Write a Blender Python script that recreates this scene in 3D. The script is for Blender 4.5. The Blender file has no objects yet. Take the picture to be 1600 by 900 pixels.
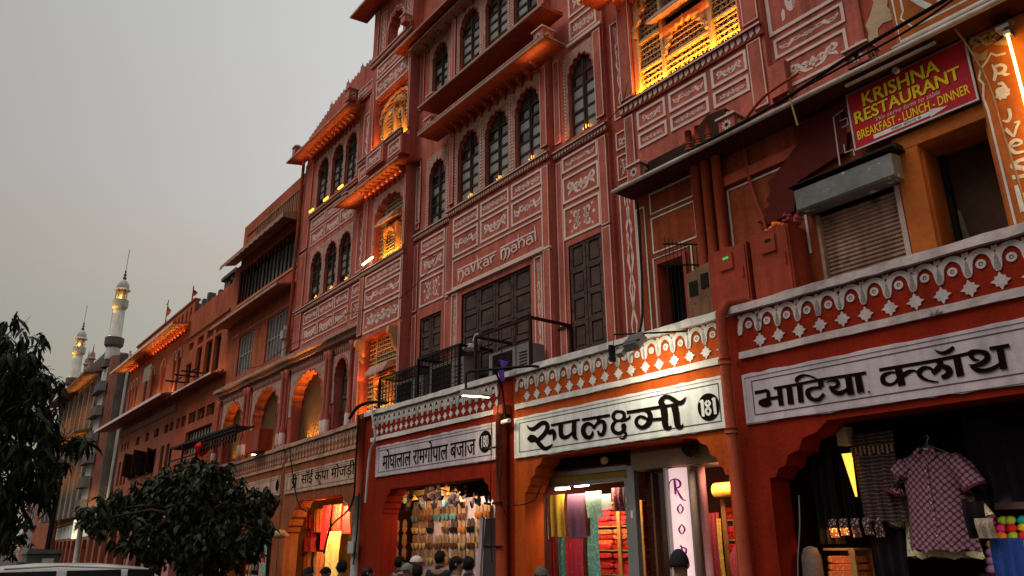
import bpy, math, random
from math import sin, cos, pi, radians, sqrt, atan2, hypot
from mathutils import Vector, Matrix
from mathutils.geometry import tessellate_polygon
random.seed(7)
S = bpy.context.scene
COL = S.collection
# ------------------------------------------------------------------ camera
cam = bpy.data.cameras.new('camera'); camo = bpy.data.objects.new('camera', cam); COL.objects.link(camo)
cam.sensor_width = 36; cam.lens = 1186.3 / 1600 * 36; cam.clip_start = .05; cam.clip_end = 2000
PIT, ROL, YAW = .3247474, -.00865081, .65891306
fw = Vector((-cos(YAW) * cos(PIT), sin(YAW) * cos(PIT), sin(PIT)))
rt = fw.cross(Vector((0, 0, 1))).normalized(); up = rt.cross(fw)
r2 = rt * cos(ROL) + up * sin(ROL); u2 = -rt * sin(ROL) + up * cos(ROL)
M = Matrix((r2, u2, -fw)).transposed().to_4x4(); M.translation = (0, 0, 1.65)
camo.matrix_world = M; S.camera = camo
# ------------------------------------------------------------------ sky and light
S.view_settings.view_transform = 'Standard'; S.view_settings.look = 'None'
S.view_settings.exposure = 0.0; S.view_settings.gamma = 1
W = bpy.data.worlds.new('World'); S.world = W; W.use_nodes = True
nt = W.node_tree; N = nt.nodes; Lk = nt.links
bg = N['Background']
tc = N.new('ShaderNodeTexCoord'); sp = N.new('ShaderNodeSeparateXYZ'); Lk.new(tc.outputs['Generated'], sp.inputs[0])
rp = N.new('ShaderNodeValToRGB'); Lk.new(sp.outputs['Z'], rp.inputs[0])
e = rp.color_ramp.elements
e[0].position = 0.0; e[0].color = (.30, .265, .20, 1)
e[1].position = .9; e[1].color = (.50, .51, .49, 1)
for p_, c_ in ((.18, (.345, .315, .25, 1)), (.26, (.375, .360, .295, 1)), (.33, (.44, .39, .335, 1)), (.41, (.455, .44, .41, 1)), (.52, (.475, .462, .448, 1)), (.65, (.485, .49, .465, 1))):
    q = e.new(p_); q.color = c_
sky = N.new('ShaderNodeTexSky'); sky.sky_type = 'NISHITA'; sky.sun_disc = False
sky.sun_elevation = radians(56); sky.sun_rotation = radians(128); sky.dust_density = 3
skm = N.new('ShaderNodeMix'); skm.data_type = 'RGBA'; skm.blend_type = 'ADD'; skm.inputs[0].default_value = .008
Lk.new(rp.outputs[0], skm.inputs[6]); Lk.new(sky.outputs[0], skm.inputs[7])
cn = N.new('ShaderNodeTexNoise'); cn.inputs['Scale'].default_value = 2.2; cn.inputs['Detail'].default_value = 3
Lk.new(tc.outputs['Generated'], cn.inputs[0])
cmr = N.new('ShaderNodeMapRange'); cmr.inputs[3].default_value = .92; cmr.inputs[4].default_value = 1.08; Lk.new(cn.outputs[0], cmr.inputs[0])
hg = N.new('ShaderNodeMapRange'); Lk.new(sp.outputs['Y'], hg.inputs[0]); hg.inputs[1].default_value = -.05; hg.inputs[2].default_value = .45; hg.inputs[3].default_value = .95; hg.inputs[4].default_value = 1.45
hm_ = N.new('ShaderNodeMath'); hm_.operation = 'MULTIPLY'; Lk.new(hg.outputs[0], hm_.inputs[0]); Lk.new(cmr.outputs[0], hm_.inputs[1])
mx = N.new('ShaderNodeVectorMath'); mx.operation = 'SCALE'; Lk.new(skm.outputs[2], mx.inputs[0]); Lk.new(hm_.outputs[0], mx.inputs['Scale'])
Lk.new(mx.outputs[0], bg.inputs[0]); bg.inputs[1].default_value = .92
sl = bpy.data.lights.new('sun', 'SUN'); sl.energy = 1.5; sl.angle = radians(40); sl.color = (1, .96, .92)
so = bpy.data.objects.new('sun', sl); COL.objects.link(so)
so.rotation_euler = (radians(34), 0, radians(-14))
try:
    S.cycles.max_bounces = 5; S.cycles.diffuse_bounces = 3; S.cycles.glossy_bounces = 2; S.cycles.transmission_bounces = 3
    S.cycles.sample_clamp_indirect = 3; S.cycles.caustics_reflective = False; S.cycles.caustics_refractive = False
    S.cycles.use_denoising = True
except Exception: pass
# ------------------------------------------------------------------ materials
MATS = {}
def mat(name, col, rough=.8, var=.18, scale=1.6, bump=.25, metal=0, streak=.0, spots=None, spot_lo=.62, spot_hi=.66, spec=.08, dirt=0, island=0):
    if name in MATS: return MATS[name]
    m = bpy.data.materials.new(name); m.use_nodes = True; t = m.node_tree; n = t.nodes; l = t.links
    b = n['Principled BSDF']; b.inputs['Roughness'].default_value = rough; b.inputs['Metallic'].default_value = metal
    b.inputs['Specular IOR Level'].default_value = spec
    g = n.new('ShaderNodeNewGeometry')
    def noise(sc, det, vec=None, ro=.6):
        x = n.new('ShaderNodeTexNoise'); x.inputs['Scale'].default_value = sc; x.inputs['Detail'].default_value = det; x.inputs['Roughness'].default_value = ro
        l.new(vec or g.outputs['Position'], x.inputs['Vector']); return x.outputs[0]
    def mr(src, a, b_, c, d):
        x = n.new('ShaderNodeMapRange'); l.new(src, x.inputs[0])
        for i, v in enumerate((a, b_, c, d)): x.inputs[i + 1].default_value = v
        return x.outputs[0]
    def mul(a, b_):
        x = n.new('ShaderNodeMath'); x.operation = 'MULTIPLY'; l.new(a, x.inputs[0]); l.new(b_, x.inputs[1]); return x.outputs[0]
    f = mr(noise(scale, 6), .3, .7, 1 - var, 1 + var)
    f = mul(f, mr(noise(scale * 9, 4), .3, .7, 1 - var * .5, 1 + var * .5))
    if streak:
        mp = n.new('ShaderNodeMapping'); l.new(g.outputs['Position'], mp.inputs[0]); mp.inputs['Scale'].default_value = (7, 7, .7)
        f = mul(f, mr(noise(1, 4, mp.outputs[0]), .42, .7, 1, 1 - streak))
    if island: f = mul(f, mr(g.outputs['Random Per Island'], 0, 1, 1 - island, 1 + island * 1.8))
    sc = n.new('ShaderNodeVectorMath'); sc.operation = 'SCALE'; sc.inputs[0].default_value = col[:3]; l.new(f, sc.inputs['Scale'])
    out = sc.outputs[0]
    if spots:
        mm = n.new('ShaderNodeMix'); mm.data_type = 'RGBA'; l.new(out, mm.inputs[6]); mm.inputs[7].default_value = (*spots, 1)
        l.new(mr(noise(3.1, 8, None, .68), spot_lo, spot_hi, 0, 1), mm.inputs[0]); out = mm.outputs[2]
    l.new(out, b.inputs['Base Color'])
    if bump:
        bp = n.new('ShaderNodeBump'); bp.inputs['Strength'].default_value = bump; bp.inputs['Distance'].default_value = .02
        l.new(noise(scale * 14, 5), bp.inputs['Height']); l.new(bp.outputs[0], b.inputs['Normal'])
    MATS[name] = m; return m
def emit(name, col, st):
    if name in MATS: return MATS[name]
    m = bpy.data.materials.new(name); m.use_nodes = True; b = m.node_tree.nodes['Principled BSDF']
    b.inputs['Base Color'].default_value = (*[c * .3 for c in col], 1)
    b.inputs['Emission Color'].default_value = (*col, 1); b.inputs['Emission Strength'].default_value = st
    MATS[name] = m; return m
def glass(name, col, rough=.08):
    m = bpy.data.materials.new(name); m.use_nodes = True; t = m.node_tree; n = t.nodes; b = n['Principled BSDF']
    b.inputs['Base Color'].default_value = (*col, 1); b.inputs['Roughness'].default_value = rough; b.inputs['Specular IOR Level'].default_value = .8
    g = n.new('ShaderNodeNewGeometry'); x = n.new('ShaderNodeTexNoise'); x.inputs['Scale'].default_value = 5; t.links.new(g.outputs[0], x.inputs['Vector'])
    bp = n.new('ShaderNodeBump'); bp.inputs['Strength'].default_value = .15; bp.inputs['Distance'].default_value = .02
    t.links.new(x.outputs[0], bp.inputs['Height']); t.links.new(bp.outputs[0], b.inputs['Normal'])
    MATS[name] = m; return m
def cloth_mat(name, ca, cb, scale=14, kind='dots', rough=.8, thr=.4):
    m = bpy.data.materials.new(name); m.use_nodes = True; t = m.node_tree; n = t.nodes; l = t.links; b = n['Principled BSDF']
    b.inputs['Roughness'].default_value = rough
    tcn = n.new('ShaderNodeTexCoord')
    if kind == 'dots':
        v = n.new('ShaderNodeTexVoronoi'); v.inputs['Scale'].default_value = scale; src = v.outputs['Distance']; lo, hi = thr, thr + .06
    elif kind == 'grid':
        v = n.new('ShaderNodeTexVoronoi'); v.inputs['Scale'].default_value = scale; v.inputs['Randomness'].default_value = .12; src = v.outputs['Distance']; lo, hi = thr, thr + .1
    elif kind == 'waves':
        v = n.new('ShaderNodeTexWave'); v.bands_direction = 'Z'; v.inputs['Scale'].default_value = scale; v.inputs['Distortion'].default_value = 5; v.inputs['Detail'].default_value = 3; src = v.outputs[0]; lo, hi = thr, thr + .2
    else:
        v = n.new('ShaderNodeTexNoise'); v.inputs['Scale'].default_value = scale; v.inputs['Detail'].default_value = 4; src = v.outputs[0]; lo, hi = thr, thr + .1
    if kind == 'grid':
        mp = n.new('ShaderNodeMapping'); mp.inputs['Rotation'].default_value = (0, radians(38), 0); mp.inputs['Scale'].default_value = (1, .0, 1.0); l.new(tcn.outputs['Object'], mp.inputs[0]); l.new(mp.outputs[0], v.inputs['Vector'])
    else: l.new(tcn.outputs['Object'], v.inputs['Vector'])
    r = n.new('ShaderNodeMapRange'); l.new(src, r.inputs[0]); r.inputs[1].default_value = lo; r.inputs[2].default_value = hi
    mm = n.new('ShaderNodeMix'); mm.data_type = 'RGBA'; l.new(r.outputs[0], mm.inputs[0]); mm.inputs[6].default_value = (*ca, 1); mm.inputs[7].default_value = (*cb, 1)
    l.new(mm.outputs[2], b.inputs['Base Color'])
    MATS[name] = m; return m
RED = mat('terracotta_pink_plaster', (.44, .112, .078), var=.22, streak=.42, bump=.35, spots=(.24, .075, .055), spot_lo=.64, spot_hi=.72)
RED2 = mat('terracotta_dark_trim', (.33, .062, .036), var=.15, streak=.25)
CRM = mat('lime_white_paint', (.64, .46, .40), var=.12, bump=.15)
CRM2 = mat('carved_cream_ornament', (.42, .24, .19), var=.35, scale=7, bump=.8)
SHOP = mat('orange_red_shop_plaster', (.40, .062, .008), var=.16, streak=.3, bump=.35, spots=(.12, .03, .015), spot_lo=.70, spot_hi=.78)
SHOPB = mat('brick_red_shop_plaster', (.23, .015, .004), var=.14, streak=.25, bump=.35, spots=(.10, .02, .012), spot_lo=.70, spot_hi=.78)
SHOPC = mat('faded_brown_shop_plaster', (.26, .075, .03), var=.22, streak=.35, bump=.4, spots=(.12, .05, .03), spot_lo=.64, spot_hi=.76)
WHT = mat('chipped_white_paint', (.62, .57, .52), var=.12, streak=.25, bump=.4, spots=(.20, .14, .12), spot_lo=.66, spot_hi=.70)
WHTB = mat('greying_white_paint', (.50, .40, .38), var=.14, streak=.3, bump=.4, spots=(.14, .08, .08), spot_lo=.65, spot_hi=.69)
SIGNW = mat('sign_board_white', (.66, .64, .61), var=.1, streak=.28, bump=.2, spots=(.38, .34, .32), spot_lo=.70, spot_hi=.78)
SIGNB = mat('sign_board_lilac', (.50, .41, .43), var=.12, streak=.3, bump=.2, spots=(.24, .15, .16), spot_lo=.68, spot_hi=.73)
SIGNC = mat('sign_board_stained_cream', (.50, .32, .23), var=.12, streak=.55, bump=.2, spots=(.22, .10, .06), spot_lo=.62, spot_hi=.76)
INK = mat('black_sign_paint', (.008, .004, .003), rough=.9, spec=.02, var=.3, bump=0)
WIN = mat('dark_window_wood', (.045, .026, .020), rough=.6, var=.3)
DOORM = mat('brown_carved_wood', (.075, .045, .035), rough=.6, var=.35, scale=4, bump=.5)
GLS = glass('sky_grey_window_glass', (.19, .18, .16), .3)  # reflected sky is put into the grey base colour
DGL = glass('dark_window_glass', (.012, .012, .013), .12)
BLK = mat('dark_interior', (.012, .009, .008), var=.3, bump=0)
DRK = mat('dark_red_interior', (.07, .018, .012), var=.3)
IRON = mat('black_iron', (.014, .012, .012), rough=.55, var=.3, bump=.2, metal=.3)
PIPE = mat('painted_red_pipe', (.28, .045, .018), rough=.6, var=.2, streak=.3)
GREY = mat('weathered_grey_metal', (.15, .15, .135), rough=.55, var=.25, spots=(.55, .52, .50), spot_lo=.60, spot_hi=.63)
SLAT = mat('rusty_shutter_metal', (.31, .185, .14), rough=.6, var=.4, streak=.5, spots=(.07, .04, .03), spot_lo=.60, spot_hi=.68)
ORW = mat('ochre_orange_plaster', (.36, .095, .02), var=.2, streak=.2)
SAND = mat('sandy_jali_stone', (.55, .36, .18), var=.1, bump=.1)
GSTONE = mat('grey_jali_stone', (.33, .25, .21), var=.1, bump=.1)
ORB = mat('orange_facade_plaster', (.37, .088, .04), var=.22, streak=.42, scale=.8, spots=(.24, .07, .04), spot_lo=.63, spot_hi=.72)
FARP = mat('weathered_pink_facade', (.33, .10, .06), var=.22, streak=.35, scale=.7)
FARG = mat('grey_bare_concrete', (.12, .095, .08), var=.35, streak=.3, scale=.6)
MWHT = mat('minaret_white_lime', (.50, .46, .41), var=.12, streak=.3)
MGR = mat('minaret_grey_trim', (.12, .095, .085), var=.2)
STEEL = mat('dull_steel', (.32, .31, .30), rough=.4, var=.15, metal=.6, bump=0)
ACW = mat('air_conditioner_beige', (.20, .175, .155), rough=.6, var=.15)
ZWARM = emit('warm_led_glow', (1, .42, .06), 14)
ZYEL = emit('yellow_led_glow', (1, .62, .12), 30)
# ------------------------------------------------------------------ mesh builder
class MB:
    def __init__(s): s.v = []; s.f = []
    def face(s, pts):
        i = len(s.v); s.v += [tuple(p) for p in pts]; s.f.append(tuple(range(i, i + len(pts)))); return s
    def box(s, x0, x1, y0, y1, z0, z1):
        i = len(s.v)
        s.v += [(x, y, z) for z in (z0, z1) for y in (y0, y1) for x in (x0, x1)]
        s.f += [tuple(i + k for k in q) for q in ((0, 2, 3, 1), (4, 5, 7, 6), (0, 1, 5, 4), (1, 3, 7, 5), (3, 2, 6, 7), (2, 0, 4, 6))]
        return s
    def prism(s, poly, a0, a1, ax='y'):
        n = len(poly); i = len(s.v)
        for a in (a0, a1):
            for p in poly:
                s.v.append((p[0], a, p[1]) if ax == 'y' else (a, p[0], p[1]) if ax == 'x' else (p[0], p[1], a))
        for t in tessellate_polygon([[Vector((p[0], p[1], 0)) for p in poly]]):
            s.f.append((i + t[0], i + t[1], i + t[2])); s.f.append((i + n + t[2], i + n + t[1], i + n + t[0]))
        for k in range(n): s.f.append((i + k, i + (k + 1) % n, i + n + (k + 1) % n, i + n + k))
        return s
    def ribbon(s, pts, w, y, d=0, closed=False):
        # flat ribbon in the xz plane, w = width or list; d>0 gives it thickness towards -y
        n = len(pts); L = []; R = []
        for k in range(n):
            a = pts[(k - 1) % n if closed else max(k - 1, 0)]; b = pts[(k + 1) % n if closed else min(k + 1, n - 1)]
            dx, dz = b[0] - a[0], b[1] - a[1]; q = hypot(dx, dz) or 1
            ww = (w[k] if isinstance(w, (list, tuple)) else w) / 2
            if closed and n <= 8:   # mitre for boxes
                p = pts[k]; a = pts[(k - 1) % n]; b = pts[(k + 1) % n]
                u = Vector((p[0] - a[0], p[1] - a[1])).normalized(); v = Vector((b[0] - p[0], b[1] - p[1])).normalized()
                nn = Vector((-u.y, u.x)) + Vector((-v.y, v.x)); nn = nn / max(nn.length_squared, 1e-6) * 2
                L.append((p[0] + nn.x * ww, p[1] + nn.y * ww)); R.append((p[0] - nn.x * ww, p[1] - nn.y * ww)); continue
            L.append((pts[k][0] - dz / q * ww, pts[k][1] + dx / q * ww)); R.append((pts[k][0] + dz / q * ww, pts[k][1] - dx / q * ww))
        i = len(s.v); yy = y - d
        s.v += [(p[0], yy, p[1]) for p in L] + [(p[0], yy, p[1]) for p in R]
        rng = range(n if closed else n - 1)
        for k in rng: s.f.append((i + k, i + n + k, i + n + (k + 1) % n, i + (k + 1) % n))
        if d:
            j = len(s.v); s.v += [(p[0], y, p[1]) for p in L] + [(p[0], y, p[1]) for p in R]
            for k in rng:
                k2 = (k + 1) % n
                s.f.append((i + k, i + k2, j + k2, j + k)); s.f.append((i + n + k2, i + n + k, j + n + k, j + n + k2))
            if not closed:
                s.f.append((i, j, j + n, i + n)); s.f.append((i + n - 1, i + 2 * n - 1, j + 2 * n - 1, j + n - 1))
        return s
    def tube(s, pts, r, n=6, cap=True):
        pts = [Vector(p) for p in pts]; i = len(s.v); m = len(pts); ref = Vector((0, 0, 1))
        for k, p in enumerate(pts):
            t = (pts[min(k + 1, m - 1)] - pts[max(k - 1, 0)]).normalized()
            if abs(t.z) > .9: ref = Vector((1, 0, 0))
            a = t.cross(ref).normalized(); b = t.cross(a)
            rr = r[k] if isinstance(r, (list, tuple)) else r
            for q in range(n): s.v.append(tuple(p + (a * cos(2 * pi * q / n) + b * sin(2 * pi * q / n)) * rr))
        for k in range(m - 1):
            for q in range(n): s.f.append((i + k * n + q, i + k * n + (q + 1) % n, i + (k + 1) * n + (q + 1) % n, i + (k + 1) * n + q))
        if cap: s.f.append(tuple(range(i, i + n))); s.f.append(tuple(range(i + m * n - 1, i + (m - 1) * n - 1, -1)))
        return s
    def lathe(s, prof, n=12, c=(0, 0), sx=1, sy=1):
        i = len(s.v); m = len(prof)
        for r, z in prof:
            for q in range(n): s.v.append((c[0] + sx * r * cos(2 * pi * q / n), c[1] + sy * r * sin(2 * pi * q / n), z))
        for k in range(m - 1):
            for q in range(n): s.f.append((i + k * n + q, i + k * n + (q + 1) % n, i + (k + 1) * n + (q + 1) % n, i + (k + 1) * n + q))
        if prof[-1][0] > 1e-4: s.f.append(tuple(range(i + (m - 1) * n, i + m * n)))
        return s
    def add(s, o, off=(0, 0, 0), sc=1, rz=0):
        i = len(s.v); c, d = cos(rz), sin(rz)
        for x, y, z in o.v: s.v.append((off[0] + sc * (x * c - y * d), off[1] + sc * (x * d + y * c), off[2] + sc * z))
        s.f += [tuple(i + k for k in q) for q in o.f]; return s
    def mesh(s, name, m, smooth=False):
        me = bpy.data.meshes.new(name); me.from_pydata(s.v, [], s.f); me.update()
        if m: me.materials.append(m)
        if smooth:
            for p in me.polygons: p.use_smooth = True
        return me
ORG = {}
def obj(name, me, parent=None, p=(0, 0, 0), sc=None, rot=None):
    """link a mesh; p is in the frame coordinates of the whole thing"""
    o = bpy.data.objects.new(name, me); COL.objects.link(o)
    if parent is not None:
        o.parent = parent; g = ORG[parent.name]; o.location = (p[0] - g[0], p[1] - g[1], p[2] - g[2])
    else: o.location = p
    ORG[o.name] = tuple(p)
    if sc: o.scale = sc if isinstance(sc, tuple) else (sc, sc, sc)
    if rot: o.rotation_euler = rot
    return o
def part(name, mb, m, parent, smooth=False, stuff=False, label=None):
    c = None
    xs = [v[0] for v in mb.v]; ys = [v[1] for v in mb.v]; zs = [v[2] for v in mb.v]
    c = ((min(xs) + max(xs)) / 2, (min(ys) + max(ys)) / 2, min(zs))
    mb.v = [(x - c[0], y - c[1], z - c[2]) for x, y, z in mb.v]
    o = obj(name, mb.mesh(name, m, smooth), parent, c)
    if stuff: o['kind'] = 'stuff'
    if label: o['label'] = label
    return o
def tag(o, label, cat, group=None):
    o['label'] = label; o['category'] = cat
    if group: o['group'] = group
    return o
def thing(name, label, cat, p=(0, 0, 0), frame=None, group=None):
    """an Empty at the thing's base; frame = (x, y, rotz) of the facade frame it is written in"""
    o = bpy.data.objects.new(name, None); COL.objects.link(o); o.empty_display_size = .2
    if frame:
        fx, fy, a = frame; o.location = (fx + p[0] * cos(a) - p[1] * sin(a), fy + p[0] * sin(a) + p[1] * cos(a), p[2]); o.rotation_euler = (0, 0, a)
    else: o.location = p
    ORG[o.name] = tuple(p); tag(o, label, cat, group); return o
def solo(name, mb, m, label, cat, group=None, smooth=False, rotz=None):
    o = part(name, mb, m, None, smooth); tag(o, label, cat, group); return o
def struct(name, mb, m):
    o = obj(name, mb.mesh(name, m)); o['kind'] = 'structure'; return o
def copy_tree(src, loc=None, rotz=None, label=None, parent=None):
    c = src.copy(); COL.objects.link(c)
    if parent is not None: c.parent = parent
    if loc is not None: c.location = loc
    if rotz is not None: c.rotation_euler = (0, 0, rotz)
    if label: c['label'] = label
    for ch in [k for k in src.children]: copy_tree(ch, parent=c)
    return c
def lamp(name, kind, loc, energy, col, size=.1, sy=None, target=None, parent=None, spot=None, rot=None, spread=None):
    l = bpy.data.lights.new(name, kind); l.energy = energy; l.color = col
    if spread: l.spread = radians(spread)
    if kind == 'AREA':
        l.size = size
        if sy: l.shape = 'RECTANGLE'; l.size_y = sy
    elif kind in ('POINT', 'SPOT'): l.shadow_soft_size = size
    if spot: l.spot_size = radians(spot); l.spot_blend = .7
    o = bpy.data.objects.new(name, l); COL.objects.link(o); o.location = loc
    if target is not None:
        o.rotation_euler = (Vector(target) - Vector(loc)).to_track_quat('-Z', 'Y').to_euler()
    if rot: o.rotation_euler = rot
    if parent is not None:
        bpy.context.view_layer.update()
        o.parent = parent; o.matrix_parent_inverse = parent.matrix_world.inverted()
    return o
# ------------------------------------------------------------------ shapes
def rect(x0, x1, z0, z1): return [(x0, z0), (x1, z0), (x1, z1), (x0, z1)]
def arch_poly(x0, x1, z0, zs, z1, n=7, foil=.10, seg=4):
    """cusped arch outline, from bottom left anticlockwise"""
    cx = (x0 + x1) / 2; w = (x1 - x0) / 2; h = z1 - zs
    P = [(x0, z0), (x1, z0)]
    K = n * seg
    for k in range(K + 1):
        t = k / K; a = pi * t
        r = 1 - foil * (1 - abs(sin(n * pi * t))) if foil else 1
        zz = sin(a) ** .85 if 0 < t < 1 else 0
        P.append((cx + w * cos(a) * (r if 0 < t < 1 else 1), zs + h * zz * r + (foil * .6 * h if abs(t - .5) < .02 else 0)))
    return P
def bracket_poly(x0, x1, z0, z1, bw=.62, bh=.5):
    """shop opening with stepped corbel corners"""
    st = [(0, 0), (.10, .0), (.16, .16), (.28, .22), (.34, .42), (.52, .5), (.60, .72), (.82, .80), (1, 1)]
    P = [(x0, z0), (x1, z0)]
    P += [(x1 - a * bw, z1 - bh + b * bh) for a, b in st]
    P += [(x0 + a * bw, z1 - bh + b * bh) for a, b in reversed(st)]
    return P
def wall_mb(outer, holes, y, depth, back=False):
    mb = MB(); loops = [outer] + holes; allp = [p for L in loops for p in L]
    tris = tessellate_polygon([[Vector((p[0], p[1], 0)) for p in L] for L in loops])
    mb.v += [(p[0], y, p[1]) for p in allp]
    mb.f += [tuple(t) for t in tris]
    for L in holes:
        i = len(mb.v); n = len(L)
        mb.v += [(p[0], y, p[1]) for p in L] + [(p[0], y + depth, p[1]) for p in L]
        for k in range(n): mb.f.append((i + k, i + (k + 1) % n, i + n + (k + 1) % n, i + n + k))
    n = len(outer); i = len(mb.v)
    mb.v += [(p[0], y, p[1]) for p in outer] + [(p[0], y + depth, p[1]) for p in outer]
    for k in range(n): mb.f.append((i + k, i + (k + 1) % n, i + n + (k + 1) % n, i + n + k))
    return mb
def rough_strip(x0, x1, y0, y1, z0, z1, jit=.008, step=.16):
    """a plastered ledge with an uneven edge"""
    mb = MB(); n = max(2, int((x1 - x0) / step)); R = random.Random(int(x0 * 100) + 5)
    j = lambda: R.uniform(-jit, jit)
    for k in range(n + 1):
        x = x0 + (x1 - x0) * k / n
        mb.v += [(x, y0 + j(), z0 + j()), (x, y0 + j(), z1 + j()), (x, y1, z1 + j() * .5), (x, y1, z0)]
    for k in range(n):
        for q in range(4): mb.f.append((k * 4 + q, k * 4 + (q + 1) % 4, k * 4 + 4 + (q + 1) % 4, k * 4 + 4 + q))
    mb.f += [(0, 1, 2, 3), (n * 4 + 3, n * 4 + 2, n * 4 + 1, n * 4)]
    return mb
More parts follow.
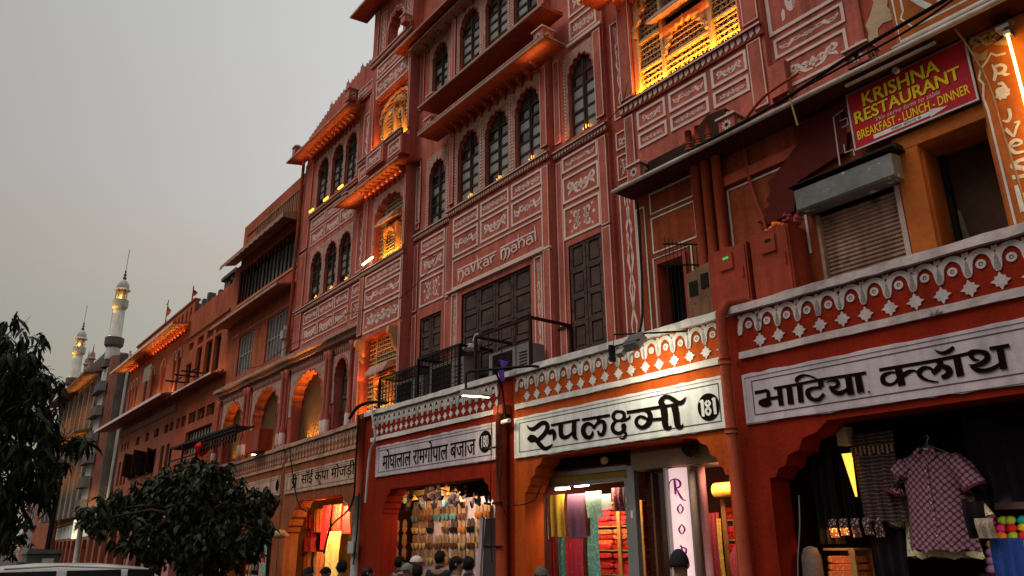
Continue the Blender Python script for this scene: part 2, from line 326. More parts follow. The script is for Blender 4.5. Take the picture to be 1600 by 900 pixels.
TR={
'rup':'-8678,3285,-8671,3287,-8674,3274,-8658,3278,-8669,3262,-8644,3269,-8665,3250,-8631,3260,-8657,3237,-8619,3254,-8645,3225,-8608,3249,-8630,3214,-8595,3246,-8613,3203,-8582,3243,-8593,3194,-8570,3242,-8570,3187,-8560,3241,-8544,3182,-8553,3242,-8517,3182,-8546,3243,-8494,3185,-8535,3245,-8473,3190,-8521,3248,-8453,3196,-8505,3253,-8433,3202,-8488,3258,-8412,3209,-8471,3264,-8391,3218,-8453,3271,-8372,3226,-8432,3280,-8355,3233,-8410,3289,-8340,3238,-8387,3295,-8326,3240,-8364,3300,-8312,3242,-8342,3303,-8299,3243,-8319,3304,-8290,3243,-8296,3304,-8285,3242,-8271,3301,-8281,3241,-8248,3294,-8276,3239,-8226,3285,-8272,3237,-8207,3273,-8269,3234,-8192,3259,-8266,3230,-8180,3244,-8263,3224,-8172,3228,-8261,3214,-8167,3211,-8261,3204,-8165,3193,-8262,3194,-8167,3175,-8266,3186,-8174,3157,-8272,3177,-8186,3139,-8283,3166,-8203,3124,-8297,3154,-8221,3110,-8313,3142,-8239,3097,-8329,3131,-8257,3085,-8344,3121,-8275,3074,-8360,3113,-8293,3063,-8377,3105,-8312,3053,-8393,3097,-8331,3045,-8409,3090,-8350,3037,-8422,3083,-8371,3032,-8436,3076,-8392,3028,-8450,3069,-8412,3025,-8466,3061,-8432,3023,-8481,3054,-8451,3020|-8667,3070,-8672,3095,-8651,3061,-8661,3104,-8635,3051,-8649,3114,-8620,3042,-8637,3123,-8607,3034,-8622,3131,-8594,3028,-8607,3136,-8580,3024,-8594,3138,-8568,3023,-8579,3138,-8562,3023,-8559,3136,-8558,3024,-8535,3131,-8554,3025,-8511,3124,-8545,3025,-8491,3114,-8532,3025,-8473,3103,-8518,3025,-8455,3090,-8504,3024,-8438,3077,-8492,3021,-8421,3063,-8482,3015,-8404,3048,-8472,3005,-8389,3034,-8460,2993,-8376,3021,-8447,2979,-8363,3009,-8432,2964,-8351,2998,-8415,2951,-8336,2985,-8398,2936,-8321,2972,-8378,2922,-8305,2959,-8357,2908,-8293,2949,-8333,2895,-8283,2944,-8308,2887,-8278,2941,-8284,2882,-8273,2939,-8261,2880,-8266,2938,-8241,2881,-8257,2937,-8223,2884,-8246,2936,-8204,2888,-8234,2936,-8186,2893,-8221,2938,-8169,2900,-8206,2940,-8155,2908,-8191,2943,-8143,2916,-8177,2946,-8132,2924,-8164,2948,-8124,2933,-8152,2951,-8118,2942,-8139,2955,-8112,2951,-8126,2960,-8107,2960,-8112,2964|-8187,3088,-8213,3107,-8175,3088,-8210,3114,-8164,3089,-8208,3121,-8153,3089,-8205,3129,-8142,3090,-8200,3136,-8131,3092,-8193,3142,-8119,3097,-8184,3147,-8108,3104,-8171,3153,-8100,3110,-8155,3159,-8096,3113,-8136,3164,-8105,3114,-8107,3166,-8119,3118,-8076,3157,-8122,3119,-8059,3145,-8121,3116,-8047,3133,-8118,3111,-8040,3122,-8115,3104,-8034,3110,-8112,3096,-8031,3097,-8110,3086,-8028,3083,-8108,3075,-8028,3068,-8107,3064,-8029,3054,-8105,3054,-8034,3041,-8104,3047,-8042,3029,-8104,3038,-8053,3020,-8104,3028,-8064,3013,-8106,3018,-8076,3007,-8107,3007,-8087,3000|-8131,3199,-8141,3235,-7535,3207,-7542,3237|-7976,3216,-7869,3197,-7977,3199,-7874,3181,-7978,3183,-7879,3165,-7979,3166,-7883,3150,-7980,3148,-7886,3136,-7979,3130,-7887,3122,-7978,3111,-7886,3105,-7977,3091,-7883,3088,-7975,3070,-7879,3072,-7968,3049,-7874,3061,-7952,3027,-7872,3057,-7925,3009,-7871,3056,-7896,2998,-7867,3053,-7868,2993,-7857,3049,-7842,2992,-7844,3046,-7817,2993,-7832,3044,-7793,2997,-7820,3044,-7772,3004,-7805,3045,-7753,3013,-7788,3049,-7735,3022,-7770,3055,-7719,3031,-7753,3060,-7704,3040,-7737,3066,-7690,3050,-7723,3073,-7677,3060,-7708,3081,-7665,3070,-7693,3090,-7652,3080,-7678,3098|-7695,3219,-7606,3207,-7697,3195,-7608,3182,-7699,3170,-7610,3157,-7702,3145,-7613,3133,-7703,3121,-7614,3110,-7704,3099,-7615,3089,-7704,3078,-7616,3070,-7704,3059,-7616,3051,-7703,3039,-7615,3035,-7699,3021,-7614,3022,-7691,3002,-7613,3013,-7676,2986,-7613,3007,-7657,2974,-7611,3000,-7639,2967,-7606,2992,-7624,2963,-7597,2982,-7610,2958,-7589,2971|-7494,3195,-7500,3232,-6961,3188,-6967,3223|-7310,3042,-7284,3039,-7314,3034,-7282,3031,-7317,3027,-7278,3023,-7320,3020,-7276,3014,-7324,3016,-7275,3004,-7328,3011,-7277,2993,-7334,3006,-7282,2983,-7341,2999,-7289,2973,-7348,2994,-7299,2963,-7354,2991,-7314,2953,-7358,2991,-7333,2946,-7365,2992,-7354,2942,-7376,2994,-7377,2941,-7386,2998,-7402,2943,-7394,3001,-7429,2949,-7397,3004,-7456,2961,-7403,3010,-7477,2977,-7412,3020,-7494,2995,-7421,3033,-7507,3015,-7428,3045,-7517,3035,-7431,3055,-7523,3056,-7432,3065,-7524,3077,-7430,3077,-7520,3096,-7426,3088,-7512,3115,-7421,3099,-7502,3131,-7416,3106,-7487,3146,-7411,3111,-7468,3157,-7404,3117,-7446,3165,-7394,3122,-7423,3169,-7383,3125,-7400,3171,-7374,3127,-7377,3170,-7367,3126,-7354,3165,-7356,3124,-7334,3158,-7344,3118,-7316,3150,-7332,3112,-7300,3141,-7322,3107,-7285,3132,-7316,3102,-7272,3120,-7310,3094,-7262,3107,-7303,3083,-7255,3097,-7293,3072,-7252,3093,-7268,3060,-7263,3098,-7240,3066,-7278,3096,-7230,3075,-7276,3097,-7224,3084,-7270,3104,-7219,3092,-7262,3114,-7211,3098,-7251,3123,-7200,3104,-7240,3132,-7187,3112,-7228,3142,-7173,3118,-7214,3153,-7162,3122,-7197,3163,-7153,3124,-7177,3169,-7144,3124,-7154,3172,-7132,3123,-7131,3171,-7121,3121,-7107,3167,-7115,3118,-7082,3159,-7114,3117,-7059,3145,-7112,3114,-7045,3127,-7109,3104,-7037,3108,-7107,3091,-7033,3089,-7106,3077,-7031,3070,-7107,3063,-7032,3052,-7109,3050,-7036,3034,-7114,3035,-7043,3016,-7120,3021,-7052,2998,-7126,3009,-7063,2982,-7131,3003,-7077,2968,-7133,3002,-7098,2958,-7137,3001,-7121,2953,-7142,3001,-7143,2954,-7148,3001,-7165,2958,-7150,3001,-7185,2967,-7152,3000,-7200,2981,-7159,3006,-7207,2995,-7167,3015,-7210,3008,-7177,3027,-7213,3021,-7186,3038,-7215,3032|-7212,3211,-7142,3207,-7205,3149,-7141,3146',
'laxmi':'-6808,3218,-6789,3249,-6793,3210,-6773,3244,-6777,3204,-6757,3239,-6763,3198,-6739,3234,-6754,3193,-6721,3225,-6751,3190,-6704,3213,-6749,3186,-6692,3199,-6746,3179,-6685,3184,-6745,3172,-6682,3169,-6745,3165,-6683,3154,-6746,3161,-6689,3139,-6748,3156,-6700,3127,-6754,3149,-6715,3118,-6762,3142,-6731,3111,-6773,3137,-6749,3105,-6784,3133,-6768,3101,-6798,3131,-6788,3099,-6814,3131,-6809,3098,-6831,3133,-6832,3098,-6845,3136,-6856,3101,-6854,3140,-6879,3108,-6860,3144,-6899,3119,-6867,3153,-6915,3133,-6872,3162,-6928,3149,-6876,3172,-6938,3165,-6877,3177,-6942,3183,-6876,3182,-6939,3200,-6872,3190,-6931,3215,-6866,3198,-6919,3228,-6858,3205,-6905,3239,-6852,3210,-6888,3248,-6847,3212,-6869,3253,-6838,3214,-6849,3254,-6826,3214,-6831,3253,-6810,3214,-6816,3252,-6794,3215,-6802,3252|-6782,3086,-6792,3121,-6761,3088,-6771,3122,-6741,3089,-6750,3123,-6720,3090,-6730,3125,-6699,3092,-6711,3126,-6681,3094,-6695,3128,-6665,3097,-6681,3130,-6649,3101,-6668,3133,-6635,3105,-6657,3135,-6623,3110,-6648,3138,-6612,3117,-6643,3140,-6605,3126,-6640,3140,-6604,3136,-6637,3142,-6605,3144,-6635,3146,-6607,3150,-6633,3153,-6609,3155,-6630,3159|-6891,3128,-6852,3101,-6904,3119,-6863,3090,-6919,3111,-6875,3080,-6935,3102,-6886,3070,-6950,3090,-6892,3062,-6961,3075,-6895,3056,-6966,3058,-6896,3048,-6966,3040,-6895,3037,-6963,3022,-6893,3026,-6956,3004,-6889,3016,-6945,2987,-6885,3009,-6928,2972,-6880,3004,-6909,2960,-6870,2997,-6888,2950,-6857,2990,-6867,2942,-6844,2985,-6846,2937,-6834,2981,-6824,2935,-6825,2980,-6804,2935,-6815,2980,-6785,2938,-6804,2981,-6768,2942,-6794,2983,-6752,2947,-6786,2986,-6737,2953,-6781,2990,-6723,2961,-6776,2995,-6711,2970,-6773,3001,-6701,2980,-6771,3008,-6693,2991,-6770,3013,-6688,3004,-6771,3015,-6686,3017,-6773,3019,-6686,3027,-6776,3025,-6687,3035,-6779,3034,-6689,3041,-6780,3042,-6691,3047,-6778,3049,-6695,3053,-6775,3055,-6700,3059,-6772,3060,-6705,3064,-6768,3065,-6710,3070,-6765,3071|-6756,2962,-6712,2982,-6747,2954,-6705,2975,-6738,2947,-6698,2967,-6730,2941,-6690,2958,-6726,2937,-6682,2946,-6725,2935,-6679,2932,-6726,2932,-6682,2919,-6730,2925,-6688,2907,-6737,2917,-6697,2897,-6744,2911,-6706,2888,-6750,2905,-6716,2880,-6755,2902,-6726,2874,-6760,2900,-6738,2870,-6764,2898,-6751,2867,-6769,2897,-6764,2867,-6772,2896,-6778,2869,-6776,2896,-6792,2875,-6784,2898,-6801,2882,-6794,2901,-6809,2890,-6805,2906,-6816,2897,-6816,2910,-6823,2904|-6664,3177,-6671,3220,-6547,3176,-6553,3218,-6427,3175,-6433,3216,-6312,3174,-6317,3214,-6206,3174,-6211,3212,-6114,3173,-6119,3210,-6040,3173,-6044,3208,-5978,3173,-5982,3206,-5925,3173,-5928,3204,-5873,3174,-5876,3202,-5818,3174,-5821,3200|-6388,3177,-6364,3210,-6372,3168,-6348,3204,-6356,3159,-6330,3199,-6343,3151,-6311,3193,-6334,3145,-6290,3183,-6331,3140,-6270,3168,-6328,3133,-6256,3151,-6325,3123,-6246,3133,-6324,3112,-6239,3114,-6324,3101,-6236,3095,-6326,3091,-6236,3075,-6329,3081,-6241,3056,-6334,3068,-6250,3038,-6341,3056,-6262,3019,-6349,3044,-6277,3003,-6357,3036,-6295,2988,-6368,3028,-6317,2976,-6381,3020,-6341,2968,-6396,3013,-6367,2962,-6411,3009,-6393,2958,-6421,3007,-6420,2958,-6430,3008,-6446,2963,-6441,3012,-6470,2972,-6453,3018,-6491,2983,-6464,3026,-6509,2996,-6471,3032,-6524,3010,-6477,3040,-6535,3025,-6481,3049,-6542,3042,-6484,3059,-6546,3060,-6485,3068,-6546,3077,-6485,3074,-6540,3093,-6482,3080,-6528,3107,-6474,3088,-6512,3118,-6464,3095,-6494,3127,-6453,3101,-6474,3133,-6444,3103,-6454,3137,-6436,3102,-6432,3136,-6425,3099,-6411,3132,-6412,3093,-6392,3126,-6398,3086,-6374,3119,-6384,3079,-6358,3111,-6372,3074,-6344,3102,-6360,3068,-6331,3092,-6347,3060,-6320,3081,-6333,3053,-6310,3071,-6319,3045,-6299,3061|-6269,3041,-6271,3075,-6086,3029,-6086,3065|-6119,3190,-6009,3187,-6116,3168,-6008,3166,-6112,3146,-6006,3144,-6109,3125,-6005,3122,-6107,3104,-6004,3101,-6105,3086,-6003,3079,-6104,3068,-6004,3059,-6104,3051,-6006,3040,-6105,3034,-6008,3023,-6105,3016,-6010,3009,-6104,2999,-6010,2996,-6102,2983,-6009,2984,-6100,2968,-6007,2973,-6095,2953,-6005,2965,-6088,2937,-6004,2961,-6073,2921,-6007,2961,-6051,2909,-6010,2961,-6029,2904,-6009,2958,-6010,2903,-6003,2953,-5993,2905,-5997,2949,-5978,2910,-5993,2946,-5965,2918,-5993,2943,-5960,2928,-5988,2943,-5959,2936,-5981,2946,-5958,2944,-5974,2951,-5958,2951,-5966,2955|-5946,3173,-5843,3176,-5941,3153,-5840,3157,-5936,3133,-5837,3137,-5932,3114,-5834,3117,-5928,3095,-5831,3097,-5925,3078,-5829,3078,-5923,3062,-5828,3058,-5921,3045,-5828,3039,-5920,3028,-5829,3022,-5919,3010,-5829,3007,-5917,2994,-5829,2993,-5915,2978,-5827,2979,-5913,2962,-5826,2965,-5910,2946,-5824,2953,-5904,2929,-5822,2946,-5892,2912,-5823,2945,-5871,2898,-5829,2946,-5849,2893,-5832,2944,-5830,2894,-5830,2940,-5815,2898,-5825,2937,-5801,2904,-5820,2934,-5791,2912,-5816,2933,-5785,2922,-5808,2936,-5781,2932,-5799,2941,-5778,2941,-5790,2948,-5775,2950,-5781,2954|-6016,3201,-6112,3177,-6025,3214,-6117,3189,-6035,3227,-6123,3201,-6042,3237,-6131,3217,-6046,3242,-6137,3237,-6049,3243,-6136,3259,-6050,3246,-6126,3277,-6047,3254,-6112,3292,-6042,3262,-6095,3303,-6035,3270,-6077,3312,-6029,3274,-6058,3319,-6022,3275,-6038,3323,-6013,3275,-6017,3324,-6002,3273,-5997,3322,-5991,3270,-5977,3319,-5980,3266,-5958,3314,-5971,3261,-5938,3306,-5961,3254,-5920,3296,-5949,3245,-5904,3286,-5936,3235,-5889,3276,-5923,3225,-5875,3267,-5911,3217,-5861,3256,-5899,3207,-5848,3245,-5886,3196,-5837,3237,-5869,3185,-5829,3231,-5848,3176,-5824,3227,-5828,3172,-5818,3225,-5809,3171,-5811,3223,-5790,3172,-5803,3222,-5772,3177,-5794,3221,-5755,3185,-5784,3222,-5741,3197,-5772,3225,-5730,3211,-5757,3231,-5721,3227,-5740,3240,-5712,3242,-5723,3250,-5703,3256,-5706,3259',
'n181':'-5515,3153,-5528,3171,-5476,3166,-5491,3188|-5506,3185,-5463,3182,-5504,2994,-5464,2992|-5417,3155,-5394,3170,-5408,3146,-5385,3162,-5398,3138,-5375,3153,-5392,3131,-5365,3142,-5391,3131,-5360,3127,-5393,3128,-5367,3113,-5400,3121,-5378,3102,-5408,3116,-5392,3094,-5409,3115,-5411,3090,-5409,3116,-5429,3098,-5416,3123,-5441,3109,-5421,3130,-5450,3123,-5422,3134,-5454,3138,-5421,3135,-5447,3151,-5415,3140,-5436,3160,-5405,3146,-5425,3166,-5395,3153,-5416,3173|-5420,3085,-5394,3096,-5411,3072,-5385,3084,-5401,3060,-5375,3071,-5394,3049,-5365,3057,-5392,3043,-5361,3040,-5395,3035,-5367,3024,-5403,3025,-5378,3009,-5412,3018,-5392,2997,-5412,3017,-5413,2992,-5411,3018,-5433,3001,-5419,3027,-5445,3015,-5426,3038,-5455,3032,-5428,3046,-5459,3049,-5425,3052,-5453,3065,-5417,3061,-5442,3078,-5405,3071,-5430,3089,-5395,3082,-5419,3099|-5338,3154,-5350,3172,-5305,3166,-5320,3187|-5337,3184,-5295,3182,-5333,2998,-5294,2996',
'oval':'-5561,3110,-5561,3116,-5560,3099,-5557,3126,-5559,3088,-5554,3137,-5558,3076,-5550,3147,-5556,3065,-5546,3158,-5553,3052,-5540,3169,-5548,3038,-5532,3182,-5542,3022,-5523,3196,-5535,3007,-5513,3209,-5528,2992,-5503,3222,-5520,2980,-5493,3231,-5512,2971,-5483,3238,-5503,2964,-5472,3242,-5493,2958,-5461,3245,-5483,2954,-5450,3247,-5473,2949,-5440,3248,-5463,2945,-5429,3249,-5453,2942,-5418,3250,-5442,2939,-5408,3249,-5432,2938,-5397,3248,-5422,2936,-5387,3247,-5411,2935,-5376,3245,-5400,2934,-5365,3243,-5390,2934,-5355,3240,-5379,2935,-5345,3236,-5368,2936,-5335,3232,-5358,2938,-5325,3227,-5347,2940,-5315,3222,-5337,2943,-5305,3217,-5327,2947,-5296,3209,-5317,2954,-5288,3200,-5307,2963,-5281,3188,-5297,2975,-5274,3173,-5287,2989,-5268,3158,-5279,3002,-5262,3142,-5271,3014,-5258,3128,-5266,3025,-5255,3116,-5261,3036,-5253,3105,-5258,3046,-5252,3094,-5255,3056,-5252,3083,-5251,3067,-5250,3072',
'bhatia':'-4783,3138,-4786,3174,-4764,3138,-4767,3174,-4745,3139,-4748,3174,-4727,3139,-4730,3174,-4709,3139,-4712,3173,-4693,3140,-4696,3174,-4679,3140,-4682,3174,-4666,3140,-4670,3174,-4654,3141,-4658,3174,-4643,3141,-4647,3175,-4631,3141,-4635,3175|-4655,3150,-4630,3172,-4650,3145,-4625,3169,-4645,3140,-4620,3167,-4642,3137,-4612,3162,-4642,3136,-4604,3153,-4642,3135,-4598,3142,-4642,3131,-4596,3130,-4643,3123,-4596,3119,-4644,3114,-4597,3108,-4645,3104,-4599,3097,-4647,3094,-4599,3087,-4648,3085,-4600,3078,-4650,3076,-4601,3068,-4653,3067,-4602,3058,-4655,3058,-4602,3049,-4657,3048,-4603,3039|-4754,3048,-4731,3072,-4753,3042,-4724,3072,-4752,3036,-4716,3072,-4749,3028,-4710,3073,-4743,3020,-4706,3075,-4734,3012,-4703,3077,-4724,3005,-4698,3079,-4713,2999,-4691,3080,-4702,2994,-4683,3081,-4691,2990,-4674,3081,-4679,2987,-4667,3081,-4668,2986,-4659,3080,-4656,2985,-4652,3078,-4644,2987,-4644,3076,-4632,2989,-4638,3073,-4620,2992,-4634,3071,-4609,2997,-4634,3068,-4600,3004,-4632,3064,-4595,3011,-4628,3061,-4594,3016,-4621,3059,-4593,3022,-4614,3058|-4608,3050,-4610,3084,-4499,3050,-4500,3083|-4511,3157,-4451,3153,-4512,2976,-4453,2974|-4546,3151,-4548,3180,-4487,3151,-4488,3179,-4427,3151,-4429,3178,-4369,3151,-4370,3178,-4313,3151,-4314,3177,-4260,3151,-4261,3177,-4215,3151,-4218,3178,-4179,3153,-4182,3179,-4143,3154,-4145,3180,-4098,3154,-4099,3181,-4035,3154,-4036,3181,-3951,3152,-3952,3180,-3853,3149,-3853,3177,-3747,3145,-3747,3174,-3641,3142,-3641,3171,-3542,3139,-3541,3169|-4401,3152,-4333,3148,-4404,2974,-4335,2971|-4279,3172,-4214,3167,-4284,2975,-4223,2971|-4258,3179,-4289,3185,-4255,3186,-4289,3192,-4252,3193,-4291,3200,-4249,3199,-4291,3209,-4247,3201,-4289,3221,-4245,3202,-4281,3232,-4241,3205,-4271,3240,-4235,3209,-4259,3246,-4227,3214,-4247,3251,-4219,3218,-4233,3254,-4210,3221,-4220,3256,-4201,3223,-4207,3256,-4192,3225,-4194,3256,-4181,3227,-4180,3254,-4170,3227,-4167,3250,-4158,3225,-4153,3246,-4145,3222,-4138,3241,-4131,3217,-4123,3234,-4116,3211,-4108,3227,-4102,3204,-4093,3219,-4089,3197,-4080,3211,-4077,3190,-4068,3203,-4067,3183,-4057,3194,-4057,3175,-4047,3186,-4046,3168,-4037,3177,-4036,3160,-4028,3169|-4044,3159,-3981,3156,-4042,3098,-3985,3095|-4009,3103,-4011,3076,-4029,3106,-4031,3077,-4050,3108,-4052,3079,-4072,3110,-4073,3080,-4092,3112,-4091,3080,-4111,3112,-4106,3079,-4129,3111,-4119,3075,-4145,3108,-4129,3070,-4162,3104,-4136,3065,-4177,3096,-4140,3061,-4189,3083,-4140,3059,-4195,3065,-4140,3058,-4195,3048,-4139,3052,-4190,3032,-4138,3044,-4184,3017,-4135,3035,-4176,3004,-4132,3027,-4166,2992,-4128,3021,-4153,2982,-4122,3014,-4140,2974,-4114,3007,-4126,2967,-4106,3001,-4112,2962,-4099,2997,-4097,2959,-4091,2995,-4083,2957,-4082,2994,-4068,2957,-4073,2994,-4053,2959,-4064,2996,-4039,2964,-4055,2998,-4025,2971,-4047,3002,-4012,2980,-4038,3008,-4001,2990,-4027,3017,-3990,2999,-4016,3026,-3980,3008,-4004,3035|-3963,3123,-3964,3133,-3947,3123,-3949,3136,-3931,3124,-3934,3139,-3916,3125,-3919,3142,-3902,3125,-3904,3145,-3889,3124,-3890,3146,-3878,3122,-3877,3147,-3867,3119,-3864,3148,-3859,3116,-3851,3147,-3853,3113,-3838,3144,-3853,3112,-3826,3137,-3854,3111,-3817,3125,-3853,3108,-3813,3112,-3853,3104,-3813,3100,-3853,3099,-3815,3088,-3854,3096,-3820,3077,-3856,3094,-3829,3068,-3860,3091,-3838,3061,-3865,3087,-3850,3056,-3872,3085,-3862,3052,-3877,3083,-3875,3051,-3883,3083,-3888,3052,-3892,3084,-3901,3056,-3903,3087,-3913,3061,-3914,3091,-3923,3065,-3926,3094,-3934,3070|-3933,3067,-3900,3083,-3929,3058,-3894,3074,-3925,3049,-3888,3065,-3921,3038,-3883,3057,-3914,3027,-3879,3051,-3905,3017,-3874,3047,-3895,3007,-3867,3042,-3883,2999,-3858,3037,-3871,2992,-3850,3032,-3857,2986,-3841,3029,-3841,2983,-3835,3027,-3826,2982,-3828,3027,-3811,2984,-3819,3027,-3798,2988,-3810,3028,-3786,2992,-3799,3030,-3774,2997,-3789,3032,-3763,3003,-3780,3035,-3753,3010,-3771,3038,-3745,3017,-3761,3041,-3737,3024,-3751,3046,-3729,3031,-3741,3050|-3754,3154,-3688,3152,-3756,2971,-3686,2970|-3658,3154,-3592,3154,-3655,2975,-3584,2977|-3552,2968,-3551,2975,-3550,2965,-3548,2976,-3548,2963,-3546,2978,-3546,2961,-3543,2980,-3545,2959,-3541,2981,-3542,2958,-3539,2981,-3540,2958,-3537,2981,-3538,2959,-3535,2979,-3535,2961,-3533,2976,-3533,2963,-3531,2974,-3530,2964,-3529,2971',
'cloth':'-3416,3142,-3416,3174,-3312,3141,-3312,3172,-3208,3139,-3208,3170,-3108,3138,-3107,3169,-3014,3137,-3014,3167,-2930,3137,-2930,3167,-2854,3138,-2854,3168,-2783,3140,-2783,3170,-2719,3142,-2720,3172,-2666,3144,-2666,3174,-2624,3146,-2625,3176,-2598,3148,-2599,3177,-2585,3150,-2588,3178,-2578,3153,-2585,3178,-2577,3155,-2582,3178,-2571,3157,-2575,3179|-3272,3156,-3207,3158,-3266,2978,-3197,2982|-3258,3114,-3262,3097,-3270,3117,-3274,3099,-3281,3121,-3286,3102,-3294,3125,-3298,3104,-3307,3127,-3309,3105,-3321,3129,-3320,3104,-3337,3128,-3332,3101,-3354,3127,-3346,3096,-3371,3124,-3358,3090,-3388,3118,-3368,3083,-3403,3109,-3372,3079,-3414,3095,-3374,3075,-3420,3079,-3375,3069,-3422,3062,-3375,3062,-3421,3046,-3374,3055,-3415,3030,-3373,3051,-3403,3017,-3372,3047,-3390,3008,-3366,3040,-3375,3002,-3358,3033,-3360,2997,-3349,3026,-3346,2994,-3341,3022,-3332,2994,-3332,3020,-3319,2995,-3322,3021,-3306,2998,-3312,3023,-3293,3002,-3303,3026,-3282,3007,-3294,3030,-3271,3014,-3288,3035,-3262,3022,-3282,3041,-3254,3031,-3276,3049,-3246,3039,-3269,3058,-3239,3046,-3262,3067|-3205,3048,-3222,3088,-3194,3053,-3211,3092,-3184,3058,-3201,3097,-3174,3063,-3190,3102,-3164,3067,-3179,3106,-3156,3071,-3168,3109,-3147,3075,-3157,3111,-3139,3078,-3147,3112,-3132,3082,-3136,3112,-3125,3084,-3126,3111,-3118,3086,-3116,3110,-3111,3086,-3106,3107,-3105,3084,-3098,3103,-3097,3082,-3090,3099,-3089,3079,-3083,3095,-3081,3077,-3075,3091|-2929,3077,-2945,3058,-2936,3083,-2952,3065,-2942,3090,-2959,3072,-2950,3097,-2965,3078,-2958,3104,-2972,3083,-2968,3110,-2978,3086,-2979,3114,-2986,3088,-2990,3118,-2995,3088,-3002,3121,-3003,3087,-3015,3122,-3011,3085,-3028,3121,-3018,3083,-3040,3117,-3024,3079,-3052,3111,-3030,3074,-3064,3104,-3036,3069,-3074,3094,-3040,3065,-3082,3081,-3041,3063,-3086,3066,-3041,3063,-3084,3053,-3042,3060,-3080,3041,-3042,3055,-3073,3030,-3040,3049,-3066,3021,-3038,3042,-3058,3012,-3034,3035,-3048,3004,-3027,3027,-3037,2996,-3020,3019,-3025,2989,-3011,3011,-3014,2983,-3002,3004,-3003,2978,-2993,2998,-2991,2973,-2983,2992,-2979,2969,-2972,2988,-2968,2965,-2961,2983,-2957,2962,-2952,2979,-2948,2960,-2943,2976,-2939,2958,-2935,2973,-2931,2957,-2928,2971,-2923,2956,-2920,2969,-2915,2955,-2912,2966|-2907,3139,-2848,3154,-2904,3130,-2847,3147,-2900,3122,-2846,3139,-2897,3116,-2845,3128,-2896,3113,-2844,3115,-2895,3114,-2847,3100,-2895,3114,-2853,3087,-2896,3112,-2861,3077,-2900,3109,-2868,3070,-2906,3104,-2876,3063,-2913,3098,-2884,3057,-2920,3091,-2894,3051,-2929,3084,-2905,3044,-2940,3076,-2917,3037,-2950,3068,-2928,3031,-2961,3060,-2939,3024|-2869,3081,-2848,3111,-2860,3072,-2838,3106,-2852,3063,-2827,3101,-2845,3055,-2816,3096,-2839,3049,-2805,3090,-2837,3044,-2795,3081,-2836,3040,-2788,3071,-2835,3038,-2782,3059,-2834,3036,-2779,3047,-2834,3037,-2779,3033,-2833,3040,-2783,3018,-2832,3041,-2791,3005,-2834,3038,-2800,2996,-2838,3034,-2810,2989,-2843,3030,-2820,2984,-2847,3026,-2831,2980,-2852,3023,-2842,2977,-2857,3020,-2852,2977,-2865,3018,-2862,2978,-2874,3015,-2871,2978,-2882,3012,-2879,2979|-2758,3142,-2697,3145,-2756,2977,-2694,2981|-2897,3246,-2892,3250,-2893,3239,-2886,3245,-2889,3232,-2881,3240,-2885,3225,-2875,3236,-2880,3218,-2869,3232,-2874,3211,-2863,3229,-2866,3205,-2855,3225,-2857,3199,-2847,3222,-2847,3193,-2838,3220,-2836,3189,-2830,3218,-2823,3186,-2822,3218,-2810,3186,-2813,3220,-2797,3187,-2804,3222,-2784,3190,-2793,3226,-2772,3193,-2783,3230,-2761,3198,-2775,3233,-2751,3203,-2768,3236,-2743,3210,-2762,3239,-2736,3216,-2756,3243,-2731,3222,-2749,3248,-2725,3228,-2742,3252|-2629,3133,-2638,3173,-2621,3135,-2631,3176,-2613,3136,-2623,3179,-2605,3138,-2615,3183,-2599,3139,-2605,3186,-2592,3140,-2594,3187,-2583,3141,-2583,3187,-2573,3143,-2572,3186,-2564,3144,-2560,3183,-2554,3144,-2547,3180,-2545,3142,-2536,3177,-2536,3138,-2524,3173,-2527,3133,-2511,3169,-2519,3126,-2498,3163,-2513,3120,-2486,3156,-2511,3117,-2475,3145,-2511,3114,-2468,3131,-2511,3110,-2465,3116,-2511,3106,-2465,3101,-2512,3103,-2469,3086,-2512,3101,-2477,3071,-2515,3098,-2488,3060,-2521,3092,-2500,3051,-2530,3087,-2513,3045,-2540,3081,-2527,3040,-2550,3076,-2540,3036,-2560,3072,-2554,3034,-2572,3069,-2569,3033,-2584,3066,-2583,3033,-2595,3064,-2596,3034,-2605,3062,-2609,3036,-2614,3062,-2619,3040,-2621,3063,-2628,3045,-2629,3064,-2635,3051,-2637,3066,-2641,3057,-2645,3068,-2648,3062|-2633,3133,-2599,3153,-2628,3125,-2596,3143,-2623,3117,-2593,3133,-2617,3107,-2590,3124,-2611,3098,-2588,3117,-2602,3090,-2585,3112,-2592,3085,-2581,3107,-2581,3082,-2574,3103,-2571,3081,-2567,3098,-2562,3080,-2558,3094,-2553,3079,-2549,3090|-2639,3039,-2612,3066,-2632,3030,-2603,3057,-2624,3020,-2595,3047,-2616,3009,-2588,3038,-2606,2999,-2581,3031,-2595,2990,-2574,3026,-2582,2983,-2566,3022,-2569,2979,-2557,3018,-2555,2976,-2547,3014,-2542,2975,-2536,3012,-2529,2974,-2526,3010,-2516,2973,-2515,3010,-2503,2974,-2504,3011,-2490,2976,-2493,3012,-2477,2978,-2481,3014,-2463,2981,-2470,3017,-2450,2986,-2458,3020,-2437,2991,-2446,3024,-2424,2997,-2434,3029,-2411,3003,-2421,3034,-2399,3009,-2408,3039|-2410,3150,-2355,3150,-2413,2977,-2359,2979|-2459,3149,-2458,3182,-2308,3146,-2307,3180',
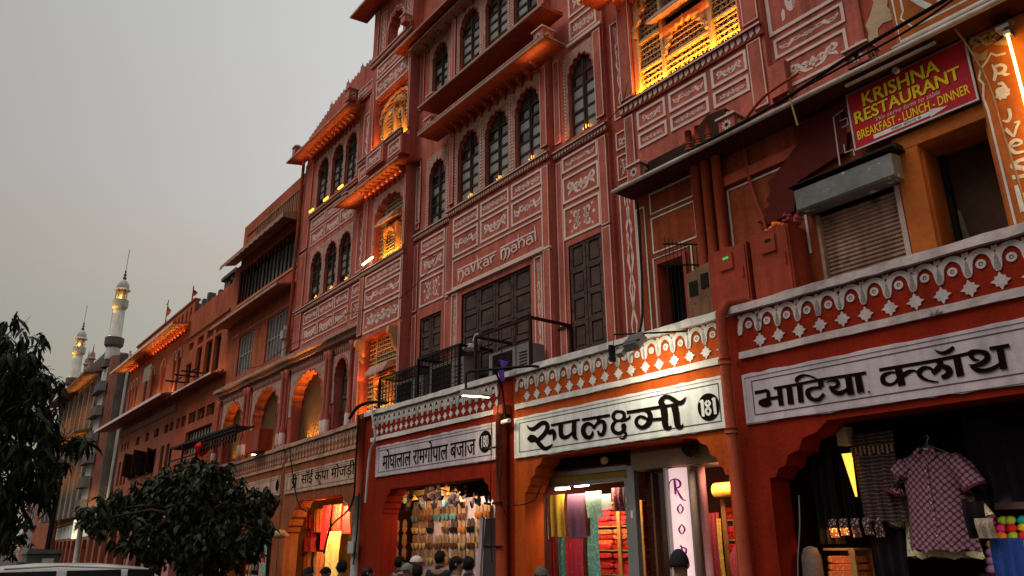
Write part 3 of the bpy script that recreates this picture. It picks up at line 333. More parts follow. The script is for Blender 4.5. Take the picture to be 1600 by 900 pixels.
'navkar':'-11926,6819,-11951,6857,-11723,6816,-11747,6853,-11524,6813,-11548,6850,-11348,6812,-11371,6848,-11202,6811,-11226,6847,-11077,6812,-11100,6848,-10958,6813,-10981,6849,-10843,6816,-10866,6851,-10734,6818,-10758,6853,-10627,6821,-10650,6856|-10491,6832,-10513,6867,-10332,6835,-10353,6870,-10175,6838,-10196,6873,-10014,6840,-10034,6874,-9844,6840,-9863,6874,-9670,6839,-9689,6872,-9500,6837,-9518,6870|-11938,6821,-11881,6805,-11915,6603,-11870,6591|-11883,6756,-11911,6780,-11842,6764,-11874,6793,-11803,6773,-11835,6806,-11785,6773,-11788,6807,-11785,6770,-11740,6779,-11774,6752,-11717,6747,-11765,6727,-11705,6715,-11761,6700,-11702,6682,-11762,6668,-11707,6648,-11771,6637,-11723,6615,-11790,6607,-11754,6586,-11819,6574,-11795,6560,-11848,6542,-11835,6535|-11655,6748,-11681,6776,-11618,6752,-11645,6782,-11584,6756,-11608,6788,-11570,6756,-11565,6784,-11573,6756,-11529,6757,-11568,6739,-11516,6731,-11560,6716,-11507,6707,-11551,6690,-11499,6681,-11541,6661,-11492,6652,-11532,6632,-11484,6623|-11546,6730,-11532,6705,-11586,6734,-11571,6707,-11628,6737,-11609,6709,-11664,6734,-11632,6706,-11686,6719,-11642,6697,-11694,6698,-11646,6683,-11688,6674,-11644,6673,-11662,6649,-11633,6663,-11626,6627,-11614,6651,-11584,6616,-11600,6645,-11552,6623,-11582,6648,-11527,6639,-11557,6660,-11504,6653,-11530,6672|-11497,6825,-11446,6820,-11481,6793,-11430,6789,-11466,6761,-11414,6757,-11450,6730,-11399,6725,-11432,6694,-11384,6688,-11413,6655,-11371,6654,-11369,6624,-11387,6653,-11345,6646,-11386,6664,-11334,6682,-11376,6699,-11324,6720,-11366,6737,-11315,6755,-11356,6770,-11308,6791,-11347,6806,-11301,6827,-11338,6841|-11266,6950,-11245,6944,-11263,6905,-11232,6898,-11260,6861,-11220,6851,-11256,6814,-11209,6802,-11251,6762,-11202,6749,-11245,6706,-11197,6694,-11239,6651,-11192,6639|-11200,6704,-11227,6723,-11083,6774,-11122,6801|-11214,6711,-11187,6718,-11110,6604,-11072,6614|-11013,6747,-11037,6775,-10976,6752,-11001,6781,-10941,6757,-10963,6787,-10927,6756,-10920,6782,-10929,6754,-10886,6753,-10924,6734,-10875,6726,-10918,6709,-10868,6700,-10910,6683,-10861,6674,-10902,6656,-10856,6646,-10895,6628,-10850,6618|-10904,6718,-10892,6694,-10947,6722,-10934,6696,-10992,6725,-10975,6698,-11029,6723,-11001,6696,-11049,6710,-11008,6689,-11054,6689,-11009,6678,-11044,6667,-11005,6670,-11019,6645,-10996,6662,-10986,6628,-10978,6652,-10949,6618,-10962,6646,-10919,6623,-10944,6648,-10895,6634,-10920,6656,-10871,6645,-10894,6664|-10833,6787,-10788,6776,-10810,6644,-10765,6633|-10780,6720,-10806,6738,-10757,6736,-10785,6755,-10734,6751,-10764,6773,-10714,6759,-10742,6786,-10702,6757,-10716,6789,-10690,6751,-10693,6785,-10672,6744,-10675,6782|-10505,6826,-10451,6811,-10489,6615,-10441,6602|-10442,6756,-10467,6773,-10416,6772,-10447,6793,-10393,6786,-10427,6814,-10383,6789,-10395,6823,-10387,6788,-10352,6801,-10375,6771,-10328,6771,-10365,6749,-10314,6739,-10360,6720,-10310,6706,-10360,6687,-10313,6669,-10366,6656,-10324,6636,-10379,6629,-10348,6610,-10399,6602,-10379,6589,-10420,6575,-10409,6569|-10322,6739,-10347,6755,-10302,6754,-10333,6774,-10283,6768,-10317,6795,-10276,6771,-10288,6804,-10275,6767,-10246,6785,-10260,6752,-10216,6756,-10249,6732,-10199,6723,-10246,6703,-10196,6687,-10249,6668,-10202,6649,-10257,6638,-10217,6617,-10270,6618,-10242,6598,-10291,6601,-10273,6586,-10312,6583,-10303,6575|-10150,6758,-10170,6785,-10111,6762,-10132,6790,-10073,6767,-10093,6796,-10053,6766,-10054,6793,-10054,6765,-10019,6770,-10050,6751,-10007,6746,-10044,6731,-9999,6723,-10037,6708,-9993,6699,-10031,6682,-9989,6673,-10025,6656,-9984,6648|-10036,6739,-10025,6715,-10075,6742,-10064,6718,-10116,6746,-10101,6720,-10150,6743,-10125,6718,-10170,6730,-10134,6709,-10178,6710,-10137,6696,-10174,6688,-10135,6686,-10156,6665,-10127,6675,-10127,6644,-10113,6663,-10091,6631,-10102,6658,-10060,6637,-10084,6661,-10033,6651,-10057,6671,-10008,6664,-10028,6682|-9965,6955,-9951,6951,-9968,6909,-9942,6901,-9970,6862,-9933,6852,-9970,6815,-9924,6803,-9964,6766,-9918,6755,-9956,6717,-9912,6707,-9947,6668,-9907,6658|-9918,6761,-9941,6778,-9890,6779,-9917,6799,-9864,6797,-9893,6821,-9847,6801,-9861,6831,-9839,6795,-9817,6815,-9823,6779,-9783,6785,-9812,6758,-9764,6750,-9807,6729,-9765,6714,-9810,6691,-9777,6678,-9812,6652,-9790,6643|-9703,6767,-9724,6793,-9663,6774,-9684,6801,-9624,6780,-9643,6808,-9601,6779,-9604,6807,-9601,6777,-9568,6783,-9595,6762,-9555,6758,-9588,6739,-9546,6733,-9579,6714,-9537,6707,-9570,6685,-9530,6678,-9562,6656,-9524,6649|-9584,6751,-9571,6728,-9629,6752,-9615,6728,-9674,6752,-9658,6727,-9711,6748,-9686,6723,-9731,6733,-9696,6713,-9736,6712,-9697,6701,-9728,6689,-9693,6691,-9708,6666,-9683,6679,-9677,6645,-9666,6666,-9640,6633,-9651,6659,-9608,6639,-9630,6662,-9580,6653,-9601,6673,-9552,6666,-9571,6684|-9497,6954,-9480,6949,-9496,6905,-9469,6897,-9495,6856,-9458,6846,-9493,6807,-9450,6795,-9489,6758,-9446,6746,-9483,6709,-9445,6698,-9478,6660,-9443,6651',
'shri':'-17153,3054,-17177,3062,-17129,3063,-17162,3074,-17105,3074,-17147,3087,-17081,3084,-17131,3100,-17062,3090,-17113,3111,-17056,3091,-17083,3119,-17062,3090,-17040,3115,-17055,3087,-17007,3105,-17043,3082,-16982,3093,-17033,3075,-16965,3079,-17030,3071,-16958,3064,-17033,3065,-16965,3051,-17043,3056,-16981,3038,-17059,3046,-17002,3027,-17075,3038,-17024,3017,-17083,3034,-17050,3011,-17078,3033,-17085,3012,-17082,3034,-17110,3020,-17095,3038,-17126,3028,-17112,3044,-17138,3035,-17130,3050,-17150,3041|-17094,3008,-17036,3020,-16985,2943,-16927,2955|-16988,2949,-16931,2928,-17133,2877,-17102,2865|-16986,3071,-17009,3101,-16757,3075,-16781,3108|-17027,3096,-16955,3092,-16974,2892,-16903,2888|-16886,3098,-16815,3092,-16868,2887,-16802,2881|-16968,3103,-17007,3106,-16970,3117,-17010,3119,-16973,3131,-17014,3134,-16976,3144,-17018,3148,-16976,3156,-17020,3161,-16973,3165,-17017,3173,-16967,3172,-17009,3182,-16957,3177,-16997,3191,-16947,3181,-16981,3197,-16940,3182,-16961,3201,-16941,3182,-16933,3200,-16938,3181,-16908,3193,-16926,3175,-16888,3184,-16912,3167,-16870,3173,-16899,3157,-16855,3162,-16890,3148,-16843,3150,-16884,3140,-16836,3139,-16880,3130,-16832,3127,-16877,3119,-16831,3116,-16875,3108,-16830,3104,-16872,3097,-16828,3094',
'roop':'-6243,2361,-6213,2361,-6244,2342,-6211,2342,-6245,2323,-6209,2323,-6245,2303,-6207,2303,-6246,2283,-6206,2283,-6246,2261,-6207,2260,-6246,2238,-6210,2237,-6245,2214,-6213,2213,-6245,2191,-6215,2190|-6310,2242,-6320,2241,-6310,2259,-6323,2258,-6312,2276,-6327,2275,-6312,2292,-6330,2292,-6309,2306,-6328,2309,-6303,2319,-6322,2325,-6296,2332,-6312,2339,-6286,2343,-6299,2352,-6274,2352,-6283,2363,-6258,2357,-6263,2370,-6238,2360,-6240,2374,-6218,2360,-6217,2375,-6201,2357,-6195,2373,-6188,2350,-6174,2366,-6174,2340,-6154,2356,-6164,2329,-6138,2343,-6159,2320,-6127,2328,-6158,2312,-6123,2312,-6159,2301,-6126,2295,-6163,2290,-6135,2280,-6168,2283,-6147,2267,-6176,2278,-6165,2260,-6190,2274,-6185,2257,-6207,2270,-6204,2256,-6225,2266,-6222,2255|-6220,2261,-6206,2266,-6208,2235,-6189,2242,-6196,2209,-6172,2217,-6184,2184,-6155,2194,-6171,2162,-6141,2174,-6159,2146,-6130,2158,-6146,2133,-6122,2145,-6132,2123,-6114,2134,-6118,2115,-6107,2126,-6104,2110,-6098,2122,-6090,2109,-6088,2119,-6078,2110,-6077,2118,-6066,2110,-6065,2116|-6171,2081,-6160,2074,-6186,2069,-6172,2060,-6203,2057,-6185,2046,-6219,2043,-6194,2034,-6227,2025,-6198,2024,-6223,2006,-6196,2011,-6210,1987,-6190,1994,-6195,1971,-6182,1979,-6177,1964,-6176,1974,-6158,1970,-6169,1979,-6139,1984,-6156,1993,-6122,2002,-6146,2009,-6113,2021,-6142,2022,-6118,2039,-6144,2031,-6131,2054,-6151,2044,-6146,2067,-6162,2059,-6159,2080,-6172,2075|-6170,1851,-6159,1845,-6186,1839,-6172,1830,-6204,1826,-6185,1816,-6220,1811,-6195,1803,-6228,1794,-6199,1793,-6224,1774,-6198,1780,-6211,1756,-6191,1764,-6195,1741,-6182,1750,-6176,1734,-6175,1745,-6157,1740,-6167,1749,-6137,1754,-6154,1763,-6120,1772,-6144,1780,-6111,1792,-6139,1792,-6116,1810,-6141,1802,-6129,1825,-6149,1815,-6145,1838,-6160,1830,-6159,1851,-6171,1845|-6223,1601,-6218,1615,-6214,1599,-6212,1615,-6208,1599,-6202,1617,-6210,1600,-6186,1611,-6207,1592,-6179,1596,-6207,1570,-6177,1572,-6207,1539,-6178,1540,-6209,1504,-6180,1505,-6211,1471,-6182,1472|-6182,1589,-6176,1599,-6168,1583,-6161,1596,-6155,1578,-6145,1594,-6145,1573,-6128,1588,-6142,1569,-6115,1577,-6142,1560,-6112,1561,-6145,1545,-6116,1542,-6151,1530,-6123,1525,-6156,1521,-6132,1510,-6159,1517,-6147,1501,-6166,1514,-6163,1498,-6178,1511,-6175,1498,-6189,1508,-6187,1498',
'raj':'-2223,6212,-2209,6215,-2221,6189,-2202,6192,-2218,6165,-2194,6169,-2216,6145,-2187,6143,-2217,6127,-2185,6115,-2221,6108,-2190,6088,-2228,6087,-2200,6064,-2236,6063,-2210,6041,-2244,6040,-2220,6019|-2196,6164,-2198,6191,-2181,6162,-2183,6190,-2165,6160,-2167,6189,-2152,6157,-2151,6188,-2143,6152,-2136,6182,-2136,6145,-2122,6171,-2129,6134,-2109,6157,-2125,6126,-2099,6139,-2125,6125,-2094,6116,-2127,6123,-2100,6095,-2133,6114,-2110,6080,-2141,6106,-2123,6068,-2148,6100,-2138,6062,-2157,6098,-2155,6063,-2169,6099,-2171,6070,-2184,6102,-2186,6078,-2199,6105,-2200,6086|-2163,6078,-2147,6097,-2156,6066,-2139,6086,-2149,6054,-2131,6076,-2141,6041,-2124,6067,-2130,6031,-2119,6061,-2118,6026,-2114,6056,-2107,6025,-2106,6051,-2097,6027,-2097,6046,-2088,6028,-2088,6040|-2209,5965,-2210,5987,-2198,5962,-2201,5989,-2188,5959,-2190,5991,-2181,5956,-2178,5991,-2179,5954,-2165,5984,-2179,5952,-2154,5970,-2177,5945,-2148,5955,-2174,5932,-2145,5941,-2169,5917,-2141,5928,-2163,5900,-2136,5912,-2156,5882,-2131,5893,-2149,5863,-2125,5873,-2142,5845,-2120,5854|-2169,5929,-2171,5898,-2180,5933,-2182,5902,-2192,5936,-2194,5907,-2204,5940,-2203,5910,-2217,5939,-2209,5911,-2227,5934,-2213,5908,-2236,5925,-2217,5902,-2242,5913,-2219,5897,-2244,5897,-2219,5897,-2238,5881,-2219,5896,-2229,5869,-2216,5889,-2218,5859,-2210,5883,-2205,5854,-2205,5879,-2191,5855,-2197,5879,-2178,5860,-2186,5883,-2165,5866,-2173,5888,-2153,5871,-2160,5893|-2179,5679,-2151,5673,-2180,5656,-2151,5651,-2180,5633,-2151,5627,-2181,5613,-2152,5603,-2183,5598,-2156,5582,-2187,5587,-2164,5564,-2193,5577,-2174,5549,-2200,5570,-2186,5539,-2205,5566,-2200,5535,-2209,5565,-2214,5539,-2218,5570,-2226,5550,-2228,5577,-2236,5561,-2239,5584,-2245,5571|-2248,5468,-2223,5489,-2241,5456,-2216,5476,-2234,5443,-2210,5463,-2227,5430,-2203,5449,-2220,5418,-2196,5434,-2213,5404,-2190,5419,-2205,5390,-2184,5403,-2198,5376,-2179,5387,-2190,5362,-2174,5372|-2174,5360,-2190,5374,-2162,5383,-2179,5398,-2151,5407,-2168,5422,-2140,5429,-2158,5446,-2130,5447,-2148,5466,-2121,5460,-2137,5482,-2111,5470,-2127,5494,-2102,5480,-2121,5501,-2099,5502,-2120,5493,-2113,5516,-2118,5490,-2127,5517,-2127,5495,-2141,5517,-2141,5500,-2153,5517,-2154,5505|-2225,5272,-2222,5296,-2209,5268,-2207,5290,-2193,5264,-2191,5284,-2178,5261,-2177,5279,-2163,5259,-2165,5277,-2149,5260,-2154,5280,-2136,5264,-2144,5286,-2124,5271,-2139,5291,-2118,5290,-2140,5286,-2127,5309,-2144,5288,-2140,5326,-2154,5299,-2158,5340,-2167,5308,-2177,5348,-2177,5312,-2196,5346,-2187,5310,-2215,5338,-2200,5303,-2233,5324,-2211,5294,-2245,5303,-2215,5287,-2247,5275,-2215,5274,-2243,5246,-2212,5254,-2233,5216,-2205,5234,-2216,5192,-2199,5222,-2194,5180,-2188,5214,-2170,5177,-2169,5207,-2147,5178,-2147,5201,-2125,5177,-2125,5195',
}
# ---- painted scroll motifs, unit box x -1..1, z -.5..0.5
def spiral(cx, cz, r, a0, turns, w, flip=1, n=14):
    P = []; Wd = []
    for k in range(n + 1):
        t = k / n; a = a0 + flip * turns * 2 * pi * t; rr = r * (1 - .82 * t)
        P.append((cx + rr * cos(a), cz + rr * sin(a))); Wd.append(w * (1.05 - .45 * t))
    return P, Wd
def leafp(x, z, a, l, w): return [(x, z), (x + cos(a) * l * .5, z + sin(a) * l * .5), (x + cos(a) * l, z + sin(a) * l)], [w * .5, w, w * .15]
def flower(x, z, r, n=6):
    return [leafp(x, z, 2 * pi * k / n + .5, r, r * .42) for k in range(n)]
def motif(kind):
    L = []
    if kind in ('a', 'b', 'd'):
        if kind == 'a': L += flower(0, 0, .26, 8)
        elif kind == 'd': L += [leafp(0, -.3, pi / 2 + s * .55, .62, .12) for s in (-1, 0, 1)] + [leafp(0, -.25, pi / 2 + s * 1.1, .45, .1) for s in (-1, 1)]
        else: L += [leafp(0, -.1, pi / 2 + s * .8, .42, .13) for s in (-1.3, 0, 1.3)] + [leafp(0, 0, -pi / 2, .3, .1)]
        for s in (-1, 1):
            if kind == 'b':
                L.append(([(s * .05, -.38), (s * .3, -.33), (s * .48, -.05), (s * .62, .28), (s * .75, .36)], [.05, .1, .12, .1, .04]))
                L.append(spiral(s * .72, .16, .22, pi / 2, .9, .09, -s)); L.append(spiral(s * .36, .08, .2, -pi / 2 if s > 0 else -pi / 2, .8, .08, -s))
                L.append(([(s * .62, -.1), (s * .8, -.15), (s * .92, -.36)], [.05, .1, .02])); L.append(leafp(s * .5, -.1, pi / 2 - s * .9, .3, .1))
            elif kind == 'a':
                L.append(([(s * .22, -.05), (s * .36, .28), (s * .56, .3), (s * .64, 0), (s * .76, -.28), (s * .95, -.18)], [.05, .09, .1, .1, .09, .02]))
                L.append(spiral(s * .45, .06, .2, pi / 2, .8, .08, s)); L.append(spiral(s * .82, -.02, .2, -pi / 2, .8, .08, s)); L.append(leafp(s * .95, -.1, pi / 2 - s * .3, .45, .09))
            else:
                L.append(([(s * .06, -.35), (s * .35, -.38), (s * .5, -.15), (s * .42, .12)], [.05, .09, .1, .05]))
                L.append(spiral(s * .62, .02, .3, -pi * .6 if s > 0 else -pi * .4, 1.0, .09, s)); L.append(leafp(s * .88, -.3, pi / 2 - s * .15, .65, .1)); L.append(leafp(s * .6, -.36, -s * .2 + (0 if s > 0 else pi), .3, .08))
    elif kind == 'c':      # mirrored ornate brackets
        for s in (-1, 1):
            L.append(spiral(s * .45, .24, .24, -pi / 2, 1.0, .085, -s)); L.append(spiral(s * .45, -.24, .24, pi / 2, 1.0, .085, s))
            L += [leafp(s * .3, z, pi / 2 + s * 1.2, .22, .09) for z in (-.3, 0, .3)]; L.append(([(s * .32, -.42), (s * .26, 0), (s * .32, .42)], [.04, .09, .04]))
            L.append(leafp(s * .72, .05, 0 if s > 0 else pi, .2, .1)); L.append(leafp(s * .66, .38, pi / 2 - s * .6, .16, .08)); L.append(leafp(s * .66, -.38, -pi / 2 + s * .6, .16, .08))
    elif kind == 'e':      # running scroll of five volutes
        for k, x in enumerate((-.78, -.39, 0, .39, .78)):
            f = 1 if k % 2 else -1
            L.append(spiral(x, f * .02, .27, -f * pi / 2, 1.05, .085, f)); L.append(leafp(x + .17, -f * .2, f * .9, .28, .1)); L.append(leafp(x - .17, f * .25, pi - f * .9, .22, .08))
        L.append(([(-.95, .3), (-.6, -.33), (-.2, .33), (.2, -.33), (.6, .33), (.95, -.3)], .05))
    elif kind == 'v':      # tall: box x -.5...5, z -1..1 (scaled by caller)
        L += [leafp(0, .62, pi / 2 + s, .2, .1) for s in (-.9, 0, .9)]
        for s in (-1, 1):
            L.append(([(0, .62), (s * .25, .5), (s * .1, .3), (s * .28, .12), (0, -.1)], [.05, .09, .08, .09, .05]))
            L.append(([(0, -.05), (s * .25, -.25), (s * .06, -.42), (0, -.5)], [.05, .08, .06, .04]))
            L.append(([(0, -.5), (s * .26, -.66), (s * .1, -.86), (s * .3, -.95)], [.05, .08, .08, .03]))
            L.append(spiral(s * .2, .42, .12, 0, .8, .05, s, 8)); L.append(leafp(s * .1, .1, pi / 2 - s * .9, .2, .07)); L.append(spiral(s * .2, .9, .1, -pi / 2, .8, .05, s, 8))
        L.append(([(0, .95), (0, .78)], .06)); L.append(([(0, -.5), (0, -.2)], .05))
    mb = MB()
    for P, w in L:
        if isinstance(w, (int, float)): w = [w] * len(P)
        mb.ribbon(P, [q * 1.75 for q in w], 0, 0)
    return mb
MOT = {k: motif(k).mesh('painted_scroll', CRM) for k in 'abcdev'}
FRM = {}
def panel(root, x0, x1, z0, z1, y, kind, fw_=.042, m=CRM):
    key = (round(x1 - x0, 2), round(z1 - z0, 2), fw_)
    if key not in FRM:
        w, h = key[0] / 2 - fw_ / 2, key[1] / 2 - fw_ / 2
        FRM[key] = MB().ribbon([(-w, -h), (w, -h), (w, h), (-w, h)], fw_, 0, .018, True).mesh('panel_frame', m)
    cx, cz = (x0 + x1) / 2, (z0 + z1) / 2
    f = obj('panel_frame', FRM[key], root, (cx, y, cz))
    if kind:
        w, h = (x1 - x0) / 2 - fw_ * 1.8, (z1 - z0) / 2 - fw_ * 1.8
        if kind == 'v': s = (w * 2 * .95, 1, h * .95)
        elif kind == 'c': q = min(w, h * 2) ; s = (w * .95, 1, h * 2 * .9)
        else: s = (w * .95, 1, h * 2 * .92)
        obj('painted_scroll', MOT[kind], f, (cx + random.uniform(-.008, .008), y - .004, cz + random.uniform(-.006, .006)), sc=(s[0] * random.uniform(.94, 1.03) * random.choice((1, 1, -1)), 1, s[2] * random.uniform(.92, 1.03)), rot=(0, random.uniform(-.02, .02), 0))
    return f
OUT = {}
def pilaster(root, x0, x1, z0, z1, y, d=.05, outline=True, m=None, name='pilaster'):
    o = part(name, MB().box(x0, x1, y - d, y + .02, z0, z1), m or RED, root)
    if outline:
        b = MB().ribbon(rect(x0 + .012, x1 - .012, z0 + .02, z1 - .02), .014, y - d, .004, True)
        part('white_outline', b, CRM, o)
    return o
def string_course(root, x0, x1, z, y, h=.13, teeth=.075, d=.09):
    """moulded ledge with a row of painted leaf teeth under it"""
    part('string_course', MB().box(x0, x1, y - d, y + .01, z, z + h * .3).box(x0, x1, y - d * .45, y + .012, z - h * .75, z + .001), RED2, root)
    mb = MB(); n = max(1, int((x1 - x0) / teeth)); t = (x1 - x0) / n
    for k in range(n):
        a = x0 + k * t; b = a + t * .72
        mb.prism([(a, z), (a + t * .1, z - h * .45), ((a + b) / 2 - t * .12, z - h * .66), (b, z - h * .4), (b, z)], y - d * .45 - .016, y - d * .45)
    mb.box(x0, x1, y - d - .006, y - d, z + h * .02, z + h * .16)
    part('leaf_trim', mb, CRM, root, stuff=True)
def jali_mb(x0, x1, z0, z1, y, c=.085, r=.011, d=.02):
    mb = MB(); w, h = x1 - x0, z1 - z0
    nz = max(2, round(h / (c * 1.15))); nx = max(2, round(w / c)); cx, cz = w / nx, h / nz
    for k in range(nz + 1): mb.ribbon([(x0, z0 + k * cz), (x1, z0 + k * cz)], r * 1.5, y, d)
    for i in range(nx):
        for k in range(nz):
            a, b = x0 + i * cx, z0 + k * cz; hx, hz = cx / 2, cz / 2
            if (i + k) % 2:
                mb.ribbon([(a, b), (a + hx, b + hz * .9), (a + cx, b)], r, y, 0); mb.ribbon([(a, b + cz), (a + hx, b + hz * 1.1), (a + cx, b + cz)], r, y, 0)
                mb.ribbon([(a + hx, b), (a + hx, b + cz)], r, y, 0)
            else:
                mb.ribbon([(a + hx, b + cz * .12), (a + cx * .88, b + hz), (a + hx, b + cz * .88), (a + cx * .12, b + hz)], r, y, 0, True)
                mb.ribbon([(a, b + hz), (a + cx, b + hz)], r, y, 0)
    return mb
def chajja(root, x0, x1, y, z, dep=.5, drop=.12, th=.045, m=None, mt=None, ret=0., ends=True):
    """sloping stone eave with a lip; z = underside height at the wall"""
    mb = MB()
    zf = z - drop
    def sec(x, y0, dd): return [(x, y0, z), (x, y0 - dd, zf), (x, y0 - dd, zf + th * .9), (x, y0, z + th * 1.8)]
    a = sec(x0, y, dep); b = sec(x1, y, dep); i = len(mb.v); mb.v += a + b
    for k in range(4): mb.f.append((i + k, i + (k + 1) % 4, i + 4 + (k + 1) % 4, i + 4 + k))
    mb.f += [(i, i + 1, i + 2, i + 3), (i + 7, i + 6, i + 5, i + 4)]
    o = part('eave', mb, m or RED2, root)
    lip = MB().box(x0 - .02, x1 + .02, y - dep - .03, y - dep + .0, zf + th * .2, zf + th * 1.25)
    lip.v += []
    part('eave_lip', lip, mt or CRM, o)
    return o
BRK = {}
def brackets(root, x0, x1, n, y, z, dep=.3, h=.28, w=.05, m=None):
    key = (dep, h, w)
    if key not in BRK:
        P = [(0, 0), (0, -h), (-dep * .18, -h * .95), (-dep * .32, -h * .6), (-dep * .5, -h * .62), (-dep * .62, -h * .3), (-dep * .85, -h * .3), (-dep, -h * .05), (-dep, 0)]
        BRK[key] = MB().prism(P, -w / 2, w / 2, 'x').mesh('bracket', m or RED2)
    for k in range(n):
        obj('bracket', BRK[key], root, (x0 + (x1 - x0) * (k + .5) / n, y, z))
def glyph_mb(name, y, key=None):
    mb = MB()
    for s in TR[name].split('|'):
        a = [int(v) / 1000 for v in s.split(',')]; n = len(a) // 4; i = len(mb.v)
        for k in range(n): mb.v += [(a[4 * k], y, a[4 * k + 1]), (a[4 * k + 2], y, a[4 * k + 3])]
        for k in range(n - 1): mb.f.append((i + 2 * k, i + 2 * k + 1, i + 2 * k + 3, i + 2 * k + 2))
    # lift each stroke a hair so that crossings are not coplanar
    return mb
def strokes_part(nm, name, y, m, parent):
    mb = MB(); q = 0
    for s in TR[name].split('|'):
        a = [int(v) / 1000 for v in s.split(',')]; n = len(a) // 4; i = len(mb.v); yy = y - .0006 * q; q += 1
        for k in range(n): mb.v += [(a[4 * k], yy, a[4 * k + 1]), (a[4 * k + 2], yy, a[4 * k + 3])]
        for k in range(n - 1): mb.f.append((i + 2 * k, i + 2 * k + 1, i + 2 * k + 3, i + 2 * k + 2))
    return part(nm, mb, m, parent)
def text_part(nm, s, m, parent, x0, x1, z0, z1, y, bold=0, shear=0, spacing=1.0, slant=0, reps=1):
    """flat lettering fitted to the box x0..x1, z0..z1 on the plane y"""
    c = bpy.data.curves.new('lettering', 'FONT'); c.body = s; c.size = 1; c.shear = shear; c.space_character = spacing; c.offset = bold; c.resolution_u = 3
    o = bpy.data.objects.new('tmp', c); COL.objects.link(o); bpy.context.view_layer.update()
    me = bpy.data.meshes.new_from_object(o.evaluated_get(bpy.context.evaluated_depsgraph_get())); bpy.data.objects.remove(o)
    X = [v.co.x for v in me.vertices]; Y_ = [v.co.y for v in me.vertices]; ax, bx_, ay, by = min(X), max(X), min(Y_), max(Y_)
    mb = MB()
    for r in range(reps):
        i = len(mb.v); off = (r - (reps - 1) / 2) * .006
        for v in me.vertices:
            tx = (v.co.x - ax) / (bx_ - ax); tz = (v.co.y - ay) / (by - ay)
            x = x0 + tx * (x1 - x0) + off; z = z0 + tz * (z1 - z0) + slant * tx + abs(off) * 0
            mb.v.append((x, y - .0005 * r, z))
        for p in me.polygons: mb.f.append(tuple(i + k for k in p.vertices))
    bpy.data.meshes.remove(me)
    return part(nm, mb, m, parent)
# ------------------------------------------------------------------ ground
struct('ground', MB().face([(-900, -300, 0), (300, -300, 0), (300, 900, 0), (-900, 900, 0)]), mat('dusty_ground', (.10, .085, .07), var=.3))
struct('road', MB().face([(-400, -9, .004), (60, -9, .004), (60, 4.4, .004), (-400, 18, .004)]), mat('road_asphalt', (.05, .048, .045), var=.25, scale=.6))
mb = MB()
mb.prism([(-14, 6.55), (20, 6.4), (20, 30), (-300, 60), (-300, 24), (-58, 9.2), (-26, 7.3)], 0, .12, 'z')
struct('pavement', mb, mat('pavement_stone', (.16, .12, .10), var=.3))
# ------------------------------------------------------------------ windows
def leaf_window(root, x0, x1, z0, z1, y, rows=5, name='window', glassm=None, arch=True, zs=None, barm=None, cols=4, label=None):
    """two-leaf timber window: frame bars (part) with separate panes (sub-parts)"""
    m = barm or WIN; w = x1 - x0; zs = zs or z1 - .42; b = .035
    fr = MB(); t = w / 2
    for s in (0, 1):
        a, c = x0 + s * t + .006, x0 + (s + 1) * t - .006
        fr.box(a, a + b, y - .03, y + .02, z0, z1); fr.box(c - b, c, y - .03, y + .02, z0, z1)
    n = rows; zz = [z0 + (zs - z0) * k / n for k in range(n + 1)]
    for s in (0, 1):
        a, c = x0 + s * t + .006, x0 + (s + 1) * t - .006
        for z in zz: fr.box(a + b, c - b, y - .026, y + .016, z, z + .042)
    fr.box(x0, x1, y - .01, y + .02, zs + .04, z1 + .02)
    fr.box((x0 + x1) / 2 - .016, (x0 + x1) / 2 + .016, y - .05, y - .031, z0, z1 - .08)
    f = part(name, fr, m, root, label=label)
    for s in (0, 1):
        a, c = x0 + s * t + .006 + b, x0 + (s + 1) * t - .006 - b
        for k in range(n):
            key = ('pane', round(c - a, 2), round(zz[k + 1] - zz[k] - .042, 2), glassm)
            if key not in FRM: FRM[key] = MB().box(-key[1] / 2 - .005, key[1] / 2 + .005, -.004, .004, -.004, key[2] + .004).mesh('pane', glassm or GLS)
            key2 = key if not (k == n - 1 or random.random() < .10) else None
            if key2 is None:
                key2 = ('dpane', key[1], key[2])
                if key2 not in FRM: FRM[key2] = MB().box(-key[1] / 2 - .005, key[1] / 2 + .005, -.004, .004, -.004, key[2] + .004).mesh('pane', DGL)
            o = obj('pane', FRM[key2], f, ((a + c) / 2, y - .001, zz[k] + .042)); o.rotation_euler = (radians(random.uniform(-1.5, 1.5)), 0, radians(random.uniform(-2, 2)))
    return f
def surround(root, x0, x1, z0, z1, zt, y, wpad=.07):
    """carved cream spandrel and beaded jambs round an arched opening"""
    ap = arch_poly(x0, x1, z0, z1 - .46, z1)
    outer = rect(x0 - wpad, x1 + wpad, z0, zt)
    pts = [(p[0] * 1.0, p[1]) for p in ap[2:]]
    mb = MB(); poly = [(x0 - wpad, z0), (x0, z0)] + list(reversed(pts))[0:] + [(x1, z0), (x1 + wpad, z0), (x1 + wpad, zt), (x0 - wpad, zt)]
    mb.prism(poly, y - .012, y + .012)
    o = part('carved_surround', mb, CRM2, root)
    bd = MB(); n = int((zt - z0) / .07)
    for s in (x0 - wpad - .012, x1 + wpad + .012):
        for k in range(n): bd.prism([(s - .014, z0 + k * .07), (s + .014, z0 + k * .07), (s + .014, z0 + k * .07 + .035), (s - .014, z0 + k * .07 + .045)], y - .02, y)
    part('bead_trim', bd, CRM, o, stuff=True)
    lk = MB().ribbon([(p[0], p[1]) for p in pts], .022, y - .012, .012); part('foil_edge', lk, RED, o)
    return o
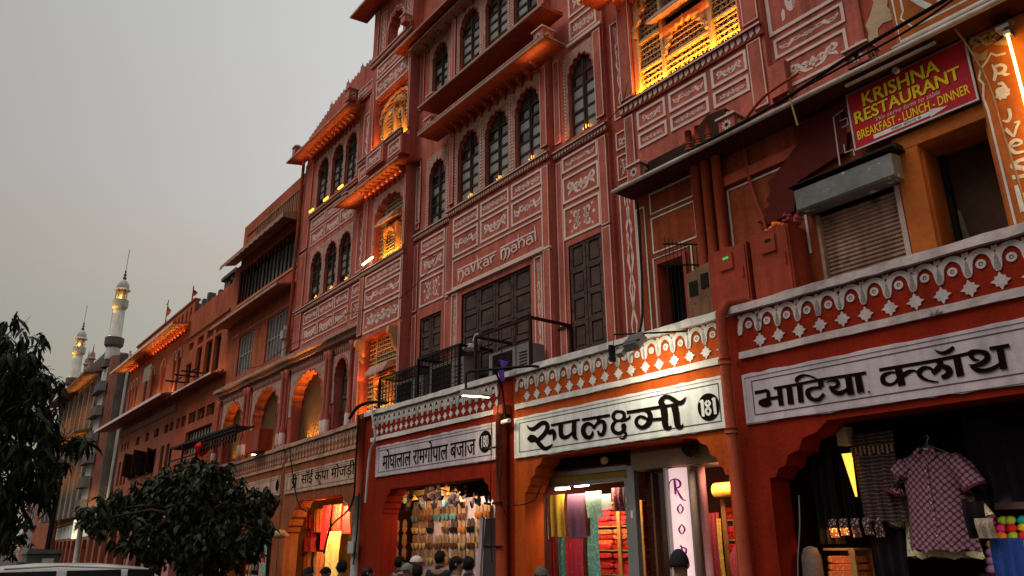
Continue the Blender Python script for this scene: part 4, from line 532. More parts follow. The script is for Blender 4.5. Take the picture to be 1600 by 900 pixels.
def carved_door(root, x0, x1, z0, z1, y, leaves, rows=5):
    w = (x1 - x0) / leaves
    f = part('door_frame', MB().box(x0 - .06, x0, y - .05, y + .03, z0, z1 + .06).box(x1, x1 + .06, y - .05, y + .03, z0, z1 + .06).box(x0, x1, y - .05, y + .03, z1, z1 + .06), DOORM, root)
    for k in range(leaves):
        a = x0 + k * w + .01; c = a + w - .02; b = MB()
        b.box(a, c, y, y + .03, z0, z1); hh = (z1 - z0) / rows
        for s in (a, c - .06): b.box(s, s + .06, y - .03, y - .0005, z0, z1)
        for r in range(rows + 1):
            z = z0 + r * hh; b.box(a + .06, c - .06, y - .028, y - .0005, max(z - .05, z0), min(z + .05, z1))
        o = part('shutter_leaf', b, DOORM, f)
        for r in range(rows):
            z = z0 + r * hh + .08; h = hh - .16
            q = MB()
            if r == rows - 1:
                q.prism(arch_poly(a + .09, c - .09, z, z + h * .55, z + h, 5, .15, 3), y - .018, y - .0004)
            else: q.box(a + .09, c - .09, y - .018, y - .0004, z, z + h)
            # raised fielded panel, joined per leaf level
            for v in (): pass
            key = None
            part('door_panel', q, DOORM, f)
    st = MB()
    for k in range(leaves):
        for s in (x0 + k * w + .04, x0 + (k + 1) * w - .04):
            for r in range(rows * 2 + 1):
                z = z0 + .06 + (z1 - z0 - .12) * r / (rows * 2); st.prism([(s - .01, z), (s, z - .01), (s + .01, z), (s, z + .01)], y - .042, y - .03)
    part('studs', st, IRON, f, stuff=True)
    return f
# ------------------------------------------------------------------ the painted hotel
H = thing('hotel_building', 'tall pink painted hotel with white scroll panels and navkar mahal lettering', 'building', (-14, 8, 0))
part('dark_core', MB().box(-20.7, -16.1, 8.36, 14, 3.9, 13.6).box(-16.0, -13.9, 8.36, 12, 3.9, 13.7).box(-13.85, -3.0, 8.36, 14, 3.9, 15.5), BLK, H)  # added black cores, keep sky light out of the window openings
def win_bay(x0, x1, z0, z1, zt, y, rows=5, wp=.07):
    surround(H, x0, x1, z0, z1, zt, y, wp); leaf_window(H, x0, x1, z0, z1, y + .10, rows, zs=z1 - .36)
WD = [(-13.33, -12.66)]; WE = [(-11.99, -11.23), (-11.01, -10.25), (-10.03, -9.28)]; WF = [(-8.64, -7.97)]
AP = lambda x0, x1, z0, z1: arch_poly(x0, x1, z0, z1 - .46, z1)
# -- D bay
dh = [AP(*WD[0], 8.28, 9.82), AP(*WD[0], 11.5, 12.9), rect(-13.55, -12.72, 4.3, 6.22)]
part('facade_wall', wall_mb(rect(-13.88, -12.29, 3.9, 15.2), dh, 8, .3), RED, H)
for z0, z1, zt in ((8.28, 9.82, 10.0), (11.5, 12.9, 13.05)): win_bay(*WD[0], z0, z1, zt, 8)
carved_door(H, -13.55, -12.72, 4.3, 6.22, 8.06, 2, 5)
string_course(H, -13.88, -12.30, 8.19, 8)
for z0, z1, k in ((7.72, 8.02, 'e'), (7.17, 7.62, 'b'), (6.47, 7.09, 'c')): panel(H, -13.58, -12.62, z0, z1, 8, k)
for z0, z1 in ((8.36, 10.05), (11.45, 13.0), (6.42, 7.98), (4.1, 6.35)):
    pilaster(H, -12.53, -12.33, z0, z1, 8, .04); pilaster(H, -13.86, -13.68, z0, z1, 8, .03, m=RED2)
panel(H, -13.84, -13.66, 8.5, 9.9, 7.968, 'v', .02)
# -- E bay
eh = [AP(a, b, z0, z1) for a, b in WE for z0, z1 in ((8.30, 9.84), (11.43, 12.9))] + [rect(-11.80, -9.64, 4.2, 6.28), rect(-12.2, -9.1, 10.30, 10.74)]  # wide last slot is cut to darken the band between the eaves
part('facade_wall', wall_mb(rect(-12.29, -9.06, 3.9, 15.2), eh, 7.88, .3), RED, H)
for a, b in WE:
    for z0, z1, zt in ((8.30, 9.84, 10.0), (11.43, 12.9, 13.05)): win_bay(a, b, z0, z1, zt, 7.88)
carved_door(H, -11.80, -9.64, 4.2, 6.28, 7.95, 4, 5)
string_course(H, -12.31, -9.03, 8.19, 7.88)
for (a, b), r1, r2 in zip(((-12.12, -11.23), (-11.15, -10.24), (-10.16, -9.27)), 'eee', 'aba'):
    panel(H, a, b, 7.69, 8.0, 7.88, r1); panel(H, a, b, 7.15, 7.62, 7.88, r2)
fp = panel(H, -12.12, -9.27, 6.47, 7.08, 7.88, None, .03)
strokes_part('sign_lettering', 'navkar', 7.872, CRM, fp)
panel(H, -12.14, -11.93, 4.35, 6.36, 7.88, 'v', .025); panel(H, -9.53, -9.32, 4.35, 6.36, 7.88, 'v', .025)
for z0, z1 in ((8.36, 10.03), (11.4, 13.0), (6.42, 7.98), (4.1, 6.4)):
    pilaster(H, -9.25, -9.07, z0, z1, 7.88, .045)
    if z0 > 8: pilaster(H, -12.27, -12.12, z0, z1, 7.88, .045)
part('moulding', MB().box(-12.29, -9.06, 7.82, 7.885, 6.40, 6.44), CRM, H)
# -- F bay
part('facade_wall', wall_mb(rect(-9.06, -7.72, 3.9, 15.2), [AP(*WF[0], 8.33, 9.9), rect(-8.78, -8.0, 4.1, 6.36)], 8, .3), RED, H)
win_bay(*WF[0], 8.33, 9.9, 10.06, 8); carved_door(H, -8.78, -8.0, 4.1, 6.36, 8.05, 2, 5)
string_course(H, -9.05, -7.70, 8.17, 8)
for z0, z1, k in ((7.73, 8.03, 'a'), (7.15, 7.64, 'b'), (6.48, 7.07, 'c')): panel(H, -8.86, -7.97, z0, z1, 8, k)
panel(H, -8.55, -7.84, 10.28, 10.68, 8, 'e'); panel(H, -8.55, -7.84, 10.78, 11.3, 8, 'b')
part('leaf_trim', MB().box(-8.6, -7.72, 7.95, 8.0, 10.16, 10.22), CRM, H)
for z0, z1 in ((8.36, 10.1), (6.42, 8.0), (4.1, 6.4)): pilaster(H, -7.93, -7.74, z0, z1, 8, .05)
for z0, z1 in ((8.36, 10.1), (4.1, 8.0)): pilaster(H, -9.02, -8.86, z0, z1, 8, .02)
# -- G strip
part('facade_wall', wall_mb(rect(-7.72, -7.25, 3.9, 15.2), [], 8.08, .2), RED2, H)
panel(H, -7.62, -7.33, 8.22, 10.1, 8.08, 'v', .025)
for z0, z1, k in ((7.66, 7.98, 'd'), (7.12, 7.56, 'c'), (4.2, 7.04, 'v')): panel(H, -7.62, -7.30, z0, z1, 8.08, k, .025)
# -- H bay with the lit jali
part('facade_wall', wall_mb(rect(-7.25, -4.66, 6.72, 15.2), [rect(-6.95, -5.0, 8.26, 10.25)], 7.88, .34), RED, H)
pilaster(H, -7.24, -6.98, 8.3, 10.3, 7.88, .04); pilaster(H, -4.93, -4.68, 8.3, 10.3, 7.88, .04)
pilaster(H, -7.22, -7.03, 6.75, 8.0, 7.88, .03); pilaster(H, -4.92, -4.70, 7.0, 8.03, 7.88, .03)
string_course(H, -7.27, -4.64, 8.17, 7.88, h=.17, teeth=.10, d=.10)
for (a, b), k1, k2 in zip(((-6.96, -6.39), (-6.32, -5.62), (-5.54, -4.95)), 'bab', 'eee'):
    panel(H, a, b, 7.66, 7.98, 7.88, k1); panel(H, a, b, 7.34, 7.59, 7.88, k2)
J = part('jali_screen', jali_mb(-6.92, -6.45, 8.27, 10.2, 8.02, .085), SAND, H)
part('jali_lattice', jali_mb(-5.48, -5.03, 8.27, 10.2, 8.02, .085), SAND, J)
part('jali_lattice', jali_mb(-6.40, -5.55, 8.27, 9.22, 7.99, .085), SAND, J)
part('jali_lattice', jali_mb(-6.40, -5.55, 9.42, 10.2, 8.02, .07), GSTONE, J)
mb = MB()
for x in (-6.95, -6.44, -5.54, -5.05):
    mb.box(x, x + .055, 7.93, 8.05, 8.26, 10.25)
mb.box(-6.895, -6.44, 7.96, 8.01, 8.72, 8.76).box(-6.895, -6.44, 7.96, 8.01, 9.24, 9.28).box(-5.485, -5.05, 7.96, 8.01, 8.80, 8.84).box(-5.485, -5.05, 7.96, 8.01, 9.3, 9.34)
mb.box(-6.385, -5.54, 7.95, 7.985, 8.66, 8.70)
part('jali_frame', mb, SAND, J)
pts = [(p[0], p[1]) for p in arch_poly(-6.36, -5.56, 8.6, 8.72, 9.16, 9, .16)[2:]]
part('foil_arch', MB().ribbon(pts, .05, 7.95, .05).prism([(-6.385, 8.72)] + [(x, z) for x, z in reversed(pts)] + [(-5.54, 8.72), (-5.54, 9.25), (-6.385, 9.25)], 7.955, 7.985), mat('warm_stone', (.5, .26, .12), var=.15), J)
pts = [(p[0], p[1]) for p in arch_poly(-6.93, -5.02, 8.27, 9.35, 10.2, 11, .10)[2:]]
part('foil_arch', MB().ribbon(pts, .07, 7.93, .05), mat('warm_stone', (.5, .26, .12)), J)
hd = MB()     # small ribbed hood over the middle light
hd.prism([(7.99, 9.42), (7.70, 9.27), (7.70, 9.30), (7.99, 9.62)], -6.52, -5.44, 'x')
part('window_hood', hd, CRM2, J)
rb = MB()
for k in range(24):
    x = -6.50 + k * .0445; rb.prism([(7.985, 9.60), (7.72, 9.315), (7.72, 9.335), (7.985, 9.64)], x, x + .018, 'x')
part('hood_ribs', rb, CRM, J, stuff=True)
chajja(H, -7.65, -4.55, 7.88, 10.32, .48, .06, mt=CRM); brackets(H, -7.3, -4.7, 9, 7.88, 10.28, .3, .3)
# -- I strip and beyond
part('facade_wall', wall_mb(rect(-4.66, -3.42, 6.72, 15.2), [], 8, .2), RED, H)
panel(H, -4.64, -3.60, 8.03, 9.6, 8, 'c', .05); panel(H, -4.60, -3.62, 7.66, 7.95, 8, 'a', .04); panel(H, -4.56, -3.64, 7.16, 7.58, 8, 'b', .04)
pilaster(H, -3.58, -3.42, 6.9, 9.5, 8, .05, False)
part('ledge_block', MB().box(-4.66, -4.42, 7.86, 8.0, 7.05, 7.52), RED, H)
# -- eaves on D-E
for z, dep in ((10.10, .49), (10.78, .51)):
    chajja(H, -12.82, -8.58, 7.88, z + .03, dep, .04, th=.05, mt=mat('sooty_stone_lip', (.34, .20, .15), var=.2))
part('eave_lip', MB().box(-12.84, -8.56, 7.36, 7.90, 10.17, 10.20), CRM2, H)
brackets(H, -12.3, -9.1, 12, 7.88, 10.12, .28, .2)
chajja(H, -14.30, -8.4, 8.0, 13.17, .52, .05, mt=mat('sooty_stone_lip', (.34, .20, .15))); brackets(H, -13.6, -9, 14, 7.88, 13.15, .25, .22)
part('eave_lip', MB().box(-13.9, -8.4, 7.62, 8.0, 13.02, 13.06), CRM2, H)
def corner_post(root, x, y, z, s=.26, h=.26, nm='corner_post'):
    """dwarf post with ribbed dome cap and painted flowers"""
    o = part(nm, MB().box(x - s / 2, x + s / 2, y - s / 2, y + s / 2, z, z + h), RED, root)
    part('post_cap', MB().box(x - s * .62, x + s * .62, y - s * .62, y + s * .62, z + h, z + h + .025), CRM, o)
    dm = MB()
    n = 20
    for k in range(4):
        r0, r1 = s * .5 * cos(k * pi / 8.5), s * .5 * cos((k + 1) * pi / 8.5); z0_, z1_ = z + h + .025 + s * .42 * sin(k * pi / 8.5), z + h + .025 + s * .42 * sin((k + 1) * pi / 8.5)
        for q in range(n):
            a0, a1 = 2 * pi * q / n, 2 * pi * (q + 1) / n; f = 1.0 if q % 2 else .86
            dm.face([(x + r0 * f * cos(a0), y + r0 * f * sin(a0), z0_), (x + r0 * f * cos(a1), y + r0 * f * sin(a1), z0_), (x + r1 * f * cos(a1), y + r1 * f * sin(a1), z1_), (x + r1 * f * cos(a0), y + r1 * f * sin(a0), z1_)])
    part('ribbed_dome', dm, CRM2, o)
    fl = MB()
    for P, w in flower(0, 0, s * .32, 10): fl.ribbon(P, w, 0, 0)
    g = MB(); g.v = [(x + a, y - s / 2 - .004, z + h * .5 + c) for a, b, c in fl.v]; g.f = fl.f
    g2 = [(x + s / 2 + .004, y + a, z + h * .5 + c) for a, b, c in fl.v]; i = len(g.v); g.v += g2; g.f += [tuple(i + k for k in f) for f in fl.f]
    part('painted_flower', g, CRM, o)
    return o
corner_post(H, -8.82, 7.60, 10.20); corner_post(H, -12.6, 7.60, 10.20)
corner_post(H, -12.6, 7.62, 10.86, .24, .2)
# ------------------------------------------------------------------ tower bay
T0, T1, TY = -16.0, -13.88, 7.75
part('facade_wall', wall_mb(rect(T0, T1, 3.9, 16.2), [rect(-15.72, -14.0, 4.2, 6.18), AP(-15.42, -14.02, 7.95, 9.55), rect(-15.70, -14.0, 10.95, 12.55), arch_poly(-15.22, -14.43, 13.95, 14.45, 14.85, 5, .14)], TY, .27), RED, H)
part('tower_side_wall', MB().box(T0 + .01, T0 + .12, TY + .31, 11, 11, 13.95), RED, H); part('tower_side_wall', MB().box(T1 - .12, T1 - .01, TY + .31, 11, 13.0, 13.9), RED, H); part('kiosk_post', MB().box(T0 + .01, T0 + .2, 9.6, 9.8, 13.9, 15.5), RED, H)
part('tower_floor', MB().box(T0 + .02, T1, TY + .31, 11, 13.72, 13.8), RED2, H)
def jali_bay(x0, x1, z0, z1, y, lit=True, top_arch=None, sm=SAND):
    j = part('jali_screen', jali_mb(x0, x1, z0, z1, y, .095, .012), sm, H)
    cx = (x0 + x1) / 2; w = (x1 - x0)
    f = MB().box(cx - w * .22, cx - w * .17, y - .14, y - .005, z0, z0 + (z1 - z0) * .52).box(cx + w * .17, cx + w * .22, y - .14, y - .005, z0, z0 + (z1 - z0) * .52)
    f.box(cx - w * .3, cx - w * .27, y - .03, y - .003, z0, z1).box(cx + w * .27, cx + w * .3, y - .03, y - .003, z0, z1).box(x0, x1, y - .028, y - .004, z0 + (z1 - z0) * .66, z0 + (z1 - z0) * .69)
    part('jali_frame', f, mat('warm_stone', (.5, .26, .12)), j)
    zt = z0 + (z1 - z0) * .5
    pts = arch_poly(cx - w * .17, cx + w * .17, z0, zt - .32, zt - .04, 9, .14)[2:]
    part('foil_arch', MB().ribbon(pts, .035, y - .13, .04).prism([(cx - w * .17, zt - .32)] + list(reversed(pts)) + [(cx + w * .17, zt - .32), (cx + w * .17, zt + .02), (cx - w * .17, zt + .02)], y - .12, y - .09), mat('warm_stone', (.5, .26, .12)), j)
    part('jali_lattice', jali_mb(cx - w * .17, cx + w * .17, z0, zt, y - .07, .07, .009), SAND, j)
    hd = MB().prism([(y, zt + .26), (y - .36, zt + .02), (y - .36, zt + .05), (y - .22, zt + .26), (y, zt + .34)], cx - w * .26, cx + w * .26, 'x')
    part('window_hood', hd, CRM2, j)
    return j
jali_bay(-15.70, -14.02, 4.2, 6.16, 7.96); jali_bay(-15.42, -14.02, 7.96, 9.52, 7.93)
jt = part('jali_screen', jali_mb(-15.70, -14.0, 10.96, 12.55, 7.93, .09, .012), SAND, H)
part('foil_arch', MB().ribbon(arch_poly(-15.66, -14.04, 10.96, 11.9, 12.45, 9, .08)[2:], .06, 7.90, .05), mat('warm_stone', (.5, .26, .12)), jt)
mb = MB()
for cx, w, y, hh in ((-14.95, .26, 7.80, .62), (-14.55, .17, 7.86, .55)):
    pts = arch_poly(cx - w, cx + w, 10.96, 10.96 + hh, 10.96 + hh + .34, 1, 0, 12)[2:]
    mb.ribbon(pts, .07, y, .06); mb.box(cx - w - .035, cx - w + .03, y - .06, y + .1, 10.96, 10.96 + hh); mb.box(cx + w - .03, cx + w + .035, y - .06, y + .1, 10.96, 10.96 + hh)
mb.lathe([(.2, 11.95), (.19, 12.05), (.12, 12.16), (.03, 12.2), (.01, 12.3)], 10, (-14.55, 7.86))
part('balcony_arch', mb, mat('warm_stone', (.5, .26, .12)), jt)
for a, b in ((T0 + .02, -15.76), (-13.98, T1 - .01)):
    for z0, z1 in ((4.1, 6.2), (6.3, 7.75), (7.98, 9.75), (10.95, 12.9)): pilaster(H, a, b, z0, z1, TY, .04)
panel(H, -15.72, -14.02, 6.30, 6.86, TY, 'e'); panel(H, -15.72, -14.02, 6.93, 7.38, TY, 'a'); panel(H, -15.72, -14.02, 7.45, 7.74, TY, 'e')
string_course(H, T0, T1 + .02, 7.87, TY)
surround(H, -15.42, -14.02, 7.96, 9.55, 9.7, TY, .05)
# middle balcony and eave
chajja(H, -17.05, -13.70, 8.0, 10.06, .62, .12, mt=CRM2); brackets(H, -15.9, -13.95, 9, TY, 10.02, .26, .3)
part('balcony_front', MB().box(-15.95, -13.80, 7.50, 7.74, 10.2, 10.72).box(-15.4, -14.5, 7.40, 7.50, 10.24, 10.72), RED, H)
for a, b in ((-15.92, -15.5), (-14.4, -13.85)): panel(H, a, b, 10.27, 10.62, 7.50, 'a', .03)
panel(H, -15.3, -14.6, 10.30, 10.66, 7.40, 'b', .03)
string_course(H, -15.98, -13.78, 10.78, 7.52, h=.12)
panel(H, -15.72, -14.02, 12.62, 13.16, TY, 'e'); panel(H, -15.72, -14.02, 13.24, 13.62, TY, 'a')
string_course(H, T0 - .04, T1, 13.82, TY, h=.16); corner_post(H, -14.02, 7.62, 13.88, .22, .2)
for a, b in ((T0 + .02, -15.72), (-13.98, T1)): pilaster(H, a, b, 13.95, 15.45, TY, .04)
panel(H, -15.66, -15.32, 14.0, 15.2, TY, 'v', .02); panel(H, -14.36, -14.04, 14.0, 15.2, TY, 'v', .02)
pts = arch_poly(-15.25, -14.4, 13.95, 14.5, 14.98, 5, .12)[2:]
part('foil_edge', MB().ribbon([(p[0], p[1]) for p in pts], .03, TY, .012), CRM, H)
chajja(H, -16.55, -13.6, TY, 15.52, .5, .06)
for zc in (4.08, 5.0): pass
cs = MB()
for x in (-15.62, -14.08):
    cs.prism([(7.74, 6.14), (7.52, 6.12), (7.5, 5.98), (7.6, 5.9), (7.64, 5.72), (7.74, 5.6)], x - .05, x + .05, 'x')
part('carved_bracket', cs, mat('warm_stone', (.5, .26, .12)), H)
# ------------------------------------------------------------------ left wing
LX = [(-19.78, -19.02), (-18.80, -18.05), (-17.92, -17.2)]
lh = [AP(a, b, z0, z1) for a, b in LX for z0, z1 in ((8.2, 9.62), (11.1, 12.62))]
part('facade_wall', wall_mb(rect(-20.75, -16.0, 6.85, 13.4), lh, 8, .3), RED, H)
for a, b in LX:
    win_bay(a, b, 8.2, 9.62, 9.76, 8, 5, .06); win_bay(a, b, 11.1, 12.62, 12.78, 8, 5, .06)
string_course(H, -20.78, -16.02, 8.06, 8)
for a, b in ((-19.98, -19.05), (-18.98, -18.05), (-17.98, -17.15)):
    for z0, z1, k in ((7.55, 7.9, 'a'), (7.0, 7.45, 'b'), (10.45, 10.78, 'e'), (9.92, 10.36, 'b')): panel(H, a, b, z0, z1, 8, k, .03)
string_course(H, -20.2, -17.0, 10.92, 8, h=.1)
panel(H, -16.95, -16.15, 7.55, 7.9, 8, 'a', .03); panel(H, -16.95, -16.15, 7.0, 7.45, 8, 'c', .03)
panel(H, -16.85, -16.25, 8.2, 9.85, 8, 'v', .03); panel(H, -16.85, -16.25, 10.95, 12.8, 8, 'v', .03)
for z0, z1 in ((6.95, 7.95), (8.15, 9.85), (9.95, 12.9)): pilaster(H, -20.73, -20.15, z0, z1, 8, .04)
chajja(H, -21.15, -16.87, 8.0, 13.10, .5, .10, mt=CRM2); brackets(H, -20.2, -17.1, 13, 8.0, 13.0, .3, .28)
part('parapet', MB().prism([(-20.75, 13.3)] + [(-20.75 + 4.75 * k / 12, 13.72 + .62 * sin(pi * (k / 12) * .62)) for k in range(13)] + [(-16.0, 13.3)], 7.92, 8.1), RED, H)
mb = MB()
for k in range(26):
    x = -20.7 + k * .18; z = 13.72 + .62 * sin(pi * ((x + 20.75) / 4.75) * .62); mb.prism([(x, z - .02), (x + .09, z + .14), (x + .18, z - .02)], 7.94, 8.06)
part('crenellation', mb, CRM2, H, stuff=True)
panel(H, -20.3, -16.3, 13.38, 13.68, 7.92, 'e', .03)
fm = MB().lathe([(.06, 0), (.07, .05), (.03, .09), (.06, .15), (.02, .24), (.005, .34)], 8).mesh('finial', CRM2, True)
for x in (-19.2, -18.1, -17.2, -16.4): obj('finial', fm, H, (x, 8.0, 13.72 + .62 * sin(pi * ((x + 20.75) / 4.75) * .62) + .05))
corner_post(H, -20.95, 7.72, 13.24, .24, .28); corner_post(H, -17.05, 7.66, 13.22, .26, .34); corner_post(H, -16.95, 7.72, 10.12, .24, .24)
# ------------------------------------------------------------------ arcade of the left wing
A = thing('arcade_building', 'pink arcaded storey with cusped arches lit orange, below the triple windows', 'building', (-21.5, 8, 0))
arch = [(-26.15, -24.35), (-23.35, -21.25), (-20.3, -18.25), (-17.62, -16.85)]
ah = [arch_poly(a, b, 4.2, 5.25 if b - a > 1 else 5.55, 6.15 if b - a > 1 else 6.12, 9, .07) for a, b in arch]
part('facade_wall', wall_mb(rect(-26.9, -16.02, 3.9, 6.8), ah, 8.0, .32), RED, A)
part('cornice', MB().box(-26.95, -16.02, 7.74, 8.02, 6.62, 6.72).box(-26.9, -16.02, 7.86, 8.02, 6.50, 6.62), CRM2, A)
dm = MB()
for k in range(90):
    x = -26.85 + k * .12; dm.prism([(x, 6.36), (x + .06, 6.24), (x + .09, 6.36), (x + .06, 6.46)], 7.975, 8.0)
part('carved_frieze', dm, CRM2, A, stuff=True)
for k, (a, b) in enumerate(arch):
    pts = ah[k][2:]
    o = part('carved_surround', MB().prism([(a - .2, 5.0), (a, 5.0)] + list(reversed(pts)) + [(b, 5.0), (b + .2, 5.0), (b + .2, 6.2), (a - .2, 6.2)], 7.97, 7.995), CRM2, A)
    part('foil_edge', MB().ribbon(pts, .05, 7.97, .02), RED, o)
    if k < 3:
        part('glass_screen', MB().box(a - .1, b + .1, 8.26, 8.28, 4.2, 6.2), mat('mesh_screen_glass', (.085, .045, .022), rough=.5, bump=.6, scale=5), A)
        mb = MB()
        for q in range(14):
            x = a + (b - a) * q / 13; mb.ribbon([(x - .3, 4.2), (x + .6, 6.1)], .01, 8.24, 0); mb.ribbon([(x + .3, 4.2), (x - .6, 6.1)], .01, 8.242, 0)
        part('wire_mesh', mb, mat('brass_mesh', (.16, .10, .05), rough=.5), A, stuff=True)
    else: carved_door(A, a, b, 4.2, 6.1, 8.22, 2, 4)
for x in (-26.6, -24.0, -23.7, -20.9, -20.62, -17.98, -17.78, -16.55):
    c = part('column', MB().lathe([(.085, 4.15), (.09, 4.3), (.055, 4.4), (.09, 4.62), (.055, 4.8), (.048, 6.1), (.08, 6.18), (.055, 6.24), (.10, 6.36)], 10, (x, 7.9)), RED, A, True)
    part('lotus_base', MB().lathe([(.075, 4.16), (.10, 4.34), (.095, 4.55), (.062, 4.75)], 8, (x, 7.9)), CRM, c, True)
part('sill_moulding', MB().box(-20.5, -16.1, 7.72, 7.99, 4.12, 4.2), CRM2, A)
part('dark_core', MB().box(-26.8, -16.1, 8.5, 12, 3.9, 6.7), BLK, A)
for x, e_ in ((-25.2, 22), (-22.2, 9), (-19.2, 60)):
    lamp('arch_uplight', 'AREA', (x, 8.16, 4.24), e_ * .42, (1, .46, .06), 1.1, .04, (x, 8.235, 4.9), A, spread=75)
part('lamp_strip', MB().box(-23.2, -22.6, 8.0, 8.06, 4.24, 4.30), ZYEL, A)
# ------------------------------------------------------------------ terrace wall under the awning (right)
R = thing('restaurant_building', 'dark red terrace storey under a long white edged awning', 'building', (-4.5, 8, 0))
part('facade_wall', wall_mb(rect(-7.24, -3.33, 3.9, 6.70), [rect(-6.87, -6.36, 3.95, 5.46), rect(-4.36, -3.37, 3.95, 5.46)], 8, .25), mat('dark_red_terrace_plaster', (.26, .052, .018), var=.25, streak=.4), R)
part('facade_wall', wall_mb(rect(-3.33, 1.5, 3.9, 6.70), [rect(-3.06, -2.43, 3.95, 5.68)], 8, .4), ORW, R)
part('dark_core', MB().box(-7.2, 1.4, 8.8, 11, 3.9, 6.7), BLK, R)
part('terrace_roof', MB().box(-7.24, 1.5, 8.02, 11, 6.705, 6.74), DRK, R)
aw = part('awning_slab', MB().box(-7.27, 1.6, 7.60, 8.0, 6.64, 6.71), DRK, R)
part('awning_edge', MB().tube([(-7.29, 7.58, 6.665), (-5, 7.58, 6.67), (-2.5, 7.58, 6.665), (1.6, 7.58, 6.67)], .032, 8), mat('dirty_white_pipe', (.50, .42, .36), var=.2, streak=.2), aw, True)
part('awning_edge', MB().tube([(-3.6, 7.66, 6.60), (-2.6, 7.66, 6.60)], .022, 6).tube([(-3.0, 7.6, 6.72), (-1.6, 7.6, 6.74)], .03, 6), mat('dirty_white_pipe', (.50, .42, .36)), aw, True)
part('cross_beam', MB().box(-5.6, -3.75, 7.93, 8.0, 6.18, 6.32), RED2, R)
ol = MB()
for r in ((-7.22, -7.06, 4.1, 6.45), (-6.93, -6.13, 6.28, 6.60), (-6.93, -6.13, 5.66, 6.20)): ol.ribbon(rect(*r), .022, 7.998, .008, True)
ol.ribbon([(-6.95, 3.98), (-6.95, 5.57), (-6.25, 5.57), (-6.25, 3.98)], .026, 7.998, .008)
ol.ribbon([(-5.56, 5.30), (-5.56, 6.13), (-4.66, 6.13)], .03, 7.998, .01)
part('white_outline', MB().ribbon([(-4.50, 4.9), (-4.50, 5.4)], .03, 7.998, .01), WHT, R); part('white_outline', MB().ribbon([(-4.56, 4.3), (-4.44, 4.3), (-4.44, 4.15)], .03, 7.998, .01), WHT, R)
part('white_outline', ol, WHT, R)
st = [(-5.12, 5.50), (-4.98, 5.54), (-5.04, 5.62), (-4.92, 5.66), (-4.95, 5.76), (-4.87, 5.83), (-4.9, 5.97), (-4.68, 6.12), (-4.44, 6.31), (-4.36, 6.55), (-4.0, 6.60), (-3.84, 6.5), (-3.80, 6.2), (-3.84, 5.96), (-4.51, 5.82), (-4.6, 5.47), (-4.77, 5.44), (-4.95, 5.42)]
part('repainted_patch', MB().prism(st, 7.922, 7.9995), mat('maroon_repaint', (.085, .012, .008), var=.15, bump=.1), R)
part('door_frame', MB().box(-6.90, -6.85, 7.95, 8.2, 3.95, 5.50).box(-6.38, -6.33, 7.95, 8.2, 3.95, 5.50).box(-6.85, -6.38, 7.95, 8.2, 5.45, 5.50), RED2, R)
g = MB()
for k in range(9): g.box(-6.34 + k * .03, -6.332 + k * .03, 7.55 + k * .045, 7.556 + k * .045, 4.1, 5.62 - k * .02)
for z in (4.15, 5.2, 5.5): g.prism([(-6.36, 7.54), (-6.34, 7.54), (-6.07, 7.94), (-6.09, 7.94)], z, z + .02, 'z')
part('grille_gate', g, IRON, R)
b = MB().prism([(-6.17, 4.02), (-5.72, 4.08), (-5.74, 5.12), (-6.16, 5.05)], 7.72, 7.76)
o = part('plywood_board', b, mat('old_plywood', (.20, .10, .055), var=.35, scale=4, streak=.4, spots=(.08, .04, .02)), R)
part('board_hole', MB().box(-6.12, -5.98, 7.71, 7.719, 4.72, 4.92).box(-5.92, -5.80, 7.71, 7.719, 4.78, 4.98), BLK, o)
pm = None
for k, x in enumerate((-5.97, -5.80, -5.62)):
    part('drain_pipe', MB().tube([(x, 7.88, 4.0), (x, 7.88, 6.63)], .068, 10), PIPE, R, True)
    q = part('drain_pipe', MB().tube([(x, 7.80, 6.72), (x, 7.80, 7.16 - .0 * k)], .05, 10), PIPE, R, True)
    part('pipe_collar', MB().tube([(x, 7.80, 6.86), (x, 7.80, 6.90)], .066, 10).tube([(x, 7.80, 6.95), (x, 7.80, 6.97)], .062, 10), PIPE, q, True)
part('broken_recess', MB().box(-6.95, -5.35, 7.77, 7.875, 6.75, 6.99).prism([(-5.85, 6.99), (-5.35, 6.99), (-5.3, 7.2), (-5.6, 7.24), (-5.8, 7.12)], 7.77, 7.875), mat('near_black_recess', (.035, .014, .010), var=.4), R)  # raised blocks coloured near black in place of a hollow
for x, z in ((-6.87, 6.73), (-5.2, 6.73), (-3.40, 6.76)): corner_post(R, x, 7.74, z, .25, .22)
part('peeled_plaster', MB().prism([(-3.41, 7.22), (-3.36, 7.17), (-3.33, 7.24), (-3.28, 7.22), (-3.27, 7.33), (-3.20, 7.37), (-3.10, 7.35), (-3.07, 7.44), (-3.12, 7.55), (-3.08, 7.72), (-3.11, 7.9), (-3.06, 8.1), (-3.10, 8.4), (-3.08, 8.6), (-3.26, 8.6), (-3.25, 8.2), (-3.29, 7.95), (-3.26, 7.7), (-3.33, 7.55), (-3.40, 7.46), (-3.38, 7.34)], 7.985, 7.992), mat('peeling_cream_patch', (.42, .29, .18), var=.2, spots=(.10, .05, .03), spot_lo=.58, spot_hi=.62), R)
part('facade_wall', MB().box(-3.42, 1.5, 7.994, 8.2, 6.745, 15.2), RED2, R)
op = part('painted_board', MB().box(-3.08, 1.4, 7.95, 7.99, 6.96, 8.2), ORW, R)
part('painted_border', MB().ribbon([(-3.04, 8.1), (-3.04, 7.0), (1.0, 7.0)], .03, 7.948).ribbon([(-2.95, 8.0), (-2.95, 7.36), (-2.99, 7.28), (-2.93, 7.18), (-2.88, 7.10), (1.0, 7.10)], .022, 7.948), WHT, op)
text_part('sign_lettering', 'रा', INK, op, -2.89, -2.46, 7.185, 7.80, 7.946); text_part('sign_lettering', 'रा', WHT, op, -2.90, -2.47, 7.20, 7.815, 7.944, reps=3)
